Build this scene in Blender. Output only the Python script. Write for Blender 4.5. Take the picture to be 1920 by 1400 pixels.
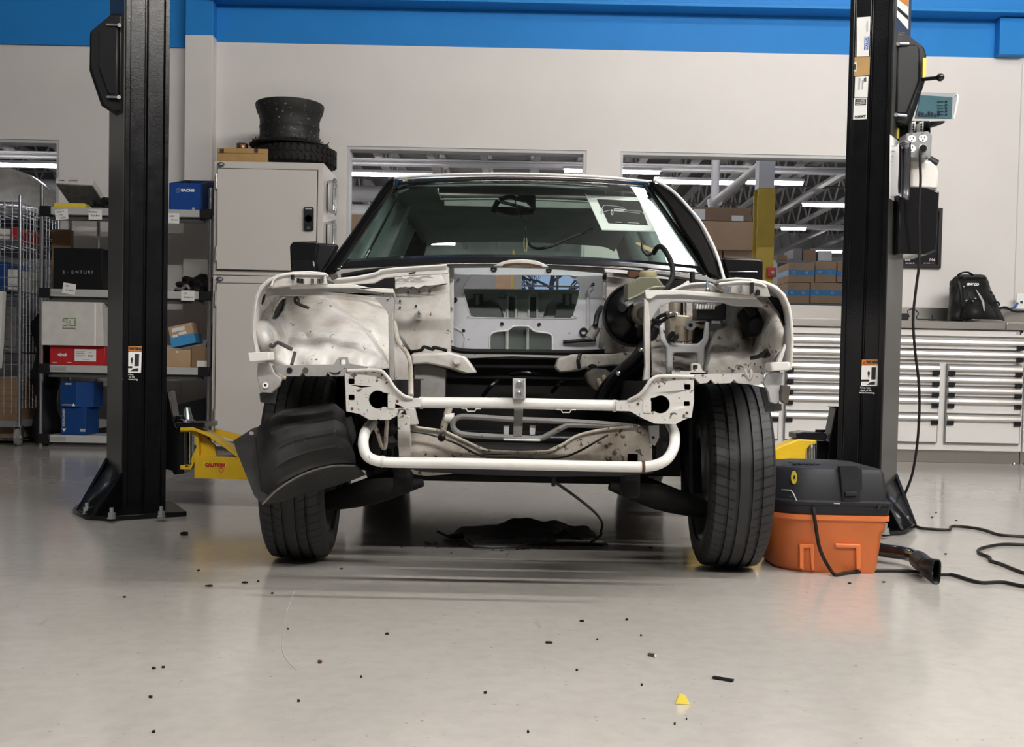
import bpy, bmesh, math, random
from mathutils import Vector, Matrix
from mathutils.geometry import tessellate_polygon
R = math.radians
random.seed(7)
SC = bpy.context.scene
COL = SC.collection
for o in list(bpy.data.objects):
    bpy.data.objects.remove(o)

# ------------------------------------------------------------ camera
F = 2120.0            # focal length in pixels of the 1920 x 1400 frame
CAM_H = 0.626
PITCH = R(2.0)
ROLL = R(1.15)
SHIFT = F * math.tan(PITCH) / 1920.0
cam_d = bpy.data.cameras.new('camera')
cam = bpy.data.objects.new('camera', cam_d)
COL.objects.link(cam)
cam_d.sensor_fit = 'HORIZONTAL'
cam_d.sensor_width = 36.0
cam_d.lens = 36.0 * F / 1920.0
cam_d.shift_y = SHIFT
cam_d.clip_start = 0.05
cam_d.clip_end = 200
ROT = Matrix.Rotation(R(90) - PITCH, 3, 'X') @ Matrix.Rotation(ROLL, 3, 'Z')
cam.matrix_world = Matrix.Translation((0, 0, CAM_H)) @ ROT.to_4x4()
SC.camera = cam
CR, CU, CF = ROT @ Vector((1, 0, 0)), ROT @ Vector((0, 1, 0)), ROT @ Vector((0, 0, -1))

def ray(px, py):
    return CF + CR * ((px - 960.0) / F) + CU * ((700.0 + SHIFT * 1920.0 - py) / F)

def P(px, py, Y):
    """world point seen at a photo position, at real depth Y"""
    d = ray(px, py)
    return Vector((0, 0, CAM_H)) + d * (Y / d.y)

def FL(px, py, z=0.0):
    """point on the floor (or height z)"""
    d = ray(px, py)
    return Vector((0, 0, CAM_H)) + d * ((z - CAM_H) / d.z)

# ------------------------------------------------------------ world and exposure
SC.view_settings.view_transform = 'Standard'
SC.view_settings.look = 'None'
SC.view_settings.gamma = 1.0
SC.view_settings.use_curve_mapping = False
SC.view_settings.exposure = 0.0
W = bpy.data.worlds.new('world')
SC.world = W
W.use_nodes = True
W.node_tree.nodes['Background'].inputs[0].default_value = (0.42, 0.62, 0.9, 1)
W.node_tree.nodes['Background'].inputs[1].default_value = 0.6
LIGHT_FRONT = 156.0     # diffusers of the lamps in the bay
LIGHT_BACK = 26.0       # diffusers of the lamps in the hall behind

# ------------------------------------------------------------ materials
MATS = {}
def nt(name):
    m = bpy.data.materials.new(name)
    m.use_nodes = True
    n = m.node_tree.nodes
    return m, n, m.node_tree.links, n['Principled BSDF']

def mat(name, col, rough=0.5, metal=0.0, spec=0.5, emit=None, estr=0.0, var=0.0, vscale=8.0, bump=0.0, bscale=60.0, coat=0.0, rvar=0.0):
    m, n, l, b = nt(name)
    c = (col[0], col[1], col[2], 1)
    b.inputs['Base Color'].default_value = c
    b.inputs['Roughness'].default_value = rough
    b.inputs['Metallic'].default_value = metal
    b.inputs['Specular IOR Level'].default_value = spec
    b.inputs['Coat Weight'].default_value = coat
    b.inputs['Coat Roughness'].default_value = 0.08
    if emit:
        b.inputs['Emission Color'].default_value = (*emit, 1)
        b.inputs['Emission Strength'].default_value = estr
    if var or bump or rvar:
        tc = n.new('ShaderNodeTexCoord')
    if var:
        no = n.new('ShaderNodeTexNoise'); no.inputs['Scale'].default_value = vscale; no.inputs['Detail'].default_value = 6
        l.new(tc.outputs['Object'], no.inputs['Vector'])
        r = n.new('ShaderNodeValToRGB')
        r.color_ramp.elements[0].position = 0.3; r.color_ramp.elements[1].position = 0.72
        r.color_ramp.elements[0].color = tuple(max(0, x * (1 - var)) for x in col) + (1,)
        r.color_ramp.elements[1].color = tuple(min(1, x * (1 + var)) for x in col) + (1,)
        l.new(no.outputs['Fac'], r.inputs['Fac']); l.new(r.outputs['Color'], b.inputs['Base Color'])
    if rvar:
        no = n.new('ShaderNodeTexNoise'); no.inputs['Scale'].default_value = vscale * 1.7; no.inputs['Detail'].default_value = 4
        l.new(tc.outputs['Object'], no.inputs['Vector'])
        mr = n.new('ShaderNodeMapRange'); mr.inputs['To Min'].default_value = max(0.02, rough - rvar); mr.inputs['To Max'].default_value = rough + rvar
        l.new(no.outputs['Fac'], mr.inputs['Value']); l.new(mr.outputs['Result'], b.inputs['Roughness'])
    if bump:
        no = n.new('ShaderNodeTexNoise'); no.inputs['Scale'].default_value = bscale; no.inputs['Detail'].default_value = 4
        l.new(tc.outputs['Object'], no.inputs['Vector'])
        bp = n.new('ShaderNodeBump'); bp.inputs['Strength'].default_value = bump; bp.inputs['Distance'].default_value = 0.004
        l.new(no.outputs['Fac'], bp.inputs['Height']); l.new(bp.outputs['Normal'], b.inputs['Normal'])
    MATS[name] = m
    return m

def dirty(name, base, grime, spot, amount=0.5, rough=0.32, scale=5.0, spots=0.66, rust=(0.09, 0.045, 0.025)):
    """paint with brown grime clouds, dark chips and a little rust, all fixed to the object"""
    m, n, l, b = nt(name)
    tc = n.new('ShaderNodeTexCoord')
    def noise(s, d, dist=0.0, off=0.0):
        mp = n.new('ShaderNodeMapping'); mp.inputs['Location'].default_value = (off, off * 0.7, -off)
        l.new(tc.outputs['Object'], mp.inputs['Vector'])
        x = n.new('ShaderNodeTexNoise'); x.inputs['Scale'].default_value = s; x.inputs['Detail'].default_value = d
        x.inputs['Roughness'].default_value = 0.62; x.inputs['Distortion'].default_value = dist
        l.new(mp.outputs['Vector'], x.inputs['Vector']); return x.outputs['Fac']
    def rng(v, a, c, lo=0.0, hi=1.0):
        mr = n.new('ShaderNodeMapRange'); mr.inputs['From Min'].default_value = a; mr.inputs['From Max'].default_value = c
        mr.inputs['To Min'].default_value = lo; mr.inputs['To Max'].default_value = hi
        l.new(v, mr.inputs['Value']); return mr.outputs['Result']
    def mix(f, a, c):
        mx = n.new('ShaderNodeMix'); mx.data_type = 'RGBA'
        l.new(f, mx.inputs[0])
        for s, v in ((6, a), (7, c)):
            if isinstance(v, tuple): mx.inputs[s].default_value = (*v, 1)
            else: l.new(v, mx.inputs[s])
        return mx.outputs[2]
    c = mix(rng(noise(scale, 8, 0.6), 0.62 - 0.25 * amount, 0.85 - 0.1 * amount, 0, min(1, 0.55 + 0.5 * amount)), base, grime)
    c = mix(rng(noise(scale * 0.45, 5, 0, 3.1), 0.45, 0.75, 0, 0.35 * amount), c, grime)
    c = mix(rng(noise(scale * 3.2, 6, 1.2, 5.0), spots + 0.03, spots + 0.07, 0, 0.85), c, rust)
    c = mix(rng(noise(scale * 7.0, 4, 0.4, 9.0), spots, spots + 0.03, 0, 0.9), c, spot)
    l.new(c, b.inputs['Base Color'])
    rr = rng(noise(scale, 8, 0.6), 0.35, 0.75, rough, min(0.9, rough + 0.35))
    l.new(rr, b.inputs['Roughness'])
    bp = n.new('ShaderNodeBump'); bp.inputs['Strength'].default_value = 0.12; bp.inputs['Distance'].default_value = 0.006
    l.new(noise(scale * 4, 4), bp.inputs['Height']); l.new(bp.outputs['Normal'], b.inputs['Normal'])
    MATS[name] = m
    return m

def glass(name, tint, refl=1.0, rough=0.0):
    m, n, l, b = nt(name)
    n.remove(b)
    out = n['Material Output']
    tr = n.new('ShaderNodeBsdfTransparent'); tr.inputs[0].default_value = (*tint, 1)
    gl = n.new('ShaderNodeBsdfGlossy'); gl.inputs['Roughness'].default_value = rough
    fr = n.new('ShaderNodeFresnel'); fr.inputs['IOR'].default_value = 1.45
    mu = n.new('ShaderNodeMath'); mu.operation = 'MULTIPLY'; mu.inputs[1].default_value = refl
    mx = n.new('ShaderNodeMixShader')
    l.new(fr.outputs[0], mu.inputs[0]); l.new(mu.outputs[0], mx.inputs[0])
    l.new(tr.outputs[0], mx.inputs[1]); l.new(gl.outputs[0], mx.inputs[2]); l.new(mx.outputs[0], out.inputs['Surface'])
    MATS[name] = m
    return m

def emis(name, col, s):
    m, n, l, b = nt(name)
    b.inputs['Base Color'].default_value = (0.8, 0.8, 0.8, 1)
    b.inputs['Emission Color'].default_value = (*col, 1)
    b.inputs['Emission Strength'].default_value = s
    MATS[name] = m
    return m

# floor: polished sealed concrete with scuffs and fine grit
def floor_mat():
    m, n, l, b = nt('concrete_floor')
    tc = n.new('ShaderNodeTexCoord')
    def noise(s, d, vec=None, rough=0.6, scale3=None):
        x = n.new('ShaderNodeTexNoise'); x.inputs['Scale'].default_value = s; x.inputs['Detail'].default_value = d; x.inputs['Roughness'].default_value = rough
        if scale3:
            mp = n.new('ShaderNodeMapping'); mp.inputs['Scale'].default_value = scale3
            l.new(tc.outputs['Object'], mp.inputs['Vector']); l.new(mp.outputs['Vector'], x.inputs['Vector'])
        else: l.new(tc.outputs['Object'], x.inputs['Vector'])
        return x.outputs['Fac']
    def ramp(v, p0, c0, p1, c1):
        r = n.new('ShaderNodeValToRGB'); e = r.color_ramp.elements
        e[0].position = p0; e[0].color = (*c0, 1); e[1].position = p1; e[1].color = (*c1, 1)
        l.new(v, r.inputs['Fac']); return r.outputs['Color']
    def mul(a, c, f=1.0):
        mx = n.new('ShaderNodeMix'); mx.data_type = 'RGBA'; mx.blend_type = 'MULTIPLY'; mx.inputs[0].default_value = f
        l.new(a, mx.inputs[6]); l.new(c, mx.inputs[7]); return mx.outputs[2]
    c = ramp(noise(1.1, 7), 0.3, (0.41, 0.385, 0.355), 0.75, (0.48, 0.455, 0.425))
    c = mul(c, ramp(noise(22, 5), 0.25, (0.9, 0.9, 0.9), 0.6, (1, 1, 1)))
    c = mul(c, ramp(noise(70, 3, rough=0.4), 0.70, (1, 1, 1), 0.76, (0.55, 0.52, 0.5)), 0.8)
    c = mul(c, ramp(noise(9, 6, scale3=(1.0, 0.25, 1)), 0.66, (1, 1, 1), 0.74, (0.72, 0.70, 0.68)), 0.8)
    l.new(c, b.inputs['Base Color'])
    mr = n.new('ShaderNodeMapRange'); mr.inputs['To Min'].default_value = 0.08; mr.inputs['To Max'].default_value = 0.20
    l.new(noise(2.5, 5), mr.inputs['Value']); l.new(mr.outputs['Result'], b.inputs['Roughness'])
    bp = n.new('ShaderNodeBump'); bp.inputs['Strength'].default_value = 0.06; bp.inputs['Distance'].default_value = 0.004
    l.new(noise(14, 4), bp.inputs['Height']); l.new(bp.outputs['Normal'], b.inputs['Normal'])
    MATS['floor'] = m
floor_mat()

mat('wall_white', (0.70, 0.67, 0.645), 0.55, var=0.02, vscale=3)
mat('wall_grey', (0.10, 0.098, 0.095), 0.6)
mat('wall_reveal', (0.52, 0.52, 0.53), 0.5)
mat('blue_paint', (0.022, 0.22, 0.60), 0.5, spec=0.15, var=0.04, vscale=3)
mat('blue_beam', (0.024, 0.235, 0.62), 0.5, spec=0.2)
mat('ceiling_grey', (0.20, 0.197, 0.193), 0.8)
mat('steel_grey', (0.56, 0.55, 0.54), 0.5)
mat('steel_dark', (0.17, 0.165, 0.16), 0.55)
mat('duct_white', (0.70, 0.69, 0.68), 0.45)
mat('hall_wall', (0.50, 0.49, 0.47), 0.8, var=0.2, vscale=1.2)
mat('yellow_column', (0.52, 0.36, 0.03), 0.5, var=0.06)
mat('cardboard', (0.46, 0.31, 0.18), 0.75, var=0.08, vscale=6)
mat('cardboard_dark', (0.24, 0.15, 0.085), 0.75, var=0.08, vscale=6)
mat('tape_blue', (0.06, 0.30, 0.62), 0.35)
mat('tape_tan', (0.40, 0.27, 0.15), 0.3)
mat('paper', (0.78, 0.77, 0.75), 0.6)
mat('ink', (0.02, 0.025, 0.06), 0.6)
mat('ink_black', (0.01, 0.01, 0.01), 0.5)
mat('print_white', (0.82, 0.82, 0.82), 0.5)
mat('print_grey', (0.42, 0.42, 0.44), 0.5)
mat('print_green', (0.22, 0.42, 0.06), 0.5)
mat('print_red', (0.5, 0.03, 0.02), 0.5)
mat('print_orange', (0.62, 0.22, 0.03), 0.5)
mat('print_yellow', (0.75, 0.58, 0.06), 0.5)
mat('print_blue', (0.03, 0.12, 0.42), 0.5)
mat('red_box', (0.45, 0.018, 0.022), 0.4)
mat('navy_box', (0.008, 0.048, 0.19), 0.45, spec=0.25)
mat('royal_box', (0.008, 0.06, 0.28), 0.45, spec=0.25)
mat('black_box', (0.006, 0.006, 0.007), 0.55, spec=0.2)
mat('white_box', (0.62, 0.60, 0.56), 0.6, var=0.07, vscale=14)
mat('locker_paint', (0.64, 0.60, 0.56), 0.42)
mat('drawer_paint', (0.74, 0.72, 0.70), 0.35)
mat('drawer_grip', (0.72, 0.70, 0.68), 0.3, metal=0.55)
mat('stainless', (0.62, 0.59, 0.55), 0.3, metal=1.0)
mat('chrome', (0.78, 0.78, 0.80), 0.12, metal=1.0)
mat('zinc', (0.74, 0.80, 0.84), 0.25, metal=1.0)
mat('chrome_wire', (0.55, 0.58, 0.64), 0.25, metal=1.0)
mat('shelf_grey', (0.45, 0.45, 0.44), 0.5)
mat('shelf_dark', (0.07, 0.07, 0.07), 0.6)
mat('black_plastic', (0.0085, 0.0085, 0.010), 0.42, spec=0.35, bump=0.05, bscale=400)
mat('black_gloss', (0.008, 0.008, 0.009), 0.12, coat=0.4)
mat('black_metal', (0.0045, 0.0045, 0.0055), 0.22, spec=0.35, bump=0.10, bscale=120, rvar=0.08, vscale=10)
mat('black_under', (0.007, 0.0065, 0.0065), 0.7, spec=0.25, var=0.3, vscale=12, bump=0.3, bscale=40)
mat('rubber', (0.009, 0.009, 0.010), 0.6, spec=0.3, var=0.15, vscale=20)
mat('old_rubber', (0.012, 0.011, 0.0105), 0.7, spec=0.3, var=0.4, vscale=25, bump=0.4, bscale=50)
mat('lift_sheen', (0.055, 0.053, 0.05), 0.3)  # grey of the room's reflection on the black column, put into the colour
mat('lift_yellow', (0.66, 0.42, 0.012), 0.38, var=0.08, vscale=10)
mat('vac_orange', (0.66, 0.17, 0.045), 0.5, var=0.06, vscale=14)
mat('vac_grey', (0.017, 0.0175, 0.021), 0.5, spec=0.3, var=0.1, vscale=14, bump=0.06, bscale=300)
mat('cord', (0.014, 0.012, 0.011), 0.5, spec=0.3)
mat('alloy', (0.34, 0.34, 0.36), 0.38, metal=0.9)
mat('bare_alu', (0.48, 0.42, 0.33), 0.38, metal=0.85, rvar=0.12, vscale=30, var=0.15)
mat('grey_part', (0.20, 0.20, 0.20), 0.5, var=0.3, vscale=30)
mat('bracket_grey', (0.42, 0.42, 0.43), 0.45, var=0.08)
mat('jar', (0.15, 0.148, 0.10), 0.35)
mat('jar_cap', (0.38, 0.33, 0.18), 0.5)
mat('rust', (0.075, 0.03, 0.014), 0.85, var=0.4, vscale=40)
mat('wood_box', (0.44, 0.27, 0.10), 0.55, var=0.12, vscale=10)
mat('copper', (0.5, 0.3, 0.18), 0.3, metal=1.0)
mat('pillar_black', (0.004, 0.0035, 0.0035), 0.22, spec=0.12)
mat('badge_grey', (0.05, 0.055, 0.075), 0.4)
mat('hall_far_bright', (0.80, 0.79, 0.77), 0.8, var=0.25, vscale=0.8)  # lighter copy of the hall wall, its extra brightness painted in
mat('hall_deck', (0.15, 0.146, 0.142), 0.8, var=0.25, vscale=2)
mat('teal_interior', (0.40, 0.50, 0.49), 0.35, var=0.12)
mat('headliner', (0.15, 0.185, 0.165), 0.7, var=0.15, vscale=6)
mat('header_brown', (0.045, 0.035, 0.03), 0.7)
mat('bulkhead', (0.76, 0.80, 0.76), 0.45)
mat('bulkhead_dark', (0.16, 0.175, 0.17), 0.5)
mat('beige_car', (0.40, 0.37, 0.31), 0.15, coat=0.6)
mat('carbon', (0.005, 0.005, 0.0055), 0.25, spec=0.3, coat=0.3)
mat('alarm_red', (0.42, 0.015, 0.02), 0.35)
mat('fabric_black', (0.008, 0.008, 0.0085), 0.55, spec=0.3, bump=0.3, bscale=90)
mat('teal_sheet', (0.16, 0.34, 0.37), 0.5)
mat('outlet_grey', (0.22, 0.225, 0.23), 0.45)
mat('tank_plastic', (0.62, 0.60, 0.57), 0.4)
mat('blue_cable', (0.03, 0.12, 0.35), 0.4)
mat('tag_plastic', (0.34, 0.34, 0.33), 0.4)
mat('bark', (0.08, 0.06, 0.05), 0.9)
mat('clear_film', (0.75, 0.77, 0.78), 0.15)
dirty('paint_dirty', (0.60, 0.585, 0.56), (0.30, 0.235, 0.17), (0.045, 0.03, 0.025), 0.72, 0.22, 5.0, 0.66)
dirty('paint_clean', (0.70, 0.685, 0.66), (0.48, 0.43, 0.37), (0.07, 0.05, 0.04), 0.2, 0.2, 3.0, 0.72)
dirty('paint_filthy', (0.55, 0.51, 0.45), (0.20, 0.15, 0.10), (0.025, 0.02, 0.016), 0.9, 0.38, 6.0, 0.60)
dirty('plate_rusty', (0.60, 0.585, 0.56), (0.33, 0.28, 0.23), (0.04, 0.03, 0.025), 0.3, 0.3, 7.0, 0.60)
dirty('primer_grey', (0.34, 0.335, 0.325), (0.18, 0.15, 0.12), (0.03, 0.025, 0.02), 0.5, 0.35, 7.0, 0.66)
dirty('firewall', (0.54, 0.55, 0.59), (0.32, 0.28, 0.24), (0.05, 0.04, 0.035), 0.25, 0.35, 4.0, 0.70)
dirty('bay_grey', (0.42, 0.40, 0.37), (0.10, 0.085, 0.07), (0.02, 0.018, 0.016), 0.75, 0.4, 5.0, 0.62)
dirty('liner', (0.013, 0.013, 0.0145), (0.055, 0.052, 0.050), (0.10, 0.092, 0.085), 0.8, 0.55, 6.0, 0.68, (0.06, 0.055, 0.05))
dirty('rod_grey', (0.16, 0.155, 0.15), (0.10, 0.09, 0.08), (0.03, 0.025, 0.02), 0.4, 0.45, 8.0, 0.64)
dirty('tray_grey', (0.15, 0.15, 0.165), (0.17, 0.16, 0.15), (0.09, 0.085, 0.08), 0.5, 0.5, 7.0, 0.68, (0.06, 0.05, 0.045))
dirty('rim_black', (0.010, 0.010, 0.010), (0.035, 0.033, 0.03), (0.30, 0.28, 0.25), 0.4, 0.5, 6.0, 0.64, (0.03, 0.025, 0.02))
dirty('alarm_dirty', (0.06, 0.055, 0.05), (0.16, 0.12, 0.08), (0.2, 0.18, 0.15), 0.6, 0.6, 9.0, 0.66)
glass('windshield_glass', (0.90, 0.965, 0.935), 1.0)
glass('rear_glass', (0.88, 0.96, 0.92), 0.8)
glass('pane_glass', (0.97, 0.98, 0.98), 0.7)
glass('clear_plastic', (0.85, 0.88, 0.9), 1.0, 0.05)
emis('lamp_front', (1.0, 0.965, 0.92), LIGHT_FRONT)
emis('lamp_rear', (1.0, 0.965, 0.92), LIGHT_FRONT * 0.15)
emis('lamp_back', (1.0, 0.95, 0.97), LIGHT_BACK)

def tire_mat():
    m, n, l, b = nt('tire_tread')
    b.inputs['Base Color'].default_value = (0.020, 0.020, 0.022, 1)
    b.inputs['Roughness'].default_value = 0.55
    tc = n.new('ShaderNodeTexCoord'); sp = n.new('ShaderNodeSeparateXYZ'); l.new(tc.outputs['Object'], sp.inputs[0])
    def M(op, a, c=None):
        x = n.new('ShaderNodeMath'); x.operation = op
        for i, v in enumerate((a, c)):
            if v is None: continue
            if isinstance(v, (int, float)): x.inputs[i].default_value = v
            else: l.new(v, x.inputs[i])
        return x.outputs[0]
    ang = M('ARCTAN2', sp.outputs['Z'], sp.outputs['Y'])
    ax = M('ABSOLUTE', sp.outputs['X'])
    t = M('ADD', M('MULTIPLY', ang, 62 / (2 * math.pi)), M('MULTIPLY', ax, 11.0))
    fr = M('FRACT', t)
    sipe = M('LESS_THAN', fr, 0.22)
    rad = M('SQRT', M('ADD', M('MULTIPLY', sp.outputs['Y'], sp.outputs['Y']), M('MULTIPLY', sp.outputs['Z'], sp.outputs['Z'])))
    zone = M('MULTIPLY', M('GREATER_THAN', ax, 0.030), M('GREATER_THAN', rad, 0.285))
    g = M('MULTIPLY', sipe, zone)
    mx = n.new('ShaderNodeMix'); mx.data_type = 'RGBA'; l.new(g, mx.inputs[0])
    mx.inputs[6].default_value = (0.021, 0.021, 0.023, 1); mx.inputs[7].default_value = (0.0012, 0.0012, 0.0012, 1)
    l.new(mx.outputs[2], b.inputs['Base Color'])
    bp = n.new('ShaderNodeBump'); bp.inputs['Strength'].default_value = 0.9; bp.inputs['Distance'].default_value = 0.006; bp.invert = True
    l.new(g, bp.inputs['Height']); l.new(bp.outputs['Normal'], b.inputs['Normal'])
    MATS['tire_tread'] = m
tire_mat()

# ------------------------------------------------------------ mesh building
def catmull(pts, res):
    pts = [Vector(p) for p in pts]
    if res < 1 or len(pts) < 3: return pts
    out = []
    for i in range(len(pts) - 1):
        p0 = pts[i - 1] if i else pts[0] * 2 - pts[1]
        p1, p2 = pts[i], pts[i + 1]
        p3 = pts[i + 2] if i + 2 < len(pts) else p2 * 2 - p1
        for k in range(res):
            t = k / res
            out.append(0.5 * ((2 * p1) + (p2 - p0) * t + (2 * p0 - 5 * p1 + 4 * p2 - p3) * t * t + (3 * p1 - p0 - 3 * p2 + p3) * t ** 3))
    out.append(pts[-1])
    return out

class MB:
    def __init__(s): s.v = []; s.f = []
    def add(s, vs, fs):
        b = len(s.v)
        s.v += [Vector(p) for p in vs]
        s.f += [tuple(b + i for i in f) for f in fs]
        return s
    def box(s, c, d, rot=None):
        c = Vector(c); hx, hy, hz = d[0] / 2, d[1] / 2, d[2] / 2
        vs = [Vector((x, y, z)) for x in (-hx, hx) for y in (-hy, hy) for z in (-hz, hz)]
        if rot is not None: vs = [rot @ p for p in vs]
        return s.add([c + p for p in vs], [(0, 1, 3, 2), (4, 6, 7, 5), (0, 4, 5, 1), (2, 3, 7, 6), (0, 2, 6, 4), (1, 5, 7, 3)])
    def pbox(s, x0, y0, x1, y1, Y, depth, rot=None):
        """box whose front face covers this photo rectangle at depth Y"""
        c = P((x0 + x1) / 2, (y0 + y1) / 2, Y)
        w, h = abs(x1 - x0) * Y / F, abs(y1 - y0) * Y / F
        return s.box((c.x, Y + depth / 2, c.z), (w, depth, h), rot)
    def tube(s, pts, r, n=10, res=5, cap=True, flat=None):
        rr = r if isinstance(r, (list, tuple)) else [r] * len(pts)
        if res and len(pts) > 2:
            R3 = catmull([(x, 0, 0) for x in rr], res); rad = [p.x for p in R3]; q = catmull(pts, res)
        else: q = [Vector(p) for p in pts]; rad = list(rr)
        up = None; rings = []
        for i, p in enumerate(q):
            t = (q[min(i + 1, len(q) - 1)] - q[max(i - 1, 0)]).normalized()
            if up is None:
                a = Vector((0, 0, 1)) if abs(t.z) < 0.9 else Vector((0, 1, 0))
                up = (a - t * a.dot(t)).normalized()
            else:
                up = (up - t * up.dot(t)).normalized()
            sd = t.cross(up)
            fx, fy = flat if flat else (1, 1)
            rings.append([p + (sd * math.cos(2 * math.pi * k / n) * fx + up * math.sin(2 * math.pi * k / n) * fy) * rad[i] for k in range(n)])
        b = len(s.v)
        for g in rings: s.v += g
        for i in range(len(rings) - 1):
            for k in range(n):
                s.f.append((b + i * n + k, b + i * n + (k + 1) % n, b + (i + 1) * n + (k + 1) % n, b + (i + 1) * n + k))
        if cap:
            s.f.append(tuple(b + k for k in range(n))[::-1]); s.f.append(tuple(b + (len(rings) - 1) * n + k for k in range(n)))
        return s
    def cyl(s, p0, p1, r0, r1=None, n=24):
        return s.tube([p0, p1], [r0, r0 if r1 is None else r1], n, 0)
    def lathe(s, prof, o, axis='Z', n=48, closed=False):
        o = Vector(o); b = len(s.v)
        for r, h in prof:
            for k in range(n):
                a = 2 * math.pi * k / n
                c, d = r * math.cos(a), r * math.sin(a)
                p = {'Z': (c, d, h), 'X': (h, c, d), 'Y': (c, h, d)}[axis]
                s.v.append(o + Vector(p))
        m = len(prof)
        for i in range(m if closed else m - 1):
            j = (i + 1) % m
            for k in range(n):
                s.f.append((b + i * n + k, b + i * n + (k + 1) % n, b + j * n + (k + 1) % n, b + j * n + k))
        if not closed:
            if prof[0][0] > 1e-6: s.f.append(tuple(b + k for k in range(n))[::-1])
            if prof[-1][0] > 1e-6: s.f.append(tuple(b + (m - 1) * n + k for k in range(n)))
        return s
    def prism(s, outline, holes, front, back):
        """polygon with holes; front / back turn a 2d point into its two 3d points"""
        loops = [list(outline)] + [list(h) for h in holes]
        tris = tessellate_polygon([[Vector((p[0], p[1], 0)) for p in lp] for lp in loops])
        flat = [p for lp in loops for p in lp]
        b = len(s.v); N = len(flat)
        s.v += [Vector(front(*p)) for p in flat] + [Vector(back(*p)) for p in flat]
        for t in tris:
            s.f.append(tuple(b + i for i in t)); s.f.append(tuple(b + N + i for i in reversed(t)))
        k0 = 0
        for lp in loops:
            m = len(lp)
            for i in range(m):
                j = (i + 1) % m
                s.f.append((b + k0 + i, b + k0 + j, b + N + k0 + j, b + N + k0 + i))
            k0 += m
        return s
    def plate(s, outline, Y, t, holes=()):
        """sheet facing the camera, outline in photo positions; Y number or function"""
        yf = Y if callable(Y) else (lambda x, y: Y)
        return s.prism(outline, holes, lambda x, y: P(x, y, yf(x, y)), lambda x, y: P(x, y, yf(x, y)) + Vector((0, t, 0)))
    def slabz(s, outline, z0, z1, holes=()):
        return s.prism(outline, holes, lambda x, y: (x, y, z1), lambda x, y: (x, y, z0))
    def slaby(s, outline, y0, y1, holes=()):
        return s.prism(outline, holes, lambda x, z: (x, y0, z), lambda x, z: (x, y1, z))
    def slabx(s, outline, x0, x1, holes=()):
        return s.prism(outline, holes, lambda y, z: (x0, y, z), lambda y, z: (x1, y, z))
    def grid(s, rows, skip=None):
        b = len(s.v); m = len(rows[0])
        for r in rows: s.v += [Vector(p) for p in r]
        for i in range(len(rows) - 1):
            for j in range(m - 1):
                if skip and skip(i, j): continue
                s.f.append((b + i * m + j, b + i * m + j + 1, b + (i + 1) * m + j + 1, b + (i + 1) * m + j))
        return s
    def build(s, name, material, parent=None, bev=0.0, solid=0.0, sub=0, ang=38, off=-1.0, kind=None, seg=2):
        used = sorted({i for f in s.f for i in f}); ix = {u: i for i, u in enumerate(used)}
        vs = [s.v[u] for u in used]; fs = [tuple(ix[i] for i in f) for f in s.f]
        lo = Vector((min(p.x for p in vs), min(p.y for p in vs), min(p.z for p in vs)))
        hi = Vector((max(p.x for p in vs), max(p.y for p in vs), max(p.z for p in vs)))
        c = (lo + hi) / 2
        if parent is None: c.z = lo.z
        me = bpy.data.meshes.new(name)
        me.from_pydata([tuple(p - c) for p in vs], [], fs)
        bm = bmesh.new(); bm.from_mesh(me)
        bmesh.ops.recalc_face_normals(bm, faces=bm.faces)
        bm.to_mesh(me); bm.free()
        me.shade_smooth(); me.set_sharp_from_angle(angle=R(ang))
        me.materials.append(MATS[material] if isinstance(material, str) else material)
        o = bpy.data.objects.new(name, me)
        COL.objects.link(o)
        place(o, c, parent)
        if solid:
            md = o.modifiers.new('solid', 'SOLIDIFY'); md.thickness = solid; md.offset = off
        if bev:
            md = o.modifiers.new('bevel', 'BEVEL'); md.width = bev; md.segments = seg; md.limit_method = 'ANGLE'; md.angle_limit = R(40)
        if sub:
            md = o.modifiers.new('sub', 'SUBSURF'); md.levels = sub; md.render_levels = sub
        if kind: o['kind'] = kind
        return o

WL = {}
def place(o, world, parent):
    world = Vector(world)
    WL[o.name] = world
    if parent is not None:
        o.parent = parent
        o.location = world - WL[parent.name]
    else: o.location = world

def thing(name, label, cat, loc, group=None):
    o = bpy.data.objects.new(name, None)
    o.empty_display_size = 0.1
    COL.objects.link(o)
    place(o, loc, None)
    return tag(o, label, cat, group)

def tag(o, label, cat, group=None):
    o['label'] = label; o['category'] = cat
    if group: o['group'] = group
    return o

def copy_tree(o, parent=None):
    c = o.copy(); COL.objects.link(c)
    if parent is not None: c.parent = parent
    for ch in list(o.children): copy_tree(ch, c)
    return c

def text(name, s, c, h, material, parent, rotz=0.0, roty=0.0, width=None, depth=0.0006, shear=0.0, rotx=90.0, offset=0.0):
    """flat lettering centred on world point c, cap height h, facing the camera side"""
    cu = bpy.data.curves.new(name, 'FONT')
    cu.body = s; cu.size = h / 0.7; cu.align_x = 'CENTER'; cu.align_y = 'CENTER'; cu.extrude = depth; cu.shear = shear; cu.offset = offset
    tmp = bpy.data.objects.new('tmp', cu)
    me = bpy.data.meshes.new_from_object(tmp)
    bpy.data.objects.remove(tmp); bpy.data.curves.remove(cu)
    me.name = name
    if width:
        xs = [v.co.x for v in me.vertices]
        k = width / max(1e-6, max(xs) - min(xs))
        for v in me.vertices: v.co.x *= k
    me.materials.clear(); me.materials.append(MATS[material])
    m = Matrix.Rotation(R(rotz), 3, 'Z') @ Matrix.Rotation(R(rotx), 3, 'X') @ Matrix.Rotation(R(roty), 3, 'Z')
    for v in me.vertices: v.co = m @ v.co
    o = bpy.data.objects.new(name, me)
    COL.objects.link(o)
    place(o, c, parent)
    return o

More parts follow.
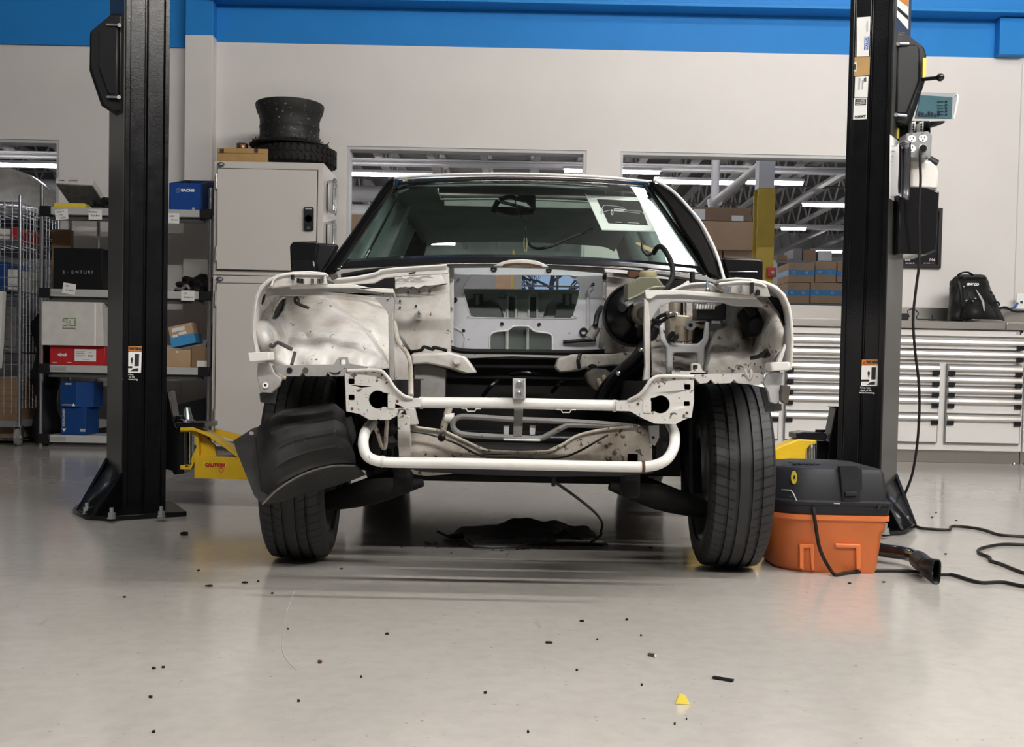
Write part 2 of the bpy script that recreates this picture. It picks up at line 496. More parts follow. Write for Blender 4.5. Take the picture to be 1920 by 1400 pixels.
def ptext(name, s, px, py, Y, hpx, material, parent, wpx=None, **k):
    return text(name, s, P(px, py, Y), hpx * Y / F, material, parent, width=(wpx * Y / F if wpx else None), **k)

def circ(cx, cy, r, n=20, a0=0, a1=360, ry=None):
    full = abs(a1 - a0) >= 360
    m = n if full else n + 1
    return [(cx + r * math.cos(R(a0 + (a1 - a0) * i / n)), cy + (ry or r) * math.sin(R(a0 + (a1 - a0) * i / n))) for i in range(m)]

def rrect(x0, y0, x1, y1, r, n=4):
    out = []
    for cx, cy, a in ((x1 - r, y1 - r, 0), (x0 + r, y1 - r, 90), (x0 + r, y0 + r, 180), (x1 - r, y0 + r, 270)):
        out += [(cx + r * math.cos(R(a + 90 * i / n)), cy + r * math.sin(R(a + 90 * i / n))) for i in range(n + 1)]
    return out

def ss(a, b, x):
    t = max(0.0, min(1.0, (x - a) / (b - a)))
    return t * t * (3 - 2 * t)

def lerp(pts, x):
    """piecewise linear lookup"""
    if x <= pts[0][0]: return pts[0][1]
    for (a, b), (c, d) in zip(pts, pts[1:]):
        if x <= c: return b + (d - b) * (x - a) / (c - a)
    return pts[-1][1]
# ============================================================ SETTING: the bay
YW = 9.4
XL, XR, YB, ZC = -7.5, 7.5, -7.0, 5.3
ZB = 3.30                                             # where white turns to blue
MB().box((0, 14.5, -0.05), (60, 45, 0.1)).build('floor', 'floor', kind='structure')
def wx(px, py=420): return P(px, py, YW).x
def wz(px, py): return P(px, py, YW).z
W1 = (wx(648), wx(1097)); W2 = (wx(1160), wx(1612)); W0 = (-6.6, wx(110))
WT, WS = 2.475, 1.215
holes = [[(a, WS), (b, WS), (b, WT), (a, WT)] for a, b in (W0, W1, W2)]
MB().slaby([(XL, 0), (XR, 0), (XR, ZB), (XL, ZB)], YW, YW + 0.16, holes).build('wall_back', 'wall_white', kind='structure')
MB().box((0, YW + 0.08, (ZB + ZC) / 2), (XR - XL, 0.16, ZC - ZB)).build('wall_upper', 'blue_paint', kind='structure')
for i, (a, b) in enumerate((W0, W1, W2)):
    f = MB()
    t = 0.025
    for c, d in ((((a + b) / 2, YW + 0.085, WT - t / 2), (b - a, 0.15, t)), (((a + b) / 2, YW + 0.085, WS + t / 2), (b - a, 0.15, t)),
                 ((a + t / 2, YW + 0.085, (WS + WT) / 2), (t, 0.15, WT - WS - 2 * t)), ((b - t / 2, YW + 0.085, (WS + WT) / 2), (t, 0.15, WT - WS - 2 * t))):
        f.box(c, d)
    w = f.build('window_%d' % (i + 1), 'wall_reveal', kind='structure')
    MB().box(((a + b) / 2, YW + 0.11, (WS + WT) / 2), (b - a - 2 * t, 0.006, WT - WS - 2 * t)).build('pane', 'pane_glass', w)
# pilaster left of the locker, white below and blue above
pa, pb = wx(353, 300), wx(404, 300)
MB().box(((pa + pb) / 2, YW - 0.06, ZB / 2 + 0.01), (pb - pa, 0.12, ZB + 0.02)).build('pilaster', 'wall_white', kind='structure', bev=0.004)
MB().box(((pa + pb) / 2, YW - 0.06, (ZB + ZC) / 2 + 0.01), (pb - pa, 0.12, ZC - ZB - 0.02)).build('trim_1', 'blue_paint', kind='structure', bev=0.004)
qa, qb = wx(1864, 100), wx(1913, 100)
MB().box(((qa + qb) / 2, YW - 0.05, (ZB + 3.60) / 2), (qb - qa, 0.10, 3.60 - ZB)).build('trim_2', 'blue_paint', kind='structure', bev=0.004)
# blue flanged beam along the top of the wall
bx0 = pb
zb = 3.60
bm_ = MB().box(((bx0 + XR) / 2, YW - 0.10, zb + 0.02), (XR - bx0, 0.20, 0.03))
bm_.box(((bx0 + XR) / 2, YW - 0.05, zb + 0.16), (XR - bx0, 0.06, 0.26)).box(((bx0 + XR) / 2, YW - 0.12, zb + 0.30), (XR - bx0, 0.24, 0.03))
bm_.build('beam_blue', 'blue_beam', kind='structure', bev=0.004)
MB().box(((XL + pa) / 2, YW - 0.012, ZB - 0.03), (pa - XL, 0.024, 0.05)).build('trim_3', 'blue_paint', kind='structure')
# panel joints
for px in (1907,):
    MB().box((wx(px, 400), YW - 0.002, 2.2), (0.008, 0.004, 2.1)).build('trim_4', 'wall_reveal', kind='structure')
MB().box((XL - 0.08, 1.2, ZC / 2), (0.16, 16.7, ZC)).build('wall_left', 'wall_grey', kind='structure')
MB().box((XR + 0.08, 1.2, ZC / 2), (0.16, 16.7, ZC)).build('wall_right', 'wall_grey', kind='structure')
MB().box((0, YB - 0.08, ZC / 2), (15, 0.16, ZC)).build('wall_front', 'wall_grey', kind='structure')
MB().box((0, 1.2, ZC + 0.06), (15.4, 16.9, 0.12)).build('ceiling', 'ceiling_grey', kind='structure')
def base_strip():
    MB().box(((XL + pa) / 2, YW - 0.008, 0.05), (pa - XL, 0.016, 0.10)).build('baseboard_back', 'shelf_dark', kind='structure')
base_strip()

def lamp(x, y, z, length, along, mat_, label, group, r=0.045):
    t = thing('ceiling_light', label, 'ceiling light', (x, y, z), group)
    d = Vector((1, 0, 0)) if along == 'X' else Vector((0, 1, 0))
    c = Vector((x, y, z))
    sz = (length, 0.11, 0.05) if along == 'X' else (0.11, length, 0.05)
    MB().box(c + Vector((0, 0, 0.045)), sz).build('housing', 'duct_white', t, bev=0.008)
    MB().tube([c - d * (length / 2 - 0.03), c + d * (length / 2 - 0.03)], r, 12, 0).build('diffuser', mat_, t)
    return t
for x, y in ((2.8, 2.45), (5.3, 2.45), (-1.0, -0.8), (1.5, -0.8), (4.0, -0.8), (2.4, 6.42)):
    lamp(x, y, 4.75, 2.4, 'X', 'lamp_rear' if y > 5 else 'lamp_front', 'long linear lamp on the bay ceiling above the car', 'bay ceiling lights', 0.085 if y > 5 else 0.06)

# ============================================================ SETTING: the hall behind the windows
HZ, HY = 5.25, 36.0
MB().box((0, 23, HZ + 0.06), (44, 27, 0.12)).build('ceiling_hall', 'hall_deck', kind='structure')
for sx, nm in ((-21, 'wall_hall_left'), (21, 'wall_hall_right')):
    MB().box((sx, 22.9, HZ / 2), (0.2, 26.2, HZ)).build(nm, 'hall_wall', kind='structure')
sky = [(P(x, y, HY).x, P(x, y, HY).z) for x, y in ((978, 548), (1120, 551), (1120, 508), (978, 505))]
sx0, sx1, sz0, sz1 = sky[0][0], sky[1][0], sky[0][1], sky[2][1]
MB().slaby([(-21, 0), (21, 0), (21, HZ), (-21, HZ)], HY, HY + 0.2, [[(sx0, sz0), (sx1, sz0), (sx1, sz1), (sx0, sz1)]]).build('wall_hall_far', 'hall_far_bright', kind='structure')
wf = MB()
for c, d in ((((sx0 + sx1) / 2, HY + 0.05, sz0 + 0.03), (sx1 - sx0, 0.1, 0.06)), (((sx0 + sx1) / 2, HY + 0.05, sz1 - 0.03), (sx1 - sx0, 0.1, 0.06)),
             ((sx0 + (sx1 - sx0) * 0.47, HY + 0.05, (sz0 + sz1) / 2), (0.08, 0.1, sz1 - sz0)), (((sx0 + sx1) / 2, HY + 0.05, sz0 + (sz1 - sz0) * 0.3), (sx1 - sx0, 0.1, 0.05))):
    wf.box(c, d)
wf.build('window_4', 'steel_dark', kind='structure')
# bare tree outside
tr = thing('bare_tree', 'bare branching tree outside the far hall window', 'tree', (1.5, 44, 0))
trunk = MB(); tw = MB()
trunk.tube([(1.5, 44, 0), (1.6, 44, 1.5), (1.4, 44.1, 3.2), (1.6, 44, 6)], [0.2, 0.16, 0.12, 0.04], 8, 3)
def branch(p, d, l, r, k):
    q = p + d * l
    tw.tube([p, (p + q) / 2 + Vector((random.uniform(-.06, .06), 0, random.uniform(-.05, .1))), q], [r, r * 0.8, r * 0.5], 5, 2)
    if k:
        for _ in range(3):
            e = (d + Vector((random.uniform(-1, 1), random.uniform(-.4, .4), random.uniform(-.2, .9))) * 0.8).normalized()
            branch(p + d * l * random.uniform(0.4, 1), e, l * 0.68, r * 0.55, k - 1)
for i in range(9):
    branch(Vector((1.5, 44, 1.6 + i * 0.33)), Vector((random.choice((-1, 1)) * random.uniform(.7, 1), 0.1, random.uniform(.2, .7))).normalized(), 1.3, 0.06, 3)
trunk.build('trunk', 'bark', tr); tw.build('branches', 'bark', tr)

# roof joists running away from the bay, each with a zigzag web
jz0, jz1 = 4.52, 5.05
for i in range(22):
    x = -10.2 + i * 0.96
    j = MB()
    j.box((x, 22.8, jz0), (0.13, 25.8, 0.05)).box((x, 22.8, jz1), (0.16, 25.8, 0.06))
    y, up = 10.0, False
    while y < 35:
        a, b = (jz1, jz0) if up else (jz0, jz1)
        j.tube([(x, y, a), (x, y + 0.55, b)], 0.022, 5, 0); y += 0.55; up = not up
    j.build('ceiling_joist', 'steel_grey', kind='structure')
for y in (13.2, 20.9, 28.6):
    g = MB().box((0, y, 4.49), (40, 0.2, 0.03)).box((0, y, 4.41), (40, 0.2, 0.03)).box((0, y, 4.45), (40, 0.04, 0.07))
    g.build('girder_beam', 'duct_white', kind='structure')
for y in (11.5, 15.0, 17.5, 23.5, 26):      # bridging rods across the joists
    MB().tube([(-20, y, 4.60), (20, y, 4.60)], 0.02, 6, 0).tube([(-20, y, 5.0), (20, y, 5.0)], 0.02, 6, 0).build('bridging_beam', 'steel_dark', kind='structure')
GL = 'hall ceiling lights'
def plamp(x0, x1, y, Y, label):
    a, b = P(x0, y, Y), P(x1, y, Y)
    lamp((a.x + b.x) / 2, Y, (a.z + b.z) / 2, b.x - a.x, 'X', 'lamp_back', label, GL, 0.042)
plamp(-130, 108, 308, 20.3, 'long hall lamp in the left window above the beige car')
plamp(560, 812, 326, 20.3, 'long hall lamp at the left end of the middle window')
plamp(1055, 1240, 321, 19.9, 'hall lamp behind the white pier between the two windows')
plamp(1226, 1382, 341, 20.3, 'left lamp of the long row in the right window')
plamp(1396, 1508, 342, 20.3, 'right lamp of the long row in the right window')
plamp(1503, 1690, 385, 23.3, 'hall lamp right of the yellow column, behind the lift post')
plamp(1463, 1512, 428, 27, 'short far hall lamp just right of the yellow column')
plamp(1519, 1580, 471, 31.5, 'lowest far hall lamp, above the blue taped boxes')
plamp(770, 855, 456, 31, 'far hall lamp seen through the car rear window')
for y in (11.2, 14.4):  # lamps added out of sight to brighten the near hall
    for x in (-6.0, -2.2, 1.6, 5.4):
        lamp(x, y, 4.40, 2.4, 'X', 'lamp_back', 'added unseen hall lamp just beyond the back wall windows', 'added near hall lamps', 0.05)
for y in (25.0, 27.0, 29.0):  # lamps added behind the car roof to brighten the far hall
    for x in (-1.3, 1.3):
        lamp(x, y, 4.30, 2.4, 'X', 'lamp_back', 'added far hall lamp hidden from here behind the car roof', 'added far hall lamps', 0.05)
# ducts and pipes
for (y, z, r, nm) in ((24.0, 4.35, 0.17, 'upper white round duct along the hall beyond the middle window'), (22.5, 3.75, 0.16, 'lower white round duct along the hall beyond the middle window')):
    d = MB().tube([(-14, y, z), (-3.2, y, z), (-1.6, y, z)], r, 16, 0).build('air_duct', 'duct_white')
    tag(d, nm, 'duct')
sp = thing('drain_pipe', 'white diagonal pipe with elbow below the hall ceiling', 'pipe', P(1340, 384, 16))
MB().tube([P(1452, 288, 13.5), P(1336, 382, 16)], 0.055, 14, 0).build('pipe_run', 'duct_white', sp)
MB().tube([P(1340, 384, 16) + Vector((0, 0, 5.2 - P(1340, 384, 16).z)), P(1340, 380, 16)], 0.06, 14, 0).build('hanger', 'duct_white', sp)
MB().tube([P(1329, 384, 16), P(1335, 383, 16), P(1345, 375, 15.9)], 0.085, 14, 0).build('elbow', 'duct_white', sp)
# yellow column with fire alarm
yc = P(1437, 372, 11.6)
MB().box((yc.x, 11.6, 1.28), (0.175, 0.03, 2.56)).box((yc.x, 11.7, 1.28), (0.03, 0.18, 2.56)).box((yc.x, 11.8, 1.28), (0.175, 0.03, 2.56)).build('column_yellow', 'yellow_column', kind='structure')
MB().box((yc.x, 11.7, 3.87), (0.16, 0.18, 2.6)).build('column_grey', 'steel_grey', kind='structure')
al = thing('fire_alarm', 'small red fire alarm on the yellow column', 'fire alarm', P(1448, 510, 11.55))
MB().pbox(1439, 501, 1456, 519, 11.5, 0.06).build('housing', 'alarm_red', al, bev=0.008)
MB().cyl(P(1449, 510, 11.50), P(1449, 510, 11.48), 0.018).build('strobe', 'chrome', al)

def carton(label, x0, y0, x1, y1, Y, depth, material='cardboard', group=None, tape=None, rotz=0, name='cardboard_box', cat='box', flaps=True, tcol='tape_blue'):
    c = P((x0 + x1) / 2, (y0 + y1) / 2, Y)
    w, h = (x1 - x0) * Y / F, (y1 - y0) * Y / F
    cc = Vector((c.x, Y + depth / 2, c.z))
    t = thing(name, label, cat, (cc.x, cc.y, cc.z - h / 2), group)
    MB().box(cc, (w, depth, h)).build('carton_body', material, t, bev=0.004)
    if tape is not None:
        MB().box((cc.x, cc.y, cc.z - h / 2 + h * tape), (w + 0.004, depth + 0.004, h * 0.26)).build('tape', tcol, t)
        for k in (-0.3, 0.2): text('tape_print', 'O', (cc.x + w * k, Y - 0.004, cc.z - h / 2 + h * tape), h * 0.12, 'print_white', t)
    if flaps:
        MB().box((cc.x, cc.y, cc.z + h / 2 + 0.0015), (w * 0.98, 0.05, 0.003)).build('top_seam', 'tape_tan', t)
    if rotz: t.rotation_euler.z = R(rotz)
    return t
# storage rack carrying the tan cartons
def rack(label, x0, x1, ys, Y, depth):
    zs = [P((x0 + x1) / 2, y, Y).z for y in ys]
    a, b = P(x0, 480, Y).x, P(x1, 480, Y).x
    t = thing('storage_rack', label, 'rack', ((a + b) / 2, Y + depth / 2, 0))
    for x in (a, b):
        for y in (Y + 0.03, Y + depth - 0.03):
            MB().box((x, y, zs[0] / 2), (0.05, 0.05, zs[0])).build('upright', 'steel_grey', t)
    for z in zs: MB().box(((a + b) / 2, Y + depth / 2, z - 0.02), (b - a, depth, 0.04)).build('shelf', 'steel_dark', t)
rack('grey rack holding tan cartons beyond the right window', 1285, 1422, (500, 600), 13.0, 0.9)
carton('dark brown long carton on top of the tan cartons', 1297, 389, 1408, 414, 13.0, 0.7, 'cardboard_dark')
q = carton('wide tan carton under the dark brown carton', 1300, 415, 1413, 468, 13.0, 0.75)
carton('small tan carton under the wide one, left of its pair', 1304, 469, 1353, 499, 13.05, 0.6)
carton('small tan carton under the wide one, right of its pair', 1357, 469, 1408, 499, 13.05, 0.6)
for x0, y0, x1, y1 in ((1300, 392, 1322, 411), (1372, 404, 1394, 414)):
    nn = MB().pbox(x0, y0, x1, y1, 12.993, 0.004).build('shipping_label', 'paper', bpy.data.objects['cardboard_box'])
rack('dark rack holding blue taped cartons beyond the right window', 1470, 1660, (569, 640), 14.0, 1.0)
GB = 'blue taped cartons'
carton('upper blue taped carton, left one of the top pair', 1479, 493, 1527, 529, 14.0, 0.6, group=GB, tape=0.5)
carton('upper blue taped carton, second of the top row', 1529, 491, 1568, 529, 14.0, 0.6, group=GB, tape=0.5)
carton('upper blue taped carton partly behind the right lift post', 1570, 491, 1620, 529, 14.0, 0.6, group=GB, tape=0.4)
carton('lower blue taped carton, left one of the bottom row', 1477, 530, 1518, 568, 14.0, 0.6, group=GB, tape=0.5)
carton('lower blue taped carton at the right of the bottom row', 1520, 530, 1578, 568, 14.0, 0.6, group=GB, tape=0.5)
rack('far rack with grey parts behind the blue taped cartons', 1455, 1600, (489, 575), 17.0, 1.0)
for i, (x0, y0, x1, y1, m, lb) in enumerate(((1488, 466, 1504, 489, 'steel_dark', 'dark bin on the far rack above the blue taped cartons'), (1506, 468, 1530, 489, 'cardboard_dark', 'brown box on the far rack above the blue taped cartons'), (1534, 470, 1560, 489, 'steel_grey', 'grey box on the far rack above the blue taped cartons'), (1457, 478, 1476, 489, 'cardboard_dark', 'small brown box on the far rack beside the yellow column'))):
    carton(lb, x0, y0, x1, y1, 17.0, 0.6, m)
# stacks seen low through the middle window past the locker
rack('rack behind the middle window holding a tan carton', 640, 760, (452, 560), 12.5, 0.9)
carton('tan carton at the left end of the middle window', 646, 402, 682, 451, 12.5, 0.6)
# tall cartons deep in the hall, seen through the firewall opening
rack('deep hall rack seen through the firewall opening', 900, 985, (552, 640), 27.0, 1.0)
carton('brown carton deep in the hall behind the car', 930, 505, 958, 551, 27.0, 1.0)
MB().pbox(959, 470, 963, 640, 27.0, 0.1).build('column_post', 'yellow_column', kind='structure')
# beige car raised on a lift beyond the left window: front end of a body shell
bc = thing('raised_car', 'glossy beige car body raised behind the left window', 'car', (P(-20, 420, 11.2).x, 12.4, 1.6))
o = P(-40, 396, 11.2)
rows = []
for i in range(15):
    v = i / 14
    row = []
    for k in range(25):
        a = math.pi * k / 24
        wv = 0.95 + 0.12 * math.sin(v * 2.4)
        cx = math.copysign(abs(math.cos(a)) ** 0.75, math.cos(a)) * wv
        hz = (0.26 + 0.76 * (v ** 1.2)) * (math.sin(a) ** 0.7)
        row.append((o.x * (11.0 + v * 3.2) / 11.2 + cx, 11.0 + v * 3.2 + 0.25 * (cx / wv) ** 2, o.z - 0.05 + hz - 0.20 * (1 - v) ** 3))
    rows.append(row)
MB().grid(rows).build('body_panel', 'beige_car', bc, solid=0.02)
MB().box((o.x, 12.6, o.z - 0.12), (1.9, 3.2, 0.14)).build('underbody', 'black_under', bc, bev=0.05)
# ============================================================ LEFT SIDE: locker, shelf, cart
# ---- two-tier locker
YL = 8.5
la, lb_ = P(400, 320, YL).x, P(606, 320, YL).x
lw = lb_ - la; ld = 0.62
z_top = P(402, 300, YL).z; z_mid = P(400, 515, YL).z
def locker(z0, z1, label, hinge_z, handle):
    t = thing('steel_locker', label, 'locker', ((la + lb_) / 2, YL + ld / 2, z0))
    MB().box(((la + lb_) / 2, YL + ld / 2 + 0.01, (z0 + z1) / 2), (lw, ld - 0.02, z1 - z0 - 0.004)).build('carcass', 'locker_paint', t, bev=0.004)
    d0, d1 = la + 0.035, lb_ - 0.045
    MB().box(((d0 + d1) / 2, YL + 0.006, (z0 + z1) / 2 - 0.01), (d1 - d0 + 0.012, 0.01, z1 - z0 - 0.093)).build('door_gap', 'ink_black', t)
    d = MB().box(((d0 + d1) / 2, YL - 0.002, (z0 + z1) / 2 - 0.01), (d1 - d0, 0.022, z1 - z0 - 0.105)).build('door', 'locker_paint', t, bev=0.003)
    if handle:
        c = P(580, 411, YL)
        h = MB().prism(rrect(c.x - 0.036, c.z - 0.088, c.x + 0.036, c.z + 0.088, 0.014), [], lambda x, z: (x, YL - 0.035, z), lambda x, z: (x, YL - 0.013, z)).build('handle', 'black_plastic', d, bev=0.004)
        MB().cyl((c.x, YL - 0.037, c.z - 0.068), (c.x, YL - 0.034, c.z - 0.068), 0.011).build('lock', 'chrome', d)
        MB().lathe([(0.028, 0), (0.03, 0.003), (0.024, 0.003), (0.024, 0)], (c.x, YL - 0.038, c.z), 'Y', 24).build('handle_ring', 'black_gloss', d)
        MB().box((c.x, YL - 0.036, c.z + 0.074), (0.05, 0.003, 0.01)).build('handle_strip', 'print_grey', d)
    for z in hinge_z:
        g = MB().cyl((d0 - 0.006, YL - 0.016, z - 0.055), (d0 - 0.006, YL - 0.016, z + 0.055), 0.009, n=12)
        g.build('hinge', 'stainless', t)
    s = MB().prism(circ(la + 0.055, z1 - 0.03, 0.027, 20, ry=0.016), [], lambda x, z: (x, YL - 0.0015, z), lambda x, z: (x, YL + 0.004, z)).build('maker_badge', 'badge_grey', t)
    MB().prism(circ(la + 0.062, z1 - 0.03, 0.014, 16, ry=0.009), [], lambda x, z: (x, YL - 0.0025, z), lambda x, z: (x, YL + 0.002, z)).build('badge_mark', 'print_grey', t)
    return t
locker(0.03, z_mid, 'lower light grey steel locker standing on the floor', (P(396, 560, YL).z, P(394, 780, YL).z), False)
locker(z_mid, z_top, 'upper light grey steel locker with black handle under the tyre', (P(400, 340, YL).z, P(398, 475, YL).z), True)
# chrome magnetic trays on the right side of the locker
def mag_tray(c, axis_x, h, d, label, thick=0.045):
    """rounded dish standing on its edge; open side faces +X or the camera side"""
    t = thing('magnetic_tray', label, 'tray', c)
    c = Vector(c)
    lp = lambda s, off: [(c.y + y, c.z + z) for y, z in rrect(-d / 2 * s, -h / 2 * s, d / 2 * s, h / 2 * s, 0.04 * s)]
    b = MB()
    rings = [(1.0, 0.0), (1.06, thick * 0.8), (1.16, thick), (1.16, thick * 0.9), (1.0, thick * 0.75), (0.93, 0.006)]
    rows = []
    for s_, off in rings:
        pts = lp(s_, off); rows.append([(c.x + axis_x * off, y, z) for y, z in pts] + [(c.x + axis_x * off, pts[0][0], pts[0][1])])
    b.grid(rows)
    n = len(rows[0]) - 1
    b.add(rows[-1][:n], [tuple(range(n))]); b.add(rows[0][:n], [tuple(range(n))])
    b.build('dish', 'chrome', t, ang=60)
    MB().prism(lp(0.8, 0), [], lambda y, z: (c.x - axis_x * 0.001, y, z), lambda y, z: (c.x - axis_x * 0.012, y, z)).build('magnet_pad', 'black_plastic', t)
    return t
mag_tray((lb_ + 0.013, YL + 0.22, P(616, 368, YL + .2).z), 1, 0.24, 0.15, 'upper chrome magnetic tray stuck to the locker side')
mag_tray((lb_ + 0.013, YL + 0.22, P(616, 440, YL + .2).z), 1, 0.20, 0.15, 'lower chrome magnetic tray stuck to the locker side')
# things on the locker
t = thing('wooden_box', 'flat wooden box with two dark clasps on the locker', 'box', (P(452, 288, YL).x, YL + 0.17, z_top))
c = P(452, 287, YL); wb = 95 * YL / F; hb = P(450, 276, YL).z - z_top
MB().box((c.x, YL + 0.17, z_top + hb * 0.31), (wb, 0.26, hb * 0.62)).build('box_base', 'wood_box', t, bev=0.003)
MB().box((c.x, YL + 0.17, z_top + hb * 0.815), (wb, 0.26, hb * 0.37)).build('box_lid', 'wood_box', t, bev=0.003)
for px in (416, 480): MB().pbox(px - 3.5, 279, px + 3.5, 286, YL + 0.036, 0.01).build('clasp', 'header_brown', t)
t = thing('small_tin', 'small copper coloured tin on the wooden box', 'tin', (P(448, 272, YL).x, YL + 0.16, z_top + hb))
MB().lathe([(0.0, 0), (0.045, 0), (0.047, 0.010), (0.043, 0.014), (0.043, 0.034), (0.047, 0.040), (0.042, 0.046), (0.0, 0.044)], (P(448, 272, YL).x, YL + 0.10, z_top + hb), 'Z', 24).build('tin_can', 'copper', t)
# worn tyre lying flat with a black rim on it
tc = Vector((P(553, 290, YL + 0.30).x, YL + 0.33, z_top))
prof = [(0.19, 0.03), (0.22, 0.0), (0.27, 0.0), (0.305, 0.03), (0.31, 0.08), (0.305, 0.13), (0.27, 0.165), (0.22, 0.165), (0.19, 0.14), (0.20, 0.085)]
t = thing('tyre_carcass', 'worn black tyre lying flat on the locker', 'tyre', tc)
MB().lathe(prof, tc, 'Z', 64, closed=True).build('casing', 'old_rubber', t)
tb = MB()
for k in range(40):
    a = 2 * math.pi * k / 40
    rot = Matrix.Rotation(a, 3, 'Z')
    for zz, tw in ((0.05, 0.35), (0.115, -0.35)):
        tb.box(tc + rot @ Vector((0.309, 0, zz)), (0.014, 0.034, 0.052), rot @ Matrix.Rotation(tw, 3, 'X'))
tb.build('tread_blocks', 'old_rubber', t)
wc = tc + Vector((-0.045, -0.02, 0.166))
tw_ = thing('wheel_rim', 'bare black wheel rim lying on the worn tyre', 'wheel', wc)
hp = P(540, 196, YL + .3).z - wc.z
rp = [(0.255, 0.0), (0.262, 0.012), (0.25, 0.026), (0.232, 0.036), (0.230, hp * 0.22), (0.227, hp * 0.24), (0.227, hp * 0.40), (0.230, hp * 0.42), (0.230, hp * 0.46), (0.227, hp * 0.48), (0.227, hp * 0.62), (0.232, hp * 0.66), (0.234, hp * 0.71), (0.246, hp * 0.76), (0.252, hp * 0.82), (0.258, hp * 0.88), (0.262, hp * 0.97), (0.258, hp), (0.25, hp + 0.004), (0.238, hp * 0.93), (0.21, hp * 0.8), (0.205, hp * 0.4), (0.21, 0.02)]
MB().lathe(rp, wc, 'Z', 64, closed=True).build('barrel', 'rim_black', tw_)
sp_ = MB()
for k in range(5):
    rot = Matrix.Rotation(2 * math.pi * k / 5, 3, 'Z')
    sp_.box(wc + rot @ Vector((0.12, 0, 0.05)), (0.2, 0.05, 0.03), rot)
sp_.lathe([(0.02, 0.03), (0.06, 0.03), (0.06, 0.075), (0.02, 0.075)], wc, 'Z', 24, closed=True)
sp_.build('spokes', 'black_metal', tw_)
tg = MB()
for k in range(150):
    a = random.uniform(0, 2 * math.pi); r_ = random.uniform(0.235, 0.31)
    p = wc + Vector((r_ * math.cos(a), r_ * math.sin(a), random.uniform(0, 0.02)))
    q = p + Vector((random.uniform(-.02, .02), random.uniform(-.02, .02), random.uniform(0.004, 0.03)))
    tg.tube([p, q], 0.003, 4, 0)
tg.lathe([(0.24, 0.0), (0.30, -0.004), (0.305, 0.006), (0.26, 0.02), (0.24, 0.02)], wc, 'Z', 48, closed=True)
tg.build('torn_bead', 'old_rubber', tw_)

# ---- wire shelf rack
YS, SD = 8.6, 0.55
sa, sb = P(78, 550, YS).x, P(393, 550, YS).x
sx_ = lambda px: P(px, 550, YS).x
shelf_y = [395, 548, 690, 821]
rk = thing('shelf_rack', 'grey shelving rack with chrome posts behind the left lift post', 'shelf', ((sa + sb) / 2, YS + SD / 2, 0))
ztop = P(78, 346, YS).z
for x in (sa, sb):
    for y in (YS, YS + SD):
        MB().cyl((x, y, 0.0), (x, y, ztop), 0.016, n=14).build('post', 'chrome', rk)
SZ = []
for py in shelf_y:
    z = P(200, py + 3, YS).z + 0.03
    SZ.append(z)
    s = MB().box(((sa + sb) / 2, YS + SD / 2, z - 0.012), (sb - sa - 0.10, SD - 0.04, 0.02)).build('shelf_board', 'shelf_grey', rk)
    MB().box(((sa + sb) / 2, YS - 0.008, z - 0.028), (sb - sa - 0.10, 0.03, 0.056)).build('shelf_lip', 'shelf_grey', s, bev=0.003)
    MB().box(((sa + sb) / 2, YS + 0.03, z - 0.075), (sb - sa - 0.10, 0.03, 0.035)).build('support_beam', 'shelf_dark', s)
    for x in (sa + 0.01, sb - 0.01):
        MB().box((x + (0.022 if x < 0 and x < sa + 0.1 else -0.022), YS - 0.003, z - 0.03), (0.09, 0.05, 0.075)).build('corner_bracket', 'black_plastic', s, bev=0.006)
    if py > 400:
        MB().box((sa + 0.14, YS - 0.0255, z - 0.028), (0.12, 0.004, 0.03)).build('shelf_tag', 'tag_plastic', s)
# middle rear post
MB().cyl((sx_(134), YS + SD, 0), (sx_(134), YS + SD, ztop - 0.2), 0.016, n=12).build('post', 'chrome', rk)

def note(label, cx, cy, w, h, lines, tilt=0.0):
    c = P(cx, cy, YS - 0.028)
    t = thing('note_card', label, 'note', c)
    MB().pbox(cx - w / 2, cy - h / 2, cx + w / 2, cy + h / 2, YS - 0.0285, 0.0015, Matrix.Rotation(R(tilt), 3, 'Y')).build('card', 'paper', t)
    for dx, dy, s, hh in lines:
        ptext('handwriting', s, cx + dx, cy + dy, YS - 0.030, hh, 'ink', t, shear=0.25, roty=-tilt)
GN = 'handwritten notes on the shelves'
note('tilted white handwritten note under the yellow tool', 115.5, 402, 24, 19, [(-3, -5, 'Cabin 2', 3.2), (-4, 1, '1 Trim', 3), (2, 6, 'w204', 3)], -7)
note('white handwritten note hanging beside the left lift post', 178.5, 402, 25, 19, [(-4, -5, 'Radiator', 3.2), (0, 2, 'Fuel Box', 3.2)], -1)
note('tilted white handwritten note under the black carton', 129.5, 541, 24, 20, [(-4, -5, 'M3', 3.2), (1, 3, 'E. Note', 3.2)], 8)
note('white handwritten note under the blue open box', 325, 409, 22, 19, [(-3, -4, 'w204', 3), (2, 3, 'Shroud', 3)], 0)
note('white handwritten note under the bagged parts', 352, 554, 25, 19, [(-5, -4, 'E53', 3.2), (1, 3, 'Radiators', 3)], 0)

def sbox(name, label, x0, x1, y0, si, Y, depth, material, cat='box', group=None, bev=0.004):
    """box standing on shelf number si, top edge at photo row y0"""
    z0 = SZ[si]; z1 = P((x0 + x1) / 2, y0, Y).z
    a, b = P(x0, y0, Y).x, P(x1, y0, Y).x
    t = thing(name, label, cat, ((a + b) / 2, Y + depth / 2, z0), group)
    MB().box(((a + b) / 2, Y + depth / 2, (z0 + z1) / 2), (b - a, depth, z1 - z0)).build('carton_body', material, t, bev=bev)
    return t, (a, b, z0, z1)
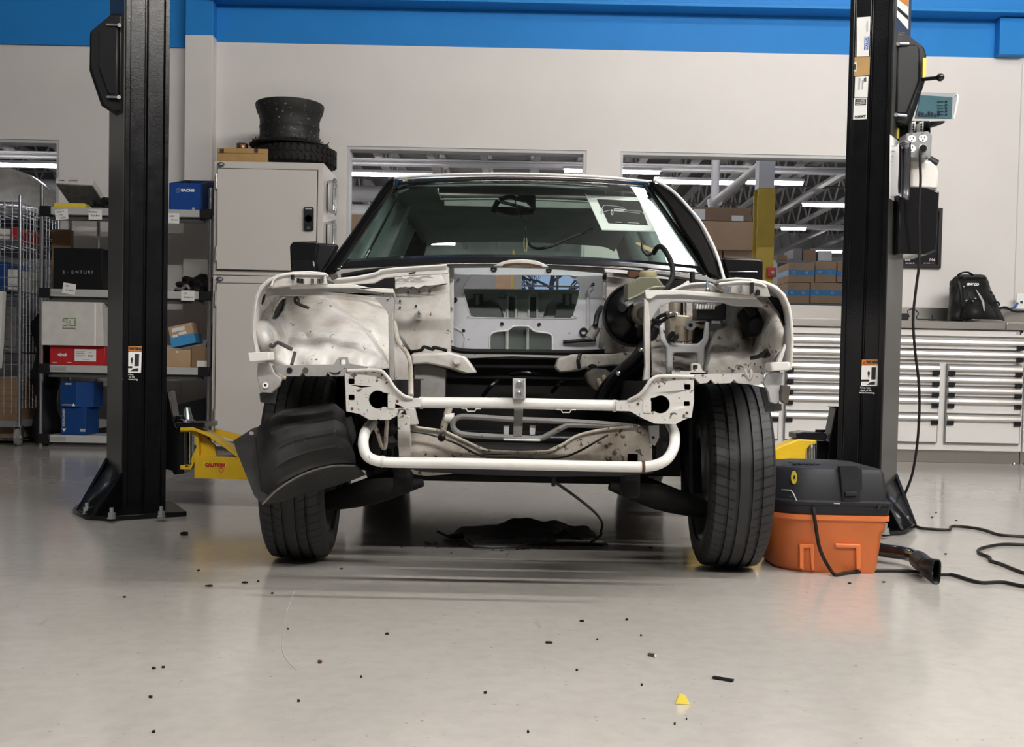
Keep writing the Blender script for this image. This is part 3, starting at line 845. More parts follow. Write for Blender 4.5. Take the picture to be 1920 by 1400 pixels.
# top shelf: flat white carton leaning on a yellow tool, dark bag
t = thing('yellow_tool_case', 'flat yellow tool case on the top shelf under a tilted carton', 'tool', (sx_(122), YS + 0.12, SZ[0]))
MB().box((sx_(122), YS + 0.12, SZ[0] + 0.022), (58 * YS / F, 0.10, 0.044)).build('case_body', 'print_yellow', t, bev=0.004)
ptext('lettering', 'WILTON', 126, 391, YS + 0.068, 3.5, 'ink_black', t)
c = P(123, 380, YS)
t = thing('flat_carton', 'flat white printed carton tilted on the yellow tool case', 'box', (c.x, YS + 0.26, SZ[0] + 0.045))
rt = Matrix.Rotation(R(-22), 3, 'X') @ Matrix.Rotation(R(2), 3, 'Y')
cc = Vector((c.x + 0.02, YS + 0.27, SZ[0] + 0.158))
MB().box(cc, (0.29, 0.32, 0.05), rt).build('carton_body', 'white_box', t, bev=0.003)
MB().box(cc - rt @ Vector((0, 0, 0.028)), (0.28, 0.31, 0.006), rt).build('carton_bottom', 'grey_part', t)
f0 = cc + rt @ Vector((0, -0.1625, 0))
text('lettering', 'Model', f0 + Vector((-0.10, 0, 0.004)), 0.012, 'ink_black', t); text('lettering', 'AIR ELEMENT', f0 + Vector((-0.01, 0, 0.004)), 0.009, 'print_red', t)
def lump(name, label, c, s, material, cat, seed=0, n=14, amp=0.35):
    rnd = random.Random(seed); ph = [rnd.uniform(0, 6.28) for _ in range(9)]
    rows = []
    for i in range(n + 1):
        v = math.pi * i / n; row = []
        for j in range(2 * n + 1):
            u = 2 * math.pi * j / (2 * n)
            d = Vector((math.sin(v) * math.cos(u), math.sin(v) * math.sin(u), math.cos(v)))
            k = 1 + amp * (math.sin(5 * d.x + ph[0]) * math.sin(6 * d.y + ph[1]) + 0.6 * math.sin(9 * d.z + 7 * d.x + ph[2])) * 0.6
            p = Vector((d.x * s[0], d.y * s[1], d.z * s[2])) * k
            p.z = max(p.z, -s[2] * 0.55)
            row.append(Vector(c) + p + Vector((0, 0, s[2] * 0.55)))
        rows.append(row)
    o = MB().grid(rows).build(name, material)
    return tag(o, label, cat)
lump('plastic_bag', 'crumpled dark plastic bag at the end of the top shelf', (sx_(186), YS + 0.22, SZ[0]), (0.13, 0.12, 0.07), 'fabric_black', 'bag', 3)
lump('parts_bag', 'clear wrapped dark parts on the shelf below the blue open box', (sx_(362), YS + 0.20, SZ[1]), (0.17, 0.15, 0.085), 'old_rubber', 'parts', 5)
t = thing('rubber_hose', 'grey coiled rubber hose beside the wrapped parts', 'hose', (sx_(345), YS + 0.1, SZ[1]))
MB().tube([(sx_(322), YS + 0.10, SZ[1] + 0.03), (sx_(335), YS + 0.08, SZ[1] + 0.025), (sx_(345), YS + 0.06, SZ[1] + 0.05), (sx_(352), YS + 0.05, SZ[1] + 0.02)], 0.012).build('hose_tube', 'grey_part', t)
# blue open-topped bin
t, (a, b, z0, z1) = sbox('blue_bin', 'royal blue open display bin with white lettering', 319, 375, 343, 0, YS + 0.02, 0.02, 'royal_box')
sidep = MB()
for x in (a - 0.005, b + 0.005):
    sidep.slabx([(YS + 0.03, z0), (YS + 0.42, z0), (YS + 0.42, z1 + 0.085), (YS + 0.03, z1)], x - 0.005, x + 0.005)
sidep.box(((a + b) / 2, YS + 0.42, (z0 + z1 + 0.085) / 2), (b - a + 0.02, 0.012, z1 - z0 + 0.085))
sidep.build('bin_sides', 'navy_box', t)
ptext('lettering', 'SACHS', 352, 357, YS + 0.018, 4.6, 'print_white', t, wpx=25, offset=0.002)
lg = MB()
c = P(334, 357, YS + 0.019)
lg.tube([c + Vector((x, 0, z)) for x, z in ((0.018, 0.012), (-0.005, 0.013), (-0.012, 0.004), (0.012, -0.001), (0.008, -0.012), (-0.018, -0.013))], 0.0035, 6, 4, flat=(1, 0.4))
lg.build('logo_mark', 'print_white', t)
MB().pbox(360, 389, 365, 394, YS + 0.0185, 0.002).build('corner_mark', 'print_grey', t)
MB().pbox(348, 338, 356, 343, YS + 0.2, 0.05).build('bin_contents', 'black_plastic', t)
# second shelf: black carton and brown carton behind
t, (a, b, z0, z1) = sbox('black_carton', 'large matt black carton with spaced white lettering', 100, 192, 465, 1, YS + 0.03, 0.42, 'black_box')
MB().box((P(148, 470, YS).x, YS + 0.24, z1 + 0.001), (0.04, 0.38, 0.002)).build('top_tape', 'grey_part', t)
MB().pbox(142, 470, 153, 482, YS + 0.0285, 0.002).build('front_tape', 'black_gloss', t)
for s, x in zip('E-ENTURI', (119.5, 127, 136, 144.5, 152, 159.5, 167, 173)):
    ptext('lettering', s if s != '-' else '.', x, 510 if s != '-' else 508.5, YS + 0.028, 5.8 if s != '-' else 4, 'print_grey', t)
t, _ = sbox('cardboard_box', 'brown carton behind the black carton on the rack', 97, 132, 430, 1, YS + 0.47, 0.07, 'cardboard_dark')
# third shelf: white carton on red carton
t, (a, b, z0, z1) = sbox('red_carton', 'flat glossy red carton with white label under the white carton', 93, 197, 648, 2, YS + 0.02, 0.40, 'red_box')
zr = z1
ptext('lettering', 'eibach', 115.5, 665, YS + 0.018, 4.6, 'print_white', t, wpx=18, shear=0.35, offset=0.003)
lb2 = MB().pbox(140, 654.5, 180, 677, YS + 0.0185, 0.002).build('shipping_label', 'paper', t)
for k, (x0, x1, y0, y1) in enumerate(((142, 160, 658, 659), (142, 158, 661, 663.5), (142, 160, 665.5, 667), (142, 155, 668.5, 669.5), (165, 174, 665, 669), (166, 172, 659, 661), (155, 168, 673.5, 674.5), (142, 146, 673, 674))):
    MB().pbox(x0, y0, x1, y1, YS + 0.018, 0.001).build('print_line', 'print_grey', lb2)
for x0, x1 in ((98, 107), (126, 134)): MB().pbox(x0, 679, x1, 680, YS + 0.0185, 0.001).build('small_print', 'print_white', t)
za, zt = zr + 0.0, P(130, 566, YS).z
a, b = P(81, 600, YS).x, P(198, 600, YS).x
t = thing('white_carton', 'scuffed white carton with green logo on the red carton', 'box', ((a + b) / 2, YS + 0.2, zr))
MB().prism([(a, za), (b - 0.0, za), (b - 0.02, zt), (a + 0.0, zt)], [], lambda x, z: (x, YS - 0.03, z), lambda x, z: (x - 0.0, YS + 0.36, z)).build('carton_body', 'white_box', t, bev=0.004)
MB().box((P(181, 600, YS).x, YS - 0.031, (za + zt) / 2), (0.012, 0.003, zt - za - 0.01)).build('edge_fold', 'print_white', t)
gl = MB()
def gpath(pts): gl.tube([P(x, y, YS - 0.033) for x, y in pts], 0.0075, 6, 0, flat=(1, 0.3))
gpath([(118, 610), (126, 610), (126, 597), (119, 597), (119, 602), (122, 602)])
gpath([(122, 596), (142, 596), (142, 602), (140, 603), (142, 605), (142, 610), (131, 610), (131, 600)])
gl.build('logo_mark', 'print_green', t)
ptext('lettering', 'ENGINEERING', 129.5, 615.5, YS - 0.032, 2.6, 'ink_black', t, wpx=25)
# bottom shelf: two blue boxes
t, (a, b, z0, z1) = sbox('blue_carton', 'lower navy blue carton standing on the bottom shelf', 114, 161, 763, 3, YS + 0.03, 0.28, 'navy_box')
ptext('lettering', 'LEMFÖRDER', 119, 783, YS + 0.028, 4.2, 'print_white', t, roty=-90, wpx=None)
MB().plate([(116, 803), (124, 803), (120, 809)], YS + 0.028, 0.001).build('logo_mark', 'print_white', t)
MB().pbox(150, 804, 160, 809, YS + 0.0285, 0.002).build('corner_label', 'print_grey', t)
zz = z1
a, b = P(111, 740, YS).x, P(167, 740, YS).x
zt = P(138, 715, YS).z
t = thing('blue_carton', 'upper navy blue carton stacked on the lower one', 'box', ((a + b) / 2, YS + 0.2, zz))
am = P(143, 740, YS).x
MB().prism([(a, YS + 0.02), (am, YS - 0.0), (b, YS + 0.10), (b, YS + 0.30), (a, YS + 0.30)], [], lambda x, y: (x, y, zz), lambda x, y: (x, y, zt)).build('carton_body', 'navy_box', t, bev=0.003)
c0 = P(129, 759, YS + 0.004)
text('lettering', 'LEMFÖRDER', c0 + Vector((-0.01, 0, 0)), 0.013, 'print_grey', t, width=0.085)
MB().plate([(135, 761), (141, 761), (138, 755.5)], YS - 0.004, 0.002).build('logo_mark', 'print_white', t)
MB().pbox(122, 718, 134, 721, YS + 0.003, 0.002).build('top_print', 'print_grey', t)
text('lettering', 'LEMFÖRDER', P(164.5, 746, YS + 0.083), 0.017, 'print_white', t, rotz=40, roty=90, width=0.012)
MB().plate([(161.5, 725), (167, 728), (164.5, 720)], YS + 0.08, 0.002).build('logo_mark', 'print_white', t)
# lower boxes right of the lift post
t, _ = sbox('cardboard_box', 'plain tan carton on the third shelf left of its neighbour', 305, 357, 655, 2, YS + 0.02, 0.35, 'cardboard')
MB().pbox(330, 658, 334, 661, YS + 0.018, 0.003).build('tape_scrap', 'print_white', t)
t, _ = sbox('cardboard_box', 'darker tan carton with torn label beside the locker', 359, 390, 650, 2, YS + 0.02, 0.35, 'cardboard_dark')
MB().pbox(369, 676, 389, 688, YS + 0.018, 0.003).build('torn_label', 'paper', t)
zt_ = P(330, 655, YS).z
t = thing('taped_parcel', 'tilted tan parcel with blue tape on the tan carton', 'parcel', (sx_(338), YS + 0.16, zt_))
rt = Matrix.Rotation(R(-13), 3, 'Y')
c = Vector((sx_(337), YS + 0.16, zt_ + 0.115))
MB().box(c, (0.185, 0.2, 0.155), rt).build('parcel_body', 'cardboard', t, bev=0.004)
MB().box(c - rt @ Vector((0, 0, 0.043)), (0.189, 0.204, 0.075), rt).build('tape', 'tape_blue', t)
for dx, dz, w_, h_ in ((-0.015, 0.045, 0.10, 0.03), (0.01, 0.01, 0.06, 0.02), (-0.05, 0.0, 0.04, 0.02)):
    MB().box(c + rt @ Vector((dx, -0.102, dz)), (w_, 0.002, h_), rt).build('parcel_label', 'paper', t)
t = thing('dark_folder', 'dark upright folder leaning on the rack beside the parcel', 'folder', (sx_(380), YS + 0.2, P(375, 650, YS).z))
MB().slabx([(YS + 0.05, P(375, 650, YS).z), (YS + 0.33, P(375, 650, YS).z), (YS + 0.33, P(375, 598, YS).z), (YS + 0.25, P(375, 598, YS).z)], sx_(383), sx_(388)).build('folder_body', 'black_plastic', t)
# dark sheet leaning on the bottom shelf
t = thing('rubber_mat', 'black rubber mat leaning on the bottom shelf', 'mat', (sx_(280), YS + 0.35, SZ[3]))
MB().plate([(160, 806), (200, 800), (200, 790), (388, 745), (392, 820), (160, 820)], YS + 0.36, 0.02).build('mat_sheet', 'black_plastic', t)
# tall dark bundle between cart and rack
t = thing('dark_sack', 'dark hanging sack between the wire cart and the rack', 'bag', (P(85, 830, YS + 0.3).x, YS + 0.3, 0))
rows = []
for i in range(16):
    z = 1.02 * (1 - i / 15); row = []
    for k in range(21):
        a = 2 * math.pi * k / 20
        rr = (0.08 + 0.03 * math.sin(3.1 * i * 0.35)) * (1 + 0.12 * math.sin(5 * a + i * 0.4)) * (0.45 if i == 0 else 1)
        row.append((P(84, 830, YS + 0.32).x + rr * math.cos(a), YS + 0.34 + 0.13 * math.sin(a), z))
    rows.append(row)
MB().grid(rows).build('sack_body', 'fabric_black', t)
o = MB().cyl((P(47, 836, YS).x, YS + 0.28, 0.0), (P(47, 800, YS).x, YS + 0.28, 0.22), 0.035, n=14).build('cardboard_tube', 'cardboard')
tag(o, 'short brown cardboard tube standing beside the cart wheel', 'tube')

# ---- wire security cart, cut by the left edge of the photo
YC = 8.62
cx1 = P(37, 600, YC).x; cx0 = cx1 - 1.15; cyb = YC + 0.72
cz0, cz1 = 0.16, P(40, 372, YC).z
ct = thing('wire_cart', 'tall chrome wire mesh cart on casters at left edge', 'cart', ((cx0 + cx1) / 2, (YC + cyb) / 2, 0))
for x in (cx0, cx1):
    for y in (YC, cyb):
        p = MB().cyl((x, y, 0.14), (x, y, cz1 + 0.02), 0.014, n=12).build('post', 'chrome_wire', ct)
        cs = MB().lathe([(0.0, -0.016), (0.05, -0.016), (0.062, -0.012), (0.066, 0), (0.062, 0.012), (0.05, 0.016), (0.0, 0.016)], (x, y - 0.02, 0.068), 'X', 28).build('caster', 'grey_part', ct)
        MB().box((x - 0.024, y - 0.01, 0.10), (0.006, 0.05, 0.10)).box((x + 0.024, y - 0.01, 0.10), (0.006, 0.05, 0.10)).box((x, y - 0.005, 0.148), (0.056, 0.055, 0.008)).build('caster_fork', 'zinc', cs)
        MB().cyl((x - 0.03, y - 0.02, 0.068), (x + 0.03, y - 0.02, 0.068), 0.012, n=12).build('axle', 'zinc', cs)
def mesh_panel(a, b, z0, z1, nv, nh, r=0.0032):
    m = MB(); a = Vector(a); b = Vector(b)
    for i in range(nv + 1):
        p = a.lerp(b, i / nv); m.tube([(p.x, p.y, z0), (p.x, p.y, z1)], r, 5, 0)
    for j in range(nh + 1):
        z = z0 + (z1 - z0) * j / nh; m.tube([(a.x, a.y, z), (b.x, b.y, z)], r, 5, 0)
    return m
mesh_panel((cx0, YC - 0.005, 0), (cx1, YC - 0.005, 0), cz0 + 0.08, cz1 - 0.03, 20, 17).build('mesh_panel', 'chrome_wire', ct)
mesh_panel((cx1, YC, 0), (cx1, cyb, 0), cz0 + 0.12, cz1 - 0.03, 12, 22).build('mesh_panel', 'chrome_wire', ct)
mesh_panel((cx0, cyb, 0), (cx1, cyb, 0), cz0 + 0.12, cz1 - 0.03, 12, 22).build('mesh_panel', 'chrome_wire', ct)
mesh_panel((cx0, YC, 0), (cx0, cyb, 0), cz0 + 0.12, cz1 - 0.03, 12, 22).build('mesh_panel', 'chrome_wire', ct)
CS = []
for py in (825, 660, 545, 450, 389):
    z = P(20, py, YC).z; CS.append(z)
    m = MB()
    for k in range(14):
        x = cx0 + (cx1 - cx0) * k / 13; m.tube([(x, YC, z), (x, cyb, z)], 0.004, 5, 0)
    for y in (YC + 0.01, cyb - 0.01):
        for dz in (0, 0.035): m.tube([(cx0, y, z + dz), (cx1, y, z + dz)], 0.004, 5, 0)
        zz = []
        for k in range(31): zz.append((cx0 + (cx1 - cx0) * k / 30, y, z + (0.035 if k % 2 else 0)))
        m.tube(zz, 0.003, 5, 0)
    m.build('wire_shelf', 'chrome_wire', ct)
MB().box(((cx0 + cx1) / 2, (YC + cyb) / 2, 0.165), (cx1 - cx0, cyb - YC, 0.05)).build('base_frame', 'steel_dark', ct)
def cbox(label, x0, x1, y0, si, material, dy=0.12, name='carton', depth=0.4):
    z0 = CS[si] + 0.006; Y = YC + dy
    z1 = P((x0 + x1) / 2, y0, Y).z; a, b = P(x0, y0, Y).x, P(x1, y0, Y).x
    t = thing(name, label, 'box', ((a + b) / 2, Y + depth / 2, z0))
    MB().box(((a + b) / 2, Y + depth / 2, (z0 + z1) / 2), (b - a, depth, z1 - z0)).build('carton_body', material, t, bev=0.004)
    MB().box(((a + b) / 2, Y + depth / 2, z1 + 0.001), (b - a, 0.05, 0.002)).build('top_seam', 'tape_tan', t)
cbox('brown carton on the lowest shelf of the wire cart', -60, 32, 706, 0, 'cardboard_dark')
cbox('grey bin on the second shelf of the wire cart', -60, 30, 575, 1, 'steel_dark')
cbox('dark bin with blue side in the middle of the wire cart', -50, 12, 490, 2, 'navy_box')
cbox('white carton on the middle shelf of the wire cart', 14, 32, 505, 2, 'white_box')
cbox('white carton on the fourth shelf of the wire cart', -40, 18, 428, 3, 'white_box')
cbox('red edged dark carton beside the white one in the cart', 20, 33, 425, 3, 'red_box')
o = MB().plate([(-40, 545), (6, 546), (2, 640), (-2, 690), (-40, 700)], YC - 0.10, 0.05).build('garment_bag', 'tank_plastic')
tag(o, 'pale cloth hanging at the left edge before the wire cart', 'cloth')
# ============================================================ RIGHT SIDE: bench, poster, backpack
YN = 8.75
bz = lambda py, px=1700: P(px, py, YN).z
bx = lambda px, py=720: P(px, py, YN).x
BD = 0.63
zt0, zt1 = bz(615), bz(600)
def drawer(t, x0, x1, z0, z1, grips=True, end='both'):
    d = MB().box(((x0 + x1) / 2, YN + 0.004, (z0 + z1) / 2 - 0.008), (x1 - x0, 0.02, z1 - z0 - 0.022)).build('drawer', 'drawer_paint', t, bev=0.002)
    g = MB()
    prof = [(YN - 0.006, z1 - 0.052), (YN - 0.034, z1 - 0.052), (YN - 0.040, z1 - 0.040), (YN - 0.034, z1 - 0.016), (YN - 0.006, z1 - 0.004)]
    g.slabx(prof, x0, x1).build('handle', 'drawer_grip', d, bev=0.003)
    if grips:
        for s, x in ((1, x0), (-1, x1)):
            if end in ('both', 'right' if s < 0 else 'left'):
                MB().slabx([(YN - 0.010, z1 - 0.088), (YN - 0.030, z1 - 0.082), (YN - 0.032, z1 - 0.053), (YN - 0.010, z1 - 0.053)], x, x + s * 0.05).build('handle_cap', 'black_plastic', d)
    return d
def cabinet(label, x0, x1, cols, header_split=None):
    z0, z1 = bz(843), zt0
    t = thing('drawer_cabinet', label, 'cabinet', ((x0 + x1) / 2, YN + BD / 2, 0.10), 'drawer cabinets under the steel worktop')
    MB().box(((x0 + x1) / 2, YN + BD / 2 + 0.014, (z0 + z1) / 2), (x1 - x0 - 0.004, BD - 0.028, z1 - z0)).build('carcass', 'drawer_paint', t, bev=0.003)
    MB().box(((x0 + x1) / 2, YN + 0.014, (bz(617) + bz(628)) / 2), (x1 - x0 - 0.006, 0.03, bz(617) - bz(628))).build('top_rail', 'drawer_paint', t, bev=0.002)
    hx0, hx1 = x0 + 0.012, x1 - 0.03
    for a, b in ((632, 653), (654, 674)):
        drawer(t, hx0, hx1, bz(b), bz(a))
    for c0, c1 in cols:
        MB().box(((c0 + c1) / 2, YN + 0.008, (bz(680) + bz(829)) / 2), (c1 - c0 + 0.014, 0.012, bz(680) - bz(829))).build('drawer_gap', 'steel_dark', t)
        for a, b in ((681, 701), (702, 721), (722, 741), (742, 773), (774, 828)):
            drawer(t, c0, c1, bz(b), bz(a))
    MB().box(((x0 + x1) / 2, YN + BD / 2 + 0.03, (bz(843) + bz(866)) / 2), (x1 - x0, BD - 0.06, bz(843) - bz(866))).build('plinth', 'stainless', t)
    for x in (x0 + 0.04, x1 - 0.04):
        MB().cyl((x, YN + 0.06, 0.0), (x, YN + 0.06, bz(866)), 0.012, n=12).lathe([(0.0, 0), (0.026, 0), (0.022, 0.010), (0.0, 0.012)], (x, YN + 0.06, 0.0), 'Z', 16).build('levelling_foot', 'chrome', t)
    return t
c1 = cabinet('drawer cabinet below the backpack, right of the right lift post', bx(1618), bx(1922), [(bx(1626), bx(1759)), (bx(1776), bx(1914))])
badge = text('maker_badge', 'F', P(1915, 623.5, YN - 0.004), 0.03, 'ink_black', c1, offset=0.004)
MB().cyl(P(1907, 623.5, YN - 0.001), P(1907, 623.5, YN - 0.004), 0.015).build('maker_badge', 'print_grey', c1)
cabinet('drawer cabinet between the tyre and the right lift post', bx(1312), bx(1616), [(bx(1320), bx(1460)), (bx(1474), bx(1610))])
cabinet('drawer cabinet cut by the right edge of the photo', bx(1924), bx(2228), [(bx(1932), bx(2070)), (bx(2084), bx(2220))])
wt = thing('steel_worktop', 'long stainless steel worktop with backsplash below the right window', 'worktop', ((bx(1312) + bx(2228)) / 2, YN + 0.3, zt0))
for a, b in ((1250, 1879), (1880.5, 2228)):
    MB().box(((bx(a) + bx(b)) / 2, YN + 0.30, (zt0 + zt1) / 2 - 0.001), (bx(b) - bx(a), 0.66, zt1 - zt0 - 0.004)).build('top_slab', 'stainless', wt, bev=0.003)
MB().box(((bx(1250) + bx(2228)) / 2, YN + 0.632, (zt1 + P(1800, 578, YN + .63).z) / 2), (bx(2228) - bx(1250), 0.014, P(1800, 578, YN + .63).z - zt1)).build('backsplash', 'stainless', wt)
# adaptor with cable on the worktop
t = thing('power_adaptor', 'black power adaptor with looped cable beside the right lift post', 'adaptor', (bx(1693), YN + 0.2, zt1))
MB().box((P(1692, 590, YN + .2).x, YN + 0.25, zt1 + 0.032), (0.10, 0.12, 0.064)).build('adaptor_body', 'black_plastic', t, bev=0.008)
MB().tube([P(1705, 594, YN + .22), P(1702, 583, YN + .2), P(1712, 579, YN + .18), P(1722, 587, YN + .17), P(1718, 597, YN + .16), P(1735, 598.5, YN + .16), P(1755, 598.5, YN + .16)], 0.004, 6, 5).build('cable', 'black_plastic', t)
t = thing('suction_cup', 'small black cup hook lying on the steel worktop', 'tool', P(1748, 599, YN + 0.2))
MB().lathe([(0.0, 0), (0.05, 0), (0.03, 0.012), (0.006, 0.018), (0.004, 0.06), (0.0, 0.06)], (P(1748, 599, YN + .2).x, YN + 0.2, zt1), 'Z', 20).build('cup_body', 'black_plastic', t)
# backpack
YK = 8.92
bp = thing('backpack', 'black backpack with grey stripe on the steel worktop', 'backpack', (P(1832, 599, YK).x, YK + 0.14, zt1))
def outline_rows(px_rows):
    px_rows = [tuple(a + (b - a) * t / 3 for a, b in zip(r0, r1)) for r0, r1 in zip(px_rows, px_rows[1:]) for t in range(3)] + [px_rows[-1]]
    rows = []
    for py, xl, xr, th in px_rows:
        row = []
        for k in range(25):
            a = math.pi * k / 24
            u = -math.cos(a)
            x = (xl + xr) / 2 + (xr - xl) / 2 * math.copysign(abs(u) ** 0.8, u)
            p = P(x, py, YK + 0.22 - th * max(0.0, math.sin(a)) ** 0.55 + 0.010 * math.sin(py * 0.21 + k * 0.5) * math.sin(k * 0.9))
            p.z = max(p.z, zt1 + 0.002)
            row.append(p)
        rows.append(row)
    return rows
rw = outline_rows([(514, 1800, 1838, 0.05), (516, 1795, 1847, 0.10), (520, 1788, 1850, 0.14), (528, 1782, 1854, 0.17), (540, 1779.5, 1857, 0.20), (555, 1780, 1864, 0.23), (570, 1779, 1871, 0.25), (585, 1777, 1877, 0.26), (595, 1776, 1882, 0.26), (600.5, 1776, 1885, 0.25)])
b = MB().grid(rw)
b.build('pack_body', 'fabric_black', bp, solid=0.01, off=-1, ang=60)
MB().box((P(1822, 599, YK).x, YK + 0.19, (zt1 + P(1832, 518, YK).z) / 2), (0.22, 0.05, P(1832, 525, YK).z - zt1)).build('back_panel', 'fabric_black', bp, bev=0.02)
MB().tube([P(1796, 516, YK + .08), P(1803, 511.5, YK + .05), P(1815, 510.5, YK + .05), P(1824, 516, YK + .08)], 0.010, 8, 5, flat=(1, .6)).build('handle', 'fabric_black', bp)
pk = MB()
rows = []
for i in range(9):
    v = i / 8; row = []
    for k in range(13):
        a = math.pi * k / 12
        x = lerp([(0, 1806), (1, 1790)], v) + (lerp([(0, 1852), (1, 1877)], v) - lerp([(0, 1806), (1, 1790)], v)) * k / 12
        e_ = max(0.0, math.sin(a)) ** 0.5 * math.sin(math.pi * (0.04 + 0.62 * v)) ** 0.6; p = P(x, 556 + 42 * v, max(YN + 0.03, YK + 0.10 - 0.235 * e_)); p.z = max(p.z, zt1 + 0.003)
        row.append(p)
    rows.append(row)
pk.grid(rows).build('front_pocket', 'fabric_black', bp, solid=0.008, off=-1, ang=60)
MB().tube([P(1830, 543, YK - .01), P(1838, 555, YK - .06), P(1843.5, 567, YK - .11), P(1845.5, 583, YK - .14)], [0.004, 0.010, 0.010, 0.004], 6, 5, flat=(1, .4)).build('grey_stripe', 'print_grey', bp)
MB().tube([P(1799, 527, YK + 0.03), P(1803, 545, YK - .0), P(1805, 560, YK - .04), P(1807, 575, YK - .09)], 0.014, 6, 5, flat=(1, .3)).build('strap', 'black_plastic', bp)
MB().tube([P(1852, 570, YK), P(1870, 566, YK + .05), P(1874, 572, YK + .08)], 0.008, 6, 4).build('strap', 'black_plastic', bp)
for pts, r_ in (([(1811, 530, .0), (1812, 545, -.03), (1818, 560, -.06), (1828, 577, -.1)], 0.004), ([(1854, 541, .05), (1862, 552, .02), (1868, 566, .02)], 0.006), ([(1783, 531, .12), (1786, 550, .1), (1786, 572, .08), (1785, 592, .07)], 0.006), ([(1797, 519, .08), (1812, 521, .05), (1832, 521, .05), (1848, 523, .08)], 0.005)):
    MB().tube([P(x, y, YK + d) for x, y, d in pts], r_, 6, 4).build('zip', 'black_gloss', bp)
for x, y, d in ((1812, 563, -.05), (1824, 564, -.08), (1829, 559, -.07), (1807, 537, -.02)): MB().box(P(x, y, YK + d - .01), (0.012, 0.006, 0.008)).build('reflector', 'print_grey', bp)
text('lettering', 'SPARCO', P(1824, 533, YK + 0.03), 0.016, 'print_white', bp, width=0.095, shear=0.2, offset=0.002)
o = MB().pbox(1822, 598.6, 1879, 600.2, YN + 0.06, 0.18).build('metal_plate', 'zinc')
tag(o, 'thin flat metal plate lying in front of the black backpack', 'plate')
# wall socket and blue cable
t = thing('wall_socket', 'white wall socket strip at the right edge above worktop', 'socket', P(1902, 565, YW))
MB().box((P(1905, 566, YW).x, YW - 0.11, P(1905, 566, YW).z), (0.10, 0.02, 0.13)).build('socket_plate', 'print_white', t, bev=0.004)
MB().box((P(1903, 568, YW).x, YW - 0.122, P(1905, 568, YW).z), (0.02, 0.006, 0.02)).build('socket_hole', 'ink_black', t)
o = MB().tube([P(1872, 580, 9.1), P(1880, 577, 9.15), P(1892, 579, 9.2), P(1902, 575, 9.25), P(1908, 568, 9.27)], 0.010, 8, 5).build('network_cable', 'blue_cable')
tag(o, 'blue network cable from the wall socket to the backpack', 'cable')
o = MB().tube([P(1872, 578, 9.1), P(1886, 576, 9.12), P(1897, 582, 9.14), P(1910, 584, 9.16), P(1940, 583, 9.16)], 0.009, 8, 5).build('black_cable', 'cord')
tag(o, 'black cable behind the backpack running off the right edge', 'cable')
# framed poster
t = thing('framed_poster', 'black framed dark poster on the wall behind right lift post', 'poster', P(1726, 446, YW - 0.02))
x0, x1 = P(1688, 446, YW - .03).x, P(1766, 446, YW - .03).x
z0, z1 = P(1726, 502, YW - .03).z, P(1726, 389, YW - .03).z
MB().slaby([(x0, z0), (x1, z0), (x1, z1), (x0, z1)], YW - 0.035, YW - 0.002, [[(x0 + .03, z0 + .03), (x1 - .03, z0 + .03), (x1 - .03, z1 - .03), (x0 + .03, z1 - .03)]]).build('frame', 'black_plastic', t, bev=0.003)
MB().box(((x0 + x1) / 2, YW - 0.015, (z0 + z1) / 2), (x1 - x0 - .06, 0.01, z1 - z0 - .06)).build('print', 'black_box', t)
ptext('lettering', 'BMW', 1702, 488, YW - 0.021, 3, 'print_white', t); ptext('lettering', 'M4', 1748, 487.5, YW - 0.021, 6, 'print_white', t)
for x, w_, m_ in ((1700, 4, 'print_white'), (1707, 6, 'print_white'), (1713, 3, 'print_white'), (1734, 5, 'print_grey'), (1741, 6, 'print_grey'), (1749, 6, 'print_red')):
    MB().pbox(x - w_ / 2, 492.5, x + w_ / 2, 494, YW - 0.0215, 0.001).build('small_print', m_, t)

# ============================================================ LIFT POSTS
ALPHA = R(30)
YP = 4.80
class Post:
    """frame of one lift column: near corner A, u along its front face, v back along its outer side"""
    def __init__(s, apx, side):
        s.side = side
        s.A = Vector((P(apx, 700, YP).x, YP, 0))
        s.u = Vector((math.cos(ALPHA) * side, math.sin(ALPHA), 0))
        s.v = Vector((-math.sin(ALPHA) * side, math.cos(ALPHA), 0))
        s.n = -s.v
    def p(s, u, v, z=0): return s.A + s.u * u + s.v * v + Vector((0, 0, z))
    def hit(s, px, py, off=0.0, face='front'):
        n = s.n if face == 'front' else -s.u
        d = ray(px, py); o = Vector((0, 0, CAM_H))
        return o + d * ((s.A + n * off - o).dot(n) / d.dot(n))
    def quad(s, pts, off=0.0012, t=0.001, face='front'):
        n = s.n if face == 'front' else -s.u
        f = [s.hit(x, y, off, face) for x, y in pts]
        m = MB()
        k = len(f)
        m.add(f + [q - n * t for q in f], [tuple(range(k)), tuple(range(2 * k - 1, k - 1, -1))] + [(i, (i + 1) % k, k + (i + 1) % k, k + i) for i in range(k)])
        return m
    def rot(s): return 30 if s.side > 0 else -30
PW, PD, PH = 0.182, 0.335, 3.7
def column(label, apx, side):
    q = Post(apx, side)
    t = thing('lift_post', label, 'car lift', q.p(PW / 2, PD / 2))
    g = 0.014
    sect = [(0, 0), (0.020, 0), (0.023, g), (0.082, g), (0.085, g + 0.012), (0.092, g + 0.012), (0.095, g), (PW - 0.022, g), (PW - 0.019, 0), (PW, 0), (PW, PD), (0, PD)]
    f = lambda a, b: q.p(a, b, 0.02); k = lambda a, b: q.p(a, b, PH)
    c = MB().prism(sect, [], f, k).build('column', 'black_metal', t, bev=0.002)
    MB().prism([(-0.004, 0.012), (-0.0005, 0.012), (-0.0005, PD), (-0.004, PD)], [], f, k).build('side_sheen', 'lift_sheen', t)  # overlay that paints a reflected sheen on the outer side
    return q, t
QL, TL = column('left black lift post with yellow arm, base bolted to floor', 231, 1)
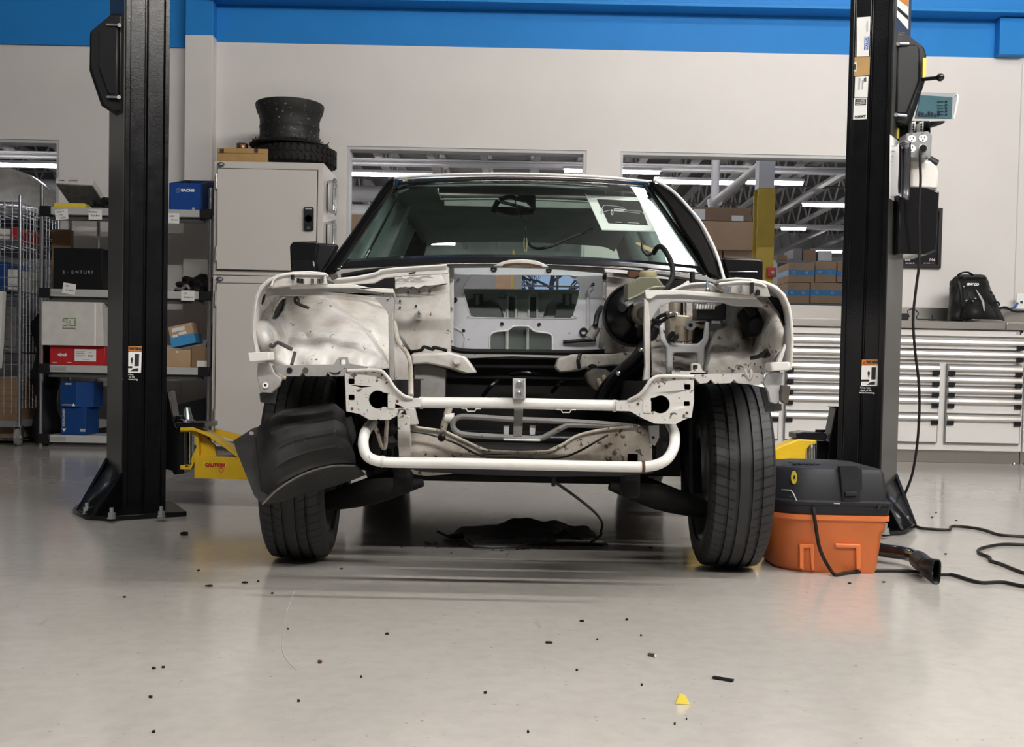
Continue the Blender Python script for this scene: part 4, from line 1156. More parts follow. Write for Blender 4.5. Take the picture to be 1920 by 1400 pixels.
QR, TR = column('right black lift post with stickers, power unit and outlets', 1655, -1)

def nut(p, h=0.042, r=0.0155):
    return MB().lathe([(r, 0.0), (r, h * 0.55)], p, 'Z', 6).lathe([(r * 1.12, -0.002), (r * 1.12, 0.002)], p, 'Z', 20).lathe([(r * 0.5, h * 0.5), (r * 0.5, h)], p, 'Z', 12)
def basefoot(q, t, fl, gus, bolts):
    pts = [FL(x, y, 0.0) for x, y in fl]
    MB().prism([(p.x, p.y) for p in pts], [], lambda x, y: (x, y, 0.022), lambda x, y: (x, y, 0.0)).build('base_plate', 'black_metal', t, bev=0.003)
    a, c, d = q.p(-0.002, 0.01), q.p(-0.002, PD), None
    e, f = FL(*gus[0], 0.022), FL(*gus[1], 0.022)
    za, zc = 0.17, 0.21
    z = Vector((0, 0, 1))
    for base, tip, h in ((a, e, za), (c, f, zc)):
        dr = (tip - base); dr.z = 0; nn = Vector((-dr.y, dr.x, 0)).normalized() * 0.006
        b0 = Vector((base.x, base.y, 0.022)); b1 = Vector((base.x, base.y, h)); tp = Vector((tip.x, tip.y, 0.023)); tp2 = Vector((tip.x, tip.y, 0.03))
        vs = [b0 + nn, b1 + nn, tp2 + nn, tp + nn, b0 - nn, b1 - nn, tp2 - nn, tp - nn]
        MB().add(vs, [(0, 1, 2, 3), (7, 6, 5, 4), (0, 4, 5, 1), (1, 5, 6, 2), (2, 6, 7, 3), (3, 7, 4, 0)]).build('gusset', 'black_metal', t)
    # sloping skirt between the two gussets
    vs = [Vector((a.x, a.y, za - .02)), Vector((c.x, c.y, zc - .02)), Vector((f.x, f.y, 0.024)), Vector((e.x, e.y, 0.024))]
    MB().add(vs, [(0, 1, 2, 3)]).build('skirt', 'black_metal', t, solid=0.006)
    for x, y in bolts:
        nut(FL(x, y, 0.022)).build('anchor_bolt', 'zinc', t)
basefoot(QL, TL, [(137, 962), (160, 974), (207, 977.5), (350, 968), (322, 948), (160, 941)], [(176, 968), (146, 958)], [(163, 962), (209, 971), (302, 968)])
basefoot(QR, TR, [(1716, 990), (1700, 1001), (1660, 1006), (1520, 996), (1545, 975), (1700, 968)], [(1692, 996), (1716, 985)], [(1700, 985), (1660, 1000), (1560, 992)])
# warning stickers
def warning(q, t, x0, y0, x1, y1, dx):
    """dx: sideways drift of the sticker from top to bottom"""
    def X(u, v): return x0 + (x1 - x0) * u + dx * v
    def Yv(v): return y0 + (y1 - y0) * v
    def qd(u0, v0, u1, v1, off=0.0014): return q.quad([(X(u0, v0), Yv(v0)), (X(u1, v0), Yv(v0)), (X(u1, v1), Yv(v1)), (X(u0, v1), Yv(v1))], off - 0.014)
    s = qd(0, 0, 1, 0.155).build('warning_sticker', 'print_orange', t)
    w = qd(0, 0.175, 1, 0.80).build('sticker_panel', 'paper', s)
    qd(0.60, 0.23, 0.86, 0.60, 0.0022).build('pictogram', 'ink_black', s)
    qd(0, 0.60, 0.48, 0.665, 0.0022).build('pictogram', 'ink_black', s)
    q.quad([(X(.32, .76), Yv(.76)), (X(.56, .70), Yv(.68)), (X(.84, .66), Yv(.66)), (X(.84, .76), Yv(.76))], 0.0022 - 0.014).build('pictogram', 'ink_black', s)
    q.quad([(X(.44, .32), Yv(.32)), (X(.52, .40), Yv(.40)), (X(.45, .56), Yv(.56)), (X(.36, .40), Yv(.40))], 0.0022 - 0.014).build('pictogram', 'ink_black', s)
    q.quad([(X(.14, .02), Yv(.025)), (X(.23, .13), Yv(.135)), (X(.05, .13), Yv(.135))], 0.0022 - 0.014).build('warning_triangle', 'print_red', s)
    text('lettering', 'WARNING', q.hit(X(.63, .075), Yv(.078), 0.0022 - 0.014), 0.011, 'header_brown', s, rotz=q.rot(), offset=0.0015, width=0.052)
    for i, l in enumerate(('Keep feet', 'clear of lift', 'while lowering.')):
        v = 0.85 + i * 0.075
        text('lettering', l, q.hit(X((.26, .30, .38)[i], v), Yv(v), 0.0022 - 0.014), 0.0075, 'print_white', s, rotz=q.rot())
warning(QL, TL, 234, 649, 266, 711, -2)
warning(QR, TR, 1616, 674, 1647, 736, -2)
# stickers high on the right post
def rq(pts, m_, nm='sticker', par=None, off=0.0016): return QR.quad(pts, off - 0.014).build(nm, m_, par or TR)
s1 = rq([(1607, 33), (1632, 31), (1629, 105), (1606, 106)], 'paper')
rq([(1621, 69), (1629, 68), (1627.5, 94), (1620, 94)], 'print_blue', 'notice_panel', s1, 0.0024)
text('lettering', 'NOTICE', QR.hit(1624.6, 81, 0.0032 - 0.014), 0.011, 'print_white', s1, rotz=-30, roty=90, rotx=90)
text('lettering', 'caution', QR.hit(1625.5, 50, 0.0026 - 0.014), 0.011, 'print_grey', s1, rotz=-30, roty=90)
s2 = rq([(1599, 107), (1631, 106), (1630, 141), (1598, 143)], 'wood_box', 'tan_tape')
rq([(1600.5, 117), (1606, 116), (1605.5, 134), (1600, 134)], 'paper', 'barcode_label', s2, 0.0024)
rq([(1602, 120), (1604.5, 120), (1604, 131), (1601.8, 131)], 'ink_black', 'barcode', s2, 0.003)
s3 = rq([(1603.5, 144), (1628.5, 143), (1626.5, 183), (1602, 183)], 'paper')
rq([(1610, 146), (1614, 146), (1612, 168), (1609, 168)], 'print_grey', 'barcode', s3, 0.0024)
rq([(1616, 150), (1619, 150), (1618, 167), (1615.5, 167)], 'print_grey', 'small_print', s3, 0.0024)
MB().lathe([(0.010, 0), (0.010, 0.001)], QR.hit(1624, 149, 0.001 - 0.013), 'Y', 16).build('seal_mark', 'ink_black', s3)
s4 = rq([(1601, 184), (1626, 184), (1625, 223), (1599.5, 224)], 'paper')
rq([(1603.5, 186), (1624, 186), (1623.5, 197), (1603, 197.5)], 'ink_black', 'header_panel', s4, 0.0024)
for i, l in enumerate(('SCAN HERE', 'FOR MANUAL', 'AND SERVICE')):
    text('lettering', l, QR.hit(1613.4, 188.5 + i * 3.1, 0.0032 - 0.014), 0.0045, 'print_white', s4, rotz=-30)
text('lettering', 'ROTARY', QR.hit(1613, 218.6, 0.0026 - 0.014), 0.008, 'ink_black', s4, rotz=-30, offset=0.001)
def rs(pts, m_, nm='sticker', off=0.006): return QR.quad(pts, off, face='side').build(nm, m_, TR)
rs([(1683, -10), (1704, -10), (1703, 56), (1682, 32)], 'paper', 'side_sticker')
rs([(1683, 12), (1703, 30), (1703, 37), (1683, 19)], 'ink_black', 'sticker_stripe', 0.0075)
rs([(1684, -10), (1703, -10), (1703, 12), (1684, -2)], 'print_orange', 'sticker_stripe', 0.0075)
rs([(1669, 252), (1692, 270), (1689, 384), (1668, 372)], 'paper', 'paper_sheet', 0.007)
for k in range(9):
    y = 272 + k * 10
    rs([(1672, y), (1688, y + 11), (1688, y + 12.5), (1672, y + 1.5)], 'print_grey', 'print_line', 0.0085)

# power unit covers
def cover(t, pts, Y, depth, ridge, screws):
    c = MB().plate(pts, Y, depth).build('power_unit_cover', 'black_plastic', t, bev=0.03, seg=4)
    MB().plate(ridge, Y - 0.012, 0.05).build('cover_panel', 'black_plastic', c, bev=0.012)
    for (x0, y0), (x1, y1) in screws:
        MB().tube([P(x0, y0, Y - 0.016), P(x1, y1, Y - 0.02)], 0.006, 8, 0).cyl(P(x1, y1, Y - 0.01), P(x1, y1, Y - 0.03), 0.008).build('cover_screw', 'zinc', c)
    return c
cover(TL, [(231, 26), (212, 23), (167, 60), (166, 132), (188, 197), (203, 207), (231, 207)], 4.86, 0.20,
      [(223, 45), (205, 44), (184, 60), (184, 130), (202, 180), (222, 184)], [((200, 46), (224, 47)), ((201, 181), (223, 182))])
cover(TR, [(1677, 57), (1696, 58), (1735, 90), (1739, 102), (1738, 148), (1712, 226), (1704, 237), (1674, 228)], 4.86, 0.20,
      [(1682, 84), (1722, 82), (1727, 95), (1727, 150), (1702, 216), (1679, 216)], [((1704, 82), (1684, 82)), ((1700, 217), (1680, 215))])
yl = MB().plate([(1731, 108), (1737, 108), (1736, 144), (1730, 146)], 4.83, 0.01).build('yellow_label', 'print_yellow', TR)
lv = MB().tube([P(1728, 149, 4.84), P(1757, 146, 4.80)], 0.008, 10, 0).build('control_lever', 'black_metal', TR)
MB().lathe([(0.017 * math.sin(math.pi * i / 12) + 1e-5, -0.017 * math.cos(math.pi * i / 12)) for i in range(13)], P(1763, 145, 4.80), 'X', 20).build('lever_knob', 'black_gloss', lv)
MB().pbox(1679, 240, 1686, 259, 4.90, 0.004).build('yellow_label', 'print_yellow', TR)
MB().plate([(1678, 226), (1745, 226), (1746, 262), (1700, 262), (1688, 268), (1676, 252)], 4.92, 0.14).build('mounting_bracket', 'black_metal', TR, bev=0.006)
for x in (1713, 1728):
    cb = MB().plate([(x - 3.5, 229), (x + 4, 227), (x + 3, 245), (x - 3.5, 246)], 4.88, 0.04).build('terminal_strip', 'paper', TR)
    for k in range(3): MB().pbox(x - 1.5, 231 + k * 5, x + 1.5, 234.5 + k * 5, 4.876, 0.006).build('terminal', 'ink_black', cb)
ob = MB().plate([(1699, 250), (1741, 246), (1748, 252), (1746, 296), (1738, 298), (1697, 296)], 4.80, 0.09).build('outlet_box', 'outlet_grey', TR, bev=0.006)
for (x, y) in ((1710, 260), (1731, 259), (1709, 278), (1731, 277)):
    rc = MB().plate(circ(x, y, 8, 24, ry=7), 4.797, 0.006).build('receptacle', 'print_white', ob)
    for dx, dy, w, h in ((-3.2, -2, 1.4, 3.5), (2.5, -2, 1.2, 3.5), (-0.3, 3.5, 2.4, 2.2)):
        MB().pbox(x + dx - w / 2, y + dy - h / 2, x + dx + w / 2, y + dy + h / 2, 4.795, 0.004).build('slot', 'ink_black', rc)
for x, y in ((1710, 249), (1731, 249), (1739, 292), (1710, 293)):
    MB().cyl(P(x, y, 4.797), P(x, y, 4.79), 0.004, n=10).build('box_screw', 'zinc', ob)
tk = MB().plate([(1706, 298), (1744, 300), (1758, 312), (1761, 322), (1760, 354), (1706, 352)], 4.86, 0.16).build('oil_reservoir', 'tank_plastic', TR, bev=0.012, seg=3)
MB().cyl(P(1741, 301, 4.90), P(1755, 309, 4.90), 0.022).build('reservoir_cap', 'black_plastic', tk)
MB().plate([(1697, 351), (1742, 351), (1762, 358), (1762, 362), (1756, 470), (1740, 477), (1683, 475), (1684, 360)], 4.84, 0.22).build('motor_box', 'black_gloss', TR, bev=0.01, seg=3)
MB().plate([(1745, 227), (1772, 226), (1773, 229), (1755, 235), (1745, 236)], 4.86, 0.05).build('holder_arm', 'black_plastic', TR, bev=0.004)
# teal booklet in a clear sleeve
t = thing('instruction_booklet', 'teal printed booklet in clear sleeve hanging on right lift post', 'booklet', P(1752, 224, 4.78))
MB().plate([(1726, 178), (1786, 182), (1784, 222), (1717, 221)], 4.78, 0.012).build('booklet_cover', 'teal_sheet', t)
MB().plate([(1722, 173), (1798, 175), (1794, 186), (1788, 223), (1714, 223)], 4.772, 0.003).build('plastic_sleeve', 'clear_plastic', t)
MB().tube([P(1789, 180, 4.77), P(1796, 178, 4.76), P(1793, 200, 4.76), P(1788, 222, 4.77)], 0.006, 8, 4, flat=(1, .6)).build('sleeve_edge', 'clear_film', t)
for k in range(5):
    y = 190 + k * 6
    MB().pbox(1757, y, 1769, y + 1.0, 4.775, 0.001).build('print_line', 'ink', t)
    MB().pbox(1772, y - 1, 1776, y + 2.0, 4.775, 0.001).build('print_mark', 'ink', t)
for k in range(7):
    MB().pbox(1722 + k * 6, 209 + (k % 3) * 2, 1726 + k * 6, 218, 4.775, 0.001).build('print_mark', 'ink', t)
# chrome tray on the post
tc_ = P(1692, 317, 4.78)
def post_tray():
    t = thing('magnetic_tray', 'chrome magnetic tray stuck to the right lift post', 'tray', tc_)
    b = MB(); rows = []
    outl = [(1686, 268), (1700, 262), (1707, 266), (1708, 275), (1706, 365), (1701, 374), (1694, 371), (1685, 360)]
    for s_, dy in ((0.72, 0.05), (0.80, 0.012), (1.0, 0.0), (0.97, 0.006), (0.76, 0.02), (0.66, 0.056)):
        pts = []
        for x, y in outl:
            p = P(1697 + (x - 1697) * s_, 317 + (y - 317) * (1 - (1 - s_) * 0.35), 4.76); p.y += dy; p.x -= dy * 0.5
            pts.append(p)
        pts = catmull(pts + [pts[0]], 4); rows.append(pts)
    b.grid(rows); n = len(rows[0]) - 1
    b.add(rows[-1][:n], [tuple(range(n))]); b.add(rows[0][:n], [tuple(range(n))])
    b.build('dish', 'chrome', t, ang=60)
    MB().plate([(1683, 275), (1687, 272), (1686, 362), (1682, 358)], 4.80, 0.03).build('magnet_pad', 'black_plastic', t)
post_tray()
# black extension cord from the outlet down and across the floor
CDR = 0.006
t = thing('extension_cord', 'black cord plugged into the right lift post, trailing across floor', 'cord', FL(1700, 985))
hang = [P(1726, 282, 4.74), P(1725, 300, 4.74), P(1726, 340, 4.75), P(1723, 400, 4.76), P(1724, 470, 4.78), P(1723, 500, 4.78), P(1717, 545, 4.80), P(1712, 600, 4.82), P(1716, 660, 4.84), P(1722, 710, 4.86), P(1724, 760, 4.88), P(1720, 830, 4.92), P(1710, 890, 4.98), P(1694, 935, 5.04)]
fl = [FL(x, y, CDR) for x, y in ((1694, 962), (1705, 976), (1722, 988), (1740, 991), (1778, 993), (1783, 987), (1795, 986), (1830, 990), (1855, 996), (1880, 1003), (1960, 1007), (2060, 1012), (2050, 1022), (1930, 1021), (1880, 1020), (1845, 1026), (1834, 1032), (1842, 1039), (1855, 1044), (1858, 1051), (1880, 1058), (1915, 1072), (1990, 1094))]
MB().tube(hang + fl, CDR, 8, 4).build('cord_run', 'cord', t)
pg = MB().cyl(P(1731, 278, 4.79), P(1731, 278, 4.74), 0.016, 0.013).build('plug', 'black_plastic', t)
# lift arms
def Lq(x, y, Y): return P(x, y, Y)
TLY = 4.95
MB().plate([(306, 733), (316, 733), (326, 790), (330, 800), (345, 805), (345, 888), (326, 890), (322, 882), (306, 878)], 4.98, 0.10).build('carriage', 'black_metal', TL, bev=0.004)
MB().plate([(329, 793), (384, 792), (384, 801), (331, 802)], 4.95, 0.22).build('carriage_plate', 'black_metal', TL, bev=0.003)
ad = MB().cyl(P(352, 791, 5.05), P(350, 764, 5.05), 0.026, 0.014, 20).build('pad_adapter', 'zinc', TL)
MB().lathe([(0.026, 0), (0.036, 0.0), (0.036, 0.010), (0.026, 0.012)], P(350, 791, 5.0), 'Z', 20, closed=True).build('adapter_ring', 'chrome', ad)
MB().pbox(329, 779, 339, 791, 5.0, 0.05).build('latch_block', 'black_metal', TL, bev=0.003)
for x in (344, 356): MB().cyl(P(x, 806, 5.05), P(x, 878, 5.05), 0.010 if x > 350 else 0.006).build('pivot_pin', 'zinc', TL)
MB().pbox(338, 806, 357, 882, 5.10, 0.06).build('carriage_back', 'black_metal', TL)
arm = MB()
arm.plate([(365, 852), (372, 856), (490, 858), (640, 862), (640, 902), (490, 900), (364, 896), (364, 890)], TLY, 0.16)
arm.plate([(338, 802), (366, 801), (372, 816), (374, 848), (372, 858), (362, 870), (358, 880), (338, 880), (338, 872), (356, 872), (360, 855), (368, 838), (365, 820), (358, 810), (338, 810)], TLY + 0.02, 0.05)
def slope(x, y0, y1, Y0, Y1):
    return [P(x, y0, Y0), P(x, y1, Y1)]
top = []
for x, y, yy in ((338, 801.5, 800), (362, 801, 799.5), (390, 812, 803), (420, 833, 818), (446, 852, 836)):
    a = P(x, y, TLY - 0.01); b2 = P(x + 8, yy, TLY + 0.22); b2.z = a.z + 0.0
    top.append((a, b2))
vs = [p for ab in top for p in ab] + [p - Vector((0, 0, 0.014)) for ab in top for p in ab]
n = len(top)
fs = []
for i in range(n - 1):
    fs += [(2 * i, 2 * i + 1, 2 * i + 3, 2 * i + 2), (2 * n + 2 * i + 2, 2 * n + 2 * i + 3, 2 * n + 2 * i + 1, 2 * n + 2 * i), (2 * i, 2 * i + 2, 2 * n + 2 * i + 2, 2 * n + 2 * i), (2 * i + 3, 2 * i + 1, 2 * n + 2 * i + 1, 2 * n + 2 * i + 3)]
fs += [(1, 0, 2 * n, 2 * n + 1), (2 * n - 2, 2 * n - 1, 4 * n - 1, 4 * n - 2)]
arm.add(vs, fs)
arm.plate([(374, 810), (402, 834), (406, 856), (374, 858)], TLY + 0.05, 0.02)
arm.plate([(400, 803), (450, 815), (470, 826), (460, 832), (400, 812)], TLY + 0.22, 0.03)
ya = arm.build('swing_arm', 'lift_yellow', TL, bev=0.004)
st = MB().pbox(381, 867.5, 424, 874.5, TLY - 0.002, 0.002).build('caution_sticker', 'print_yellow', ya)
ptext('lettering', 'CAUTION', 403, 871.5, TLY - 0.0026, 5.2, 'print_red', st, wpx=38, offset=0.002)
MB().lathe([(0.009, 0), (0.011, 0), (0.011, -0.001), (0.009, -0.001)], P(415, 881, TLY - 0.001), 'Y', 20, closed=True).build('sticker_ring', 'print_red', ya)
# right arm
MB().plate([(1561, 762), (1567, 764), (1556, 820), (1552, 862), (1580, 862), (1580, 762)], 5.0, 0.10).build('carriage', 'black_metal', TR, bev=0.004)
MB().plate([(1493, 812), (1510, 809), (1548, 811), (1552, 818), (1548, 826), (1493, 822)], 4.98, 0.14).build('carriage_plate', 'black_metal', TR, bev=0.003)
MB().pbox(1531, 826, 1560, 880, 5.06, 0.06).build('carriage_back', 'black_metal', TR)
for x in (1517, 1527): MB().cyl(P(x, 830, 5.05), P(x, 880, 5.05), 0.008).build('pivot_pin', 'zinc', TR)
arm = MB().plate([(1440, 846), (1466, 835), (1497, 823), (1531, 825), (1532, 832), (1521, 834), (1513, 842), (1511, 856), (1514, 900), (1440, 906), (1291, 908), (1291, 880), (1440, 868)], TLY + 0.02, 0.12)
arm.build('swing_arm', 'lift_yellow', TR, bev=0.006)
MB().cyl(P(1538, 810, 5.04), P(1538, 805, 5.04), 0.022).build('adapter_ring', 'black_metal', TR)
# ============================================================ THE CAR
XC = 0.018
car = thing('car', 'stripped white car shell without hood, grille or engine, between lift posts', 'car', (XC, 5.1, 0))
def pl(name, pts, Y, t, m, par=car, holes=(), bev=0.002, **k): return MB().plate(pts, Y, t, holes).build(name, m, par, bev=bev, **k)
def tb(name, pts, r, m, par=car, n=10, res=5, **k): return MB().tube([P(*p) for p in pts], r, n, res, **k).build(name, m, par)
def px2m(px, Y): return px * Y / F

# ---- wheels
RT = 0.305
def tire_profile(w, tread):
    h = tread / 2
    out = [(0.205, -w * 0.40), (0.222, -w * 0.47), (0.250, -w * 0.50), (0.275, -w * 0.485), (0.291, -h - 0.006), (0.298, -h)]
    gr = [-0.052, -0.020, 0.020, 0.052]; gw, gd = 0.0055, 0.008
    def crown(x): return RT - 0.006 * (abs(x) / h) ** 2.2
    for g in gr:
        out += [(crown(g - gw), g - gw), (crown(g) - gd, g - gw + 0.001), (crown(g) - gd, g + gw - 0.001), (crown(g + gw), g + gw)]
    out += [(0.298, h), (0.291, h + 0.006), (0.275, w * 0.485), (0.250, w * 0.50), (0.222, w * 0.47), (0.205, w * 0.40), (0.200, 0.0)]
    return out
def wheel(name_, c, w=0.205, tread=0.172, steer=0.0, out=1):
    # wheel carrier: brake disc and hub, with tyre and rim as its pieces
    hub = MB().lathe([(0.0, -0.05), (0.06, -0.05), (0.06, -0.01), (0.135, -0.008), (0.135, 0.012), (0.03, 0.012), (0.0, 0.02)], c, 'X', 40).build('wheel', 'alloy', car)
    t = MB().lathe(tire_profile(w, tread), c, 'X', 120, closed=True).build('tire', 'tire_tread', hub, ang=25)
    o = out
    rim = [(0.206, -w * 0.42), (0.214, -w * 0.44), (0.214, -w * 0.41), (0.198, -w * 0.38), (0.180, -w * 0.2), (0.180, w * 0.2), (0.198, w * 0.38), (0.214, w * 0.41), (0.206, w * 0.43), (0.190, w * 0.38), (0.172, w * 0.2), (0.172, -w * 0.2), (0.190, -w * 0.37)]
    r = MB().lathe(rim, c, 'X', 72, closed=True).build('rim', 'alloy', hub)
    sp = MB()
    for k in range(10):
        a = 2 * math.pi * k / 10
        rot = Matrix.Rotation(a, 3, 'X')
        sp.box(Vector(c) + rot @ Vector((o * 0.055, 0, 0.115)), (0.025, 0.026, 0.14), rot)
    sp.lathe([(0.0, o * 0.04), (0.045, o * 0.04), (0.045, o * 0.075), (0.0, o * 0.08)], c, 'X', 24)
    sp.build('spokes', 'alloy', hub)
    hub.rotation_euler.z = R(steer)
    return hub
wheel('l', (-0.690, 3.75, RT), steer=2.0, out=-1)
wheel('r', (0.722, 3.75, RT), steer=-1.0, out=1)
wheel('rl', (XC - 0.705, 6.32, RT), 0.225, 0.19, out=-1)
wheel('rr', (XC + 0.705, 6.32, RT), 0.225, 0.19, out=1)

# ---- bumper mounting plates, frame rails, cross tubes
YB1 = 3.10
BL = [(646, 698), (651, 694), (710, 695), (724, 705), (740, 727), (756, 741), (773, 746), (789, 746), (789, 763), (763, 765), (751, 775), (731, 787), (692, 787), (674, 776), (649, 771)]
key = [(x, y) for x, y in circ(709, 749, 17, 22, 40, 320)] + [(727, 738), (727, 766)]
key = circ(708, 749, 17, 20, 50, 310) + [(727, 737), (727, 764)]
sq = lambda x0, y0, x1, y1: rrect(x0, y0, x1, y1, 2.2, 3)
pm = pl('bumper_mount', BL, YB1, 0.012, 'plate_rusty', holes=[key, sq(653, 709.5, 664.5, 720), sq(653, 740, 664.5, 750)], bev=0.003)
pl('mount_tab', rrect(727, 741, 741, 766, 3), YB1 - 0.003, 0.006, 'plate_rusty', pm)
for x, y in ((660, 766), (717, 702), (745, 752)): MB().cyl(P(x, y, YB1 - .002), P(x, y, YB1 + .004), 0.004, n=10).build('rivet', 'rust', pm)
tb('mount_flange', [(652, 695, YB1), (708, 694, YB1 - .01), (724, 704, YB1 - .012), (740, 727, YB1 - .012), (757, 742, YB1 - .008), (774, 747, YB1)], 0.005, 'paint_dirty', pm)
BR = [(1301, 705), (1237, 705), (1223, 710), (1214, 722), (1201, 738), (1178, 750), (1155, 751), (1155, 770), (1182, 771), (1207, 785), (1228, 794), (1267, 795), (1281, 787), (1297, 782), (1301, 752)]
keyr = circ(1239, 758, 17, 20, -130, 130) + [(1220, 773), (1220, 746)]
pm2 = pl('bumper_mount', BR, YB1, 0.012, 'plate_rusty', holes=[keyr, sq(1283, 720, 1295, 730), sq(1282, 752, 1294, 761)], bev=0.003)
pl('mount_tab', rrect(1206, 750, 1221, 774, 3), YB1 - 0.003, 0.006, 'plate_rusty', pm2)
for x, y in ((1288, 774), (1264, 709), (1196, 757)): MB().cyl(P(x, y, YB1 - .002), P(x, y, YB1 + .004), 0.004, n=10).build('rivet', 'rust', pm2)
tb('mount_flange', [(1300, 706, YB1), (1240, 705, YB1 - .008), (1222, 711, YB1 - .012), (1213, 723, YB1 - .012), (1200, 739, YB1 - .01), (1178, 751, YB1)], 0.005, 'paint_dirty', pm2)
def rail(x0, y0, x1, y1, inset=6):
    a, b = P(x0, y0, YB1), P(x1, y1, YB1)
    lo, hi = (min(a.x, b.x), min(a.z, b.z)), (max(a.x, b.x), max(a.z, b.z))
    i = 0.012
    MB().slaby([lo, (hi[0], lo[1]), hi, (lo[0], hi[1])], YB1 + 0.016, 4.3, [[(lo[0] + i, lo[1] + i), (hi[0] - i, lo[1] + i), (hi[0] - i, hi[1] - i), (lo[0] + i, hi[1] - i)]]).build('frame_rail', 'black_under', car)
    MB().box(((lo[0] + hi[0]) / 2, 3.9, (lo[1] + hi[1]) / 2), (hi[0] - lo[0] - 2.2 * i, 0.03, hi[1] - lo[1] - 2.2 * i)).build('rail_shade', 'ink_black', car)  # black cap painted in as the darkness inside the rail
rail(676, 712, 736, 784); rail(1211, 716, 1268, 790)
ut = tb('cross_tube', [(786, 754.5, YB1 + .02), (880, 755, YB1 + .02), (980, 756, YB1 + .02), (1080, 758.5, YB1 + .02), (1158, 760, YB1 + .02)], px2m(10.3, YB1), 'paint_clean', n=18)
for x in (790, 1152):
    MB().cyl(P(x - 3, 755 + (x - 790) * .0155, YB1 + .02), P(x + 3, 755 + (x - 790) * .0155, YB1 + .02), px2m(11.5, YB1), n=20).build('tube_collar', 'paint_dirty', ut)
for x in (884, 1062):
    tb('tube_clip', [(x - 18, 765.5 + (x - 884) * .012, 3.1), (x - 10, 766 + (x - 884) * .012, 3.09), (x - 7, 771 + (x - 884) * .012, 3.09), (x + 6, 771 + (x - 884) * .012, 3.09), (x + 9, 766 + (x - 884) * .012, 3.09), (x + 17, 766 + (x - 884) * .012, 3.1)], 0.0018, 'paint_dirty', ut, n=6, res=0)
lt = pl('latch_bracket', [(963, 709), (984, 710), (983, 745), (986, 748), (960, 748), (963, 744)], 3.09, 0.03, 'bracket_grey')
for y in (718, 737): MB().lathe([(0.0075, 0), (0.0075, -0.006), (0.004, -0.008)], P(973, y, 3.088), 'Y', 8).build('bolt', 'alloy', lt)
for x in (963, 984): pl('latch_flange', [(x - 1.5, 709), (x + 1.5, 709), (x + 1.5, 746), (x - 1.5, 746)], 3.07, 0.04, 'bracket_grey', lt, bev=0)
pl('centre_strut', [(964, 764), (981, 764), (979, 819), (962, 818)], 3.16, 0.012, 'rod_grey')
lb3 = tb('lower_tube', [(699, 792, 3.22), (686, 808, 3.14), (681, 832, 3.08), (689, 855, 3.05), (715, 865, 3.05), (770, 867, 3.05), (860, 868, 3.05), (960, 870.5, 3.05), (1060, 872.5, 3.05), (1160, 874.5, 3.05), (1215, 874, 3.05), (1246, 864, 3.05), (1262, 842, 3.08), (1265, 815, 3.14), (1256, 794, 3.22)], px2m(10.2, 3.05), 'paint_clean', n=16)
MB().cyl(P(714, 864.5, 3.05), P(720, 865.5, 3.05), px2m(11.2, 3.05), n=18).build('tube_collar', 'plate_rusty', lb3)
MB().cyl(P(1203, 874.5, 3.05), P(1209, 874.5, 3.05), px2m(11.2, 3.05), n=18).build('tube_collar', 'rust', lb3)
tb('tow_hook', [(700, 788, 3.2), (708, 812, 3.2), (716, 836, 3.2), (722, 838, 3.2), (724, 812, 3.2), (726, 788, 3.2)], 0.006, 'paint_filthy')
tb('coil_loop', [(1215, 803, 3.3), (1150, 796, 3.3), (1060, 790, 3.3), (960, 786, 3.3), (880, 781, 3.3), (858, 783, 3.3), (849, 795, 3.3), (855, 808, 3.3), (876, 815, 3.3), (960, 820, 3.3), (1010, 822, 3.3), (1030, 814, 3.3), (1058, 799, 3.3), (1072, 796, 3.3), (1150, 799, 3.3), (1218, 806, 3.3)], 0.0085, 'rod_grey', n=8, res=3)
lp = pl('loop_plate', [(944, 822.5), (1013, 824), (1013, 826.5), (944, 825)], 3.27, 0.03, 'print_white', bev=0)
for x in (949, 998): pl('loop_tab', [(x - 5, 797), (x + 6, 797), (x + 5, 816), (x - 5, 816)], 3.31, 0.004, 'bracket_grey', lp)
# ---- front valance and lower panels
vt = [(745, 776), (768.6, 795), (781, 800), (829, 807), (853.6, 817), (885, 832), (914, 844), (975, 847), (1028, 845), (1055, 832), (1084, 815), (1133, 804), (1200, 798)]
pl('valance', [(745, 862)] + vt + [(1222, 812), (1224, 872), (960, 868)], 3.28, 0.05, 'paint_filthy', bev=0.006)
tb('valance_rim', [(x, y + 1, 3.275) for x, y in vt[1:]], 0.0045, 'paint_filthy', res=4)
tb('valance_cable', [(768, 808, 3.25), (800, 813, 3.25), (829, 821, 3.25), (860, 833, 3.25), (905, 855, 3.25), (960, 857, 3.25), (1045, 858, 3.25), (1085, 846, 3.25), (1125, 823, 3.25), (1140, 815, 3.25)], 0.0035, 'black_plastic', n=6)
MB().lathe([(0.012 * math.sin(math.pi * i / 8) + 1e-5, -0.012 * math.cos(math.pi * i / 8)) for i in range(9)], P(828, 820, 3.24), 'X', 12).build('cable_grommet', 'black_plastic', car)
pl('side_upright', [(745, 776), (768, 780), (768, 858), (748, 856)], 3.22, 0.06, 'paint_dirty')
pl('side_brace', [(758, 764), (776, 765), (783, 796), (768, 797)], 3.24, 0.05, 'paint_dirty')
tb('drop_link', [(842, 764, 3.4), (836, 785, 3.4), (830, 807, 3.4)], 0.011, 'paint_filthy', n=8, res=0)
MB().lathe([(0.0, -.014), (0.016, -.014), (0.016, .014), (0.0, .014)], P(843, 784, 3.4), 'X', 14).build('link_bush', 'plate_rusty', car)
pl('front_lip', [(742, 873), (860, 878), (960, 880), (1060, 882), (1232, 881), (1222, 887), (1160, 892), (1040, 893.5), (900, 890), (790, 884)], 3.14, 0.10, 'black_plastic', bev=0.006)
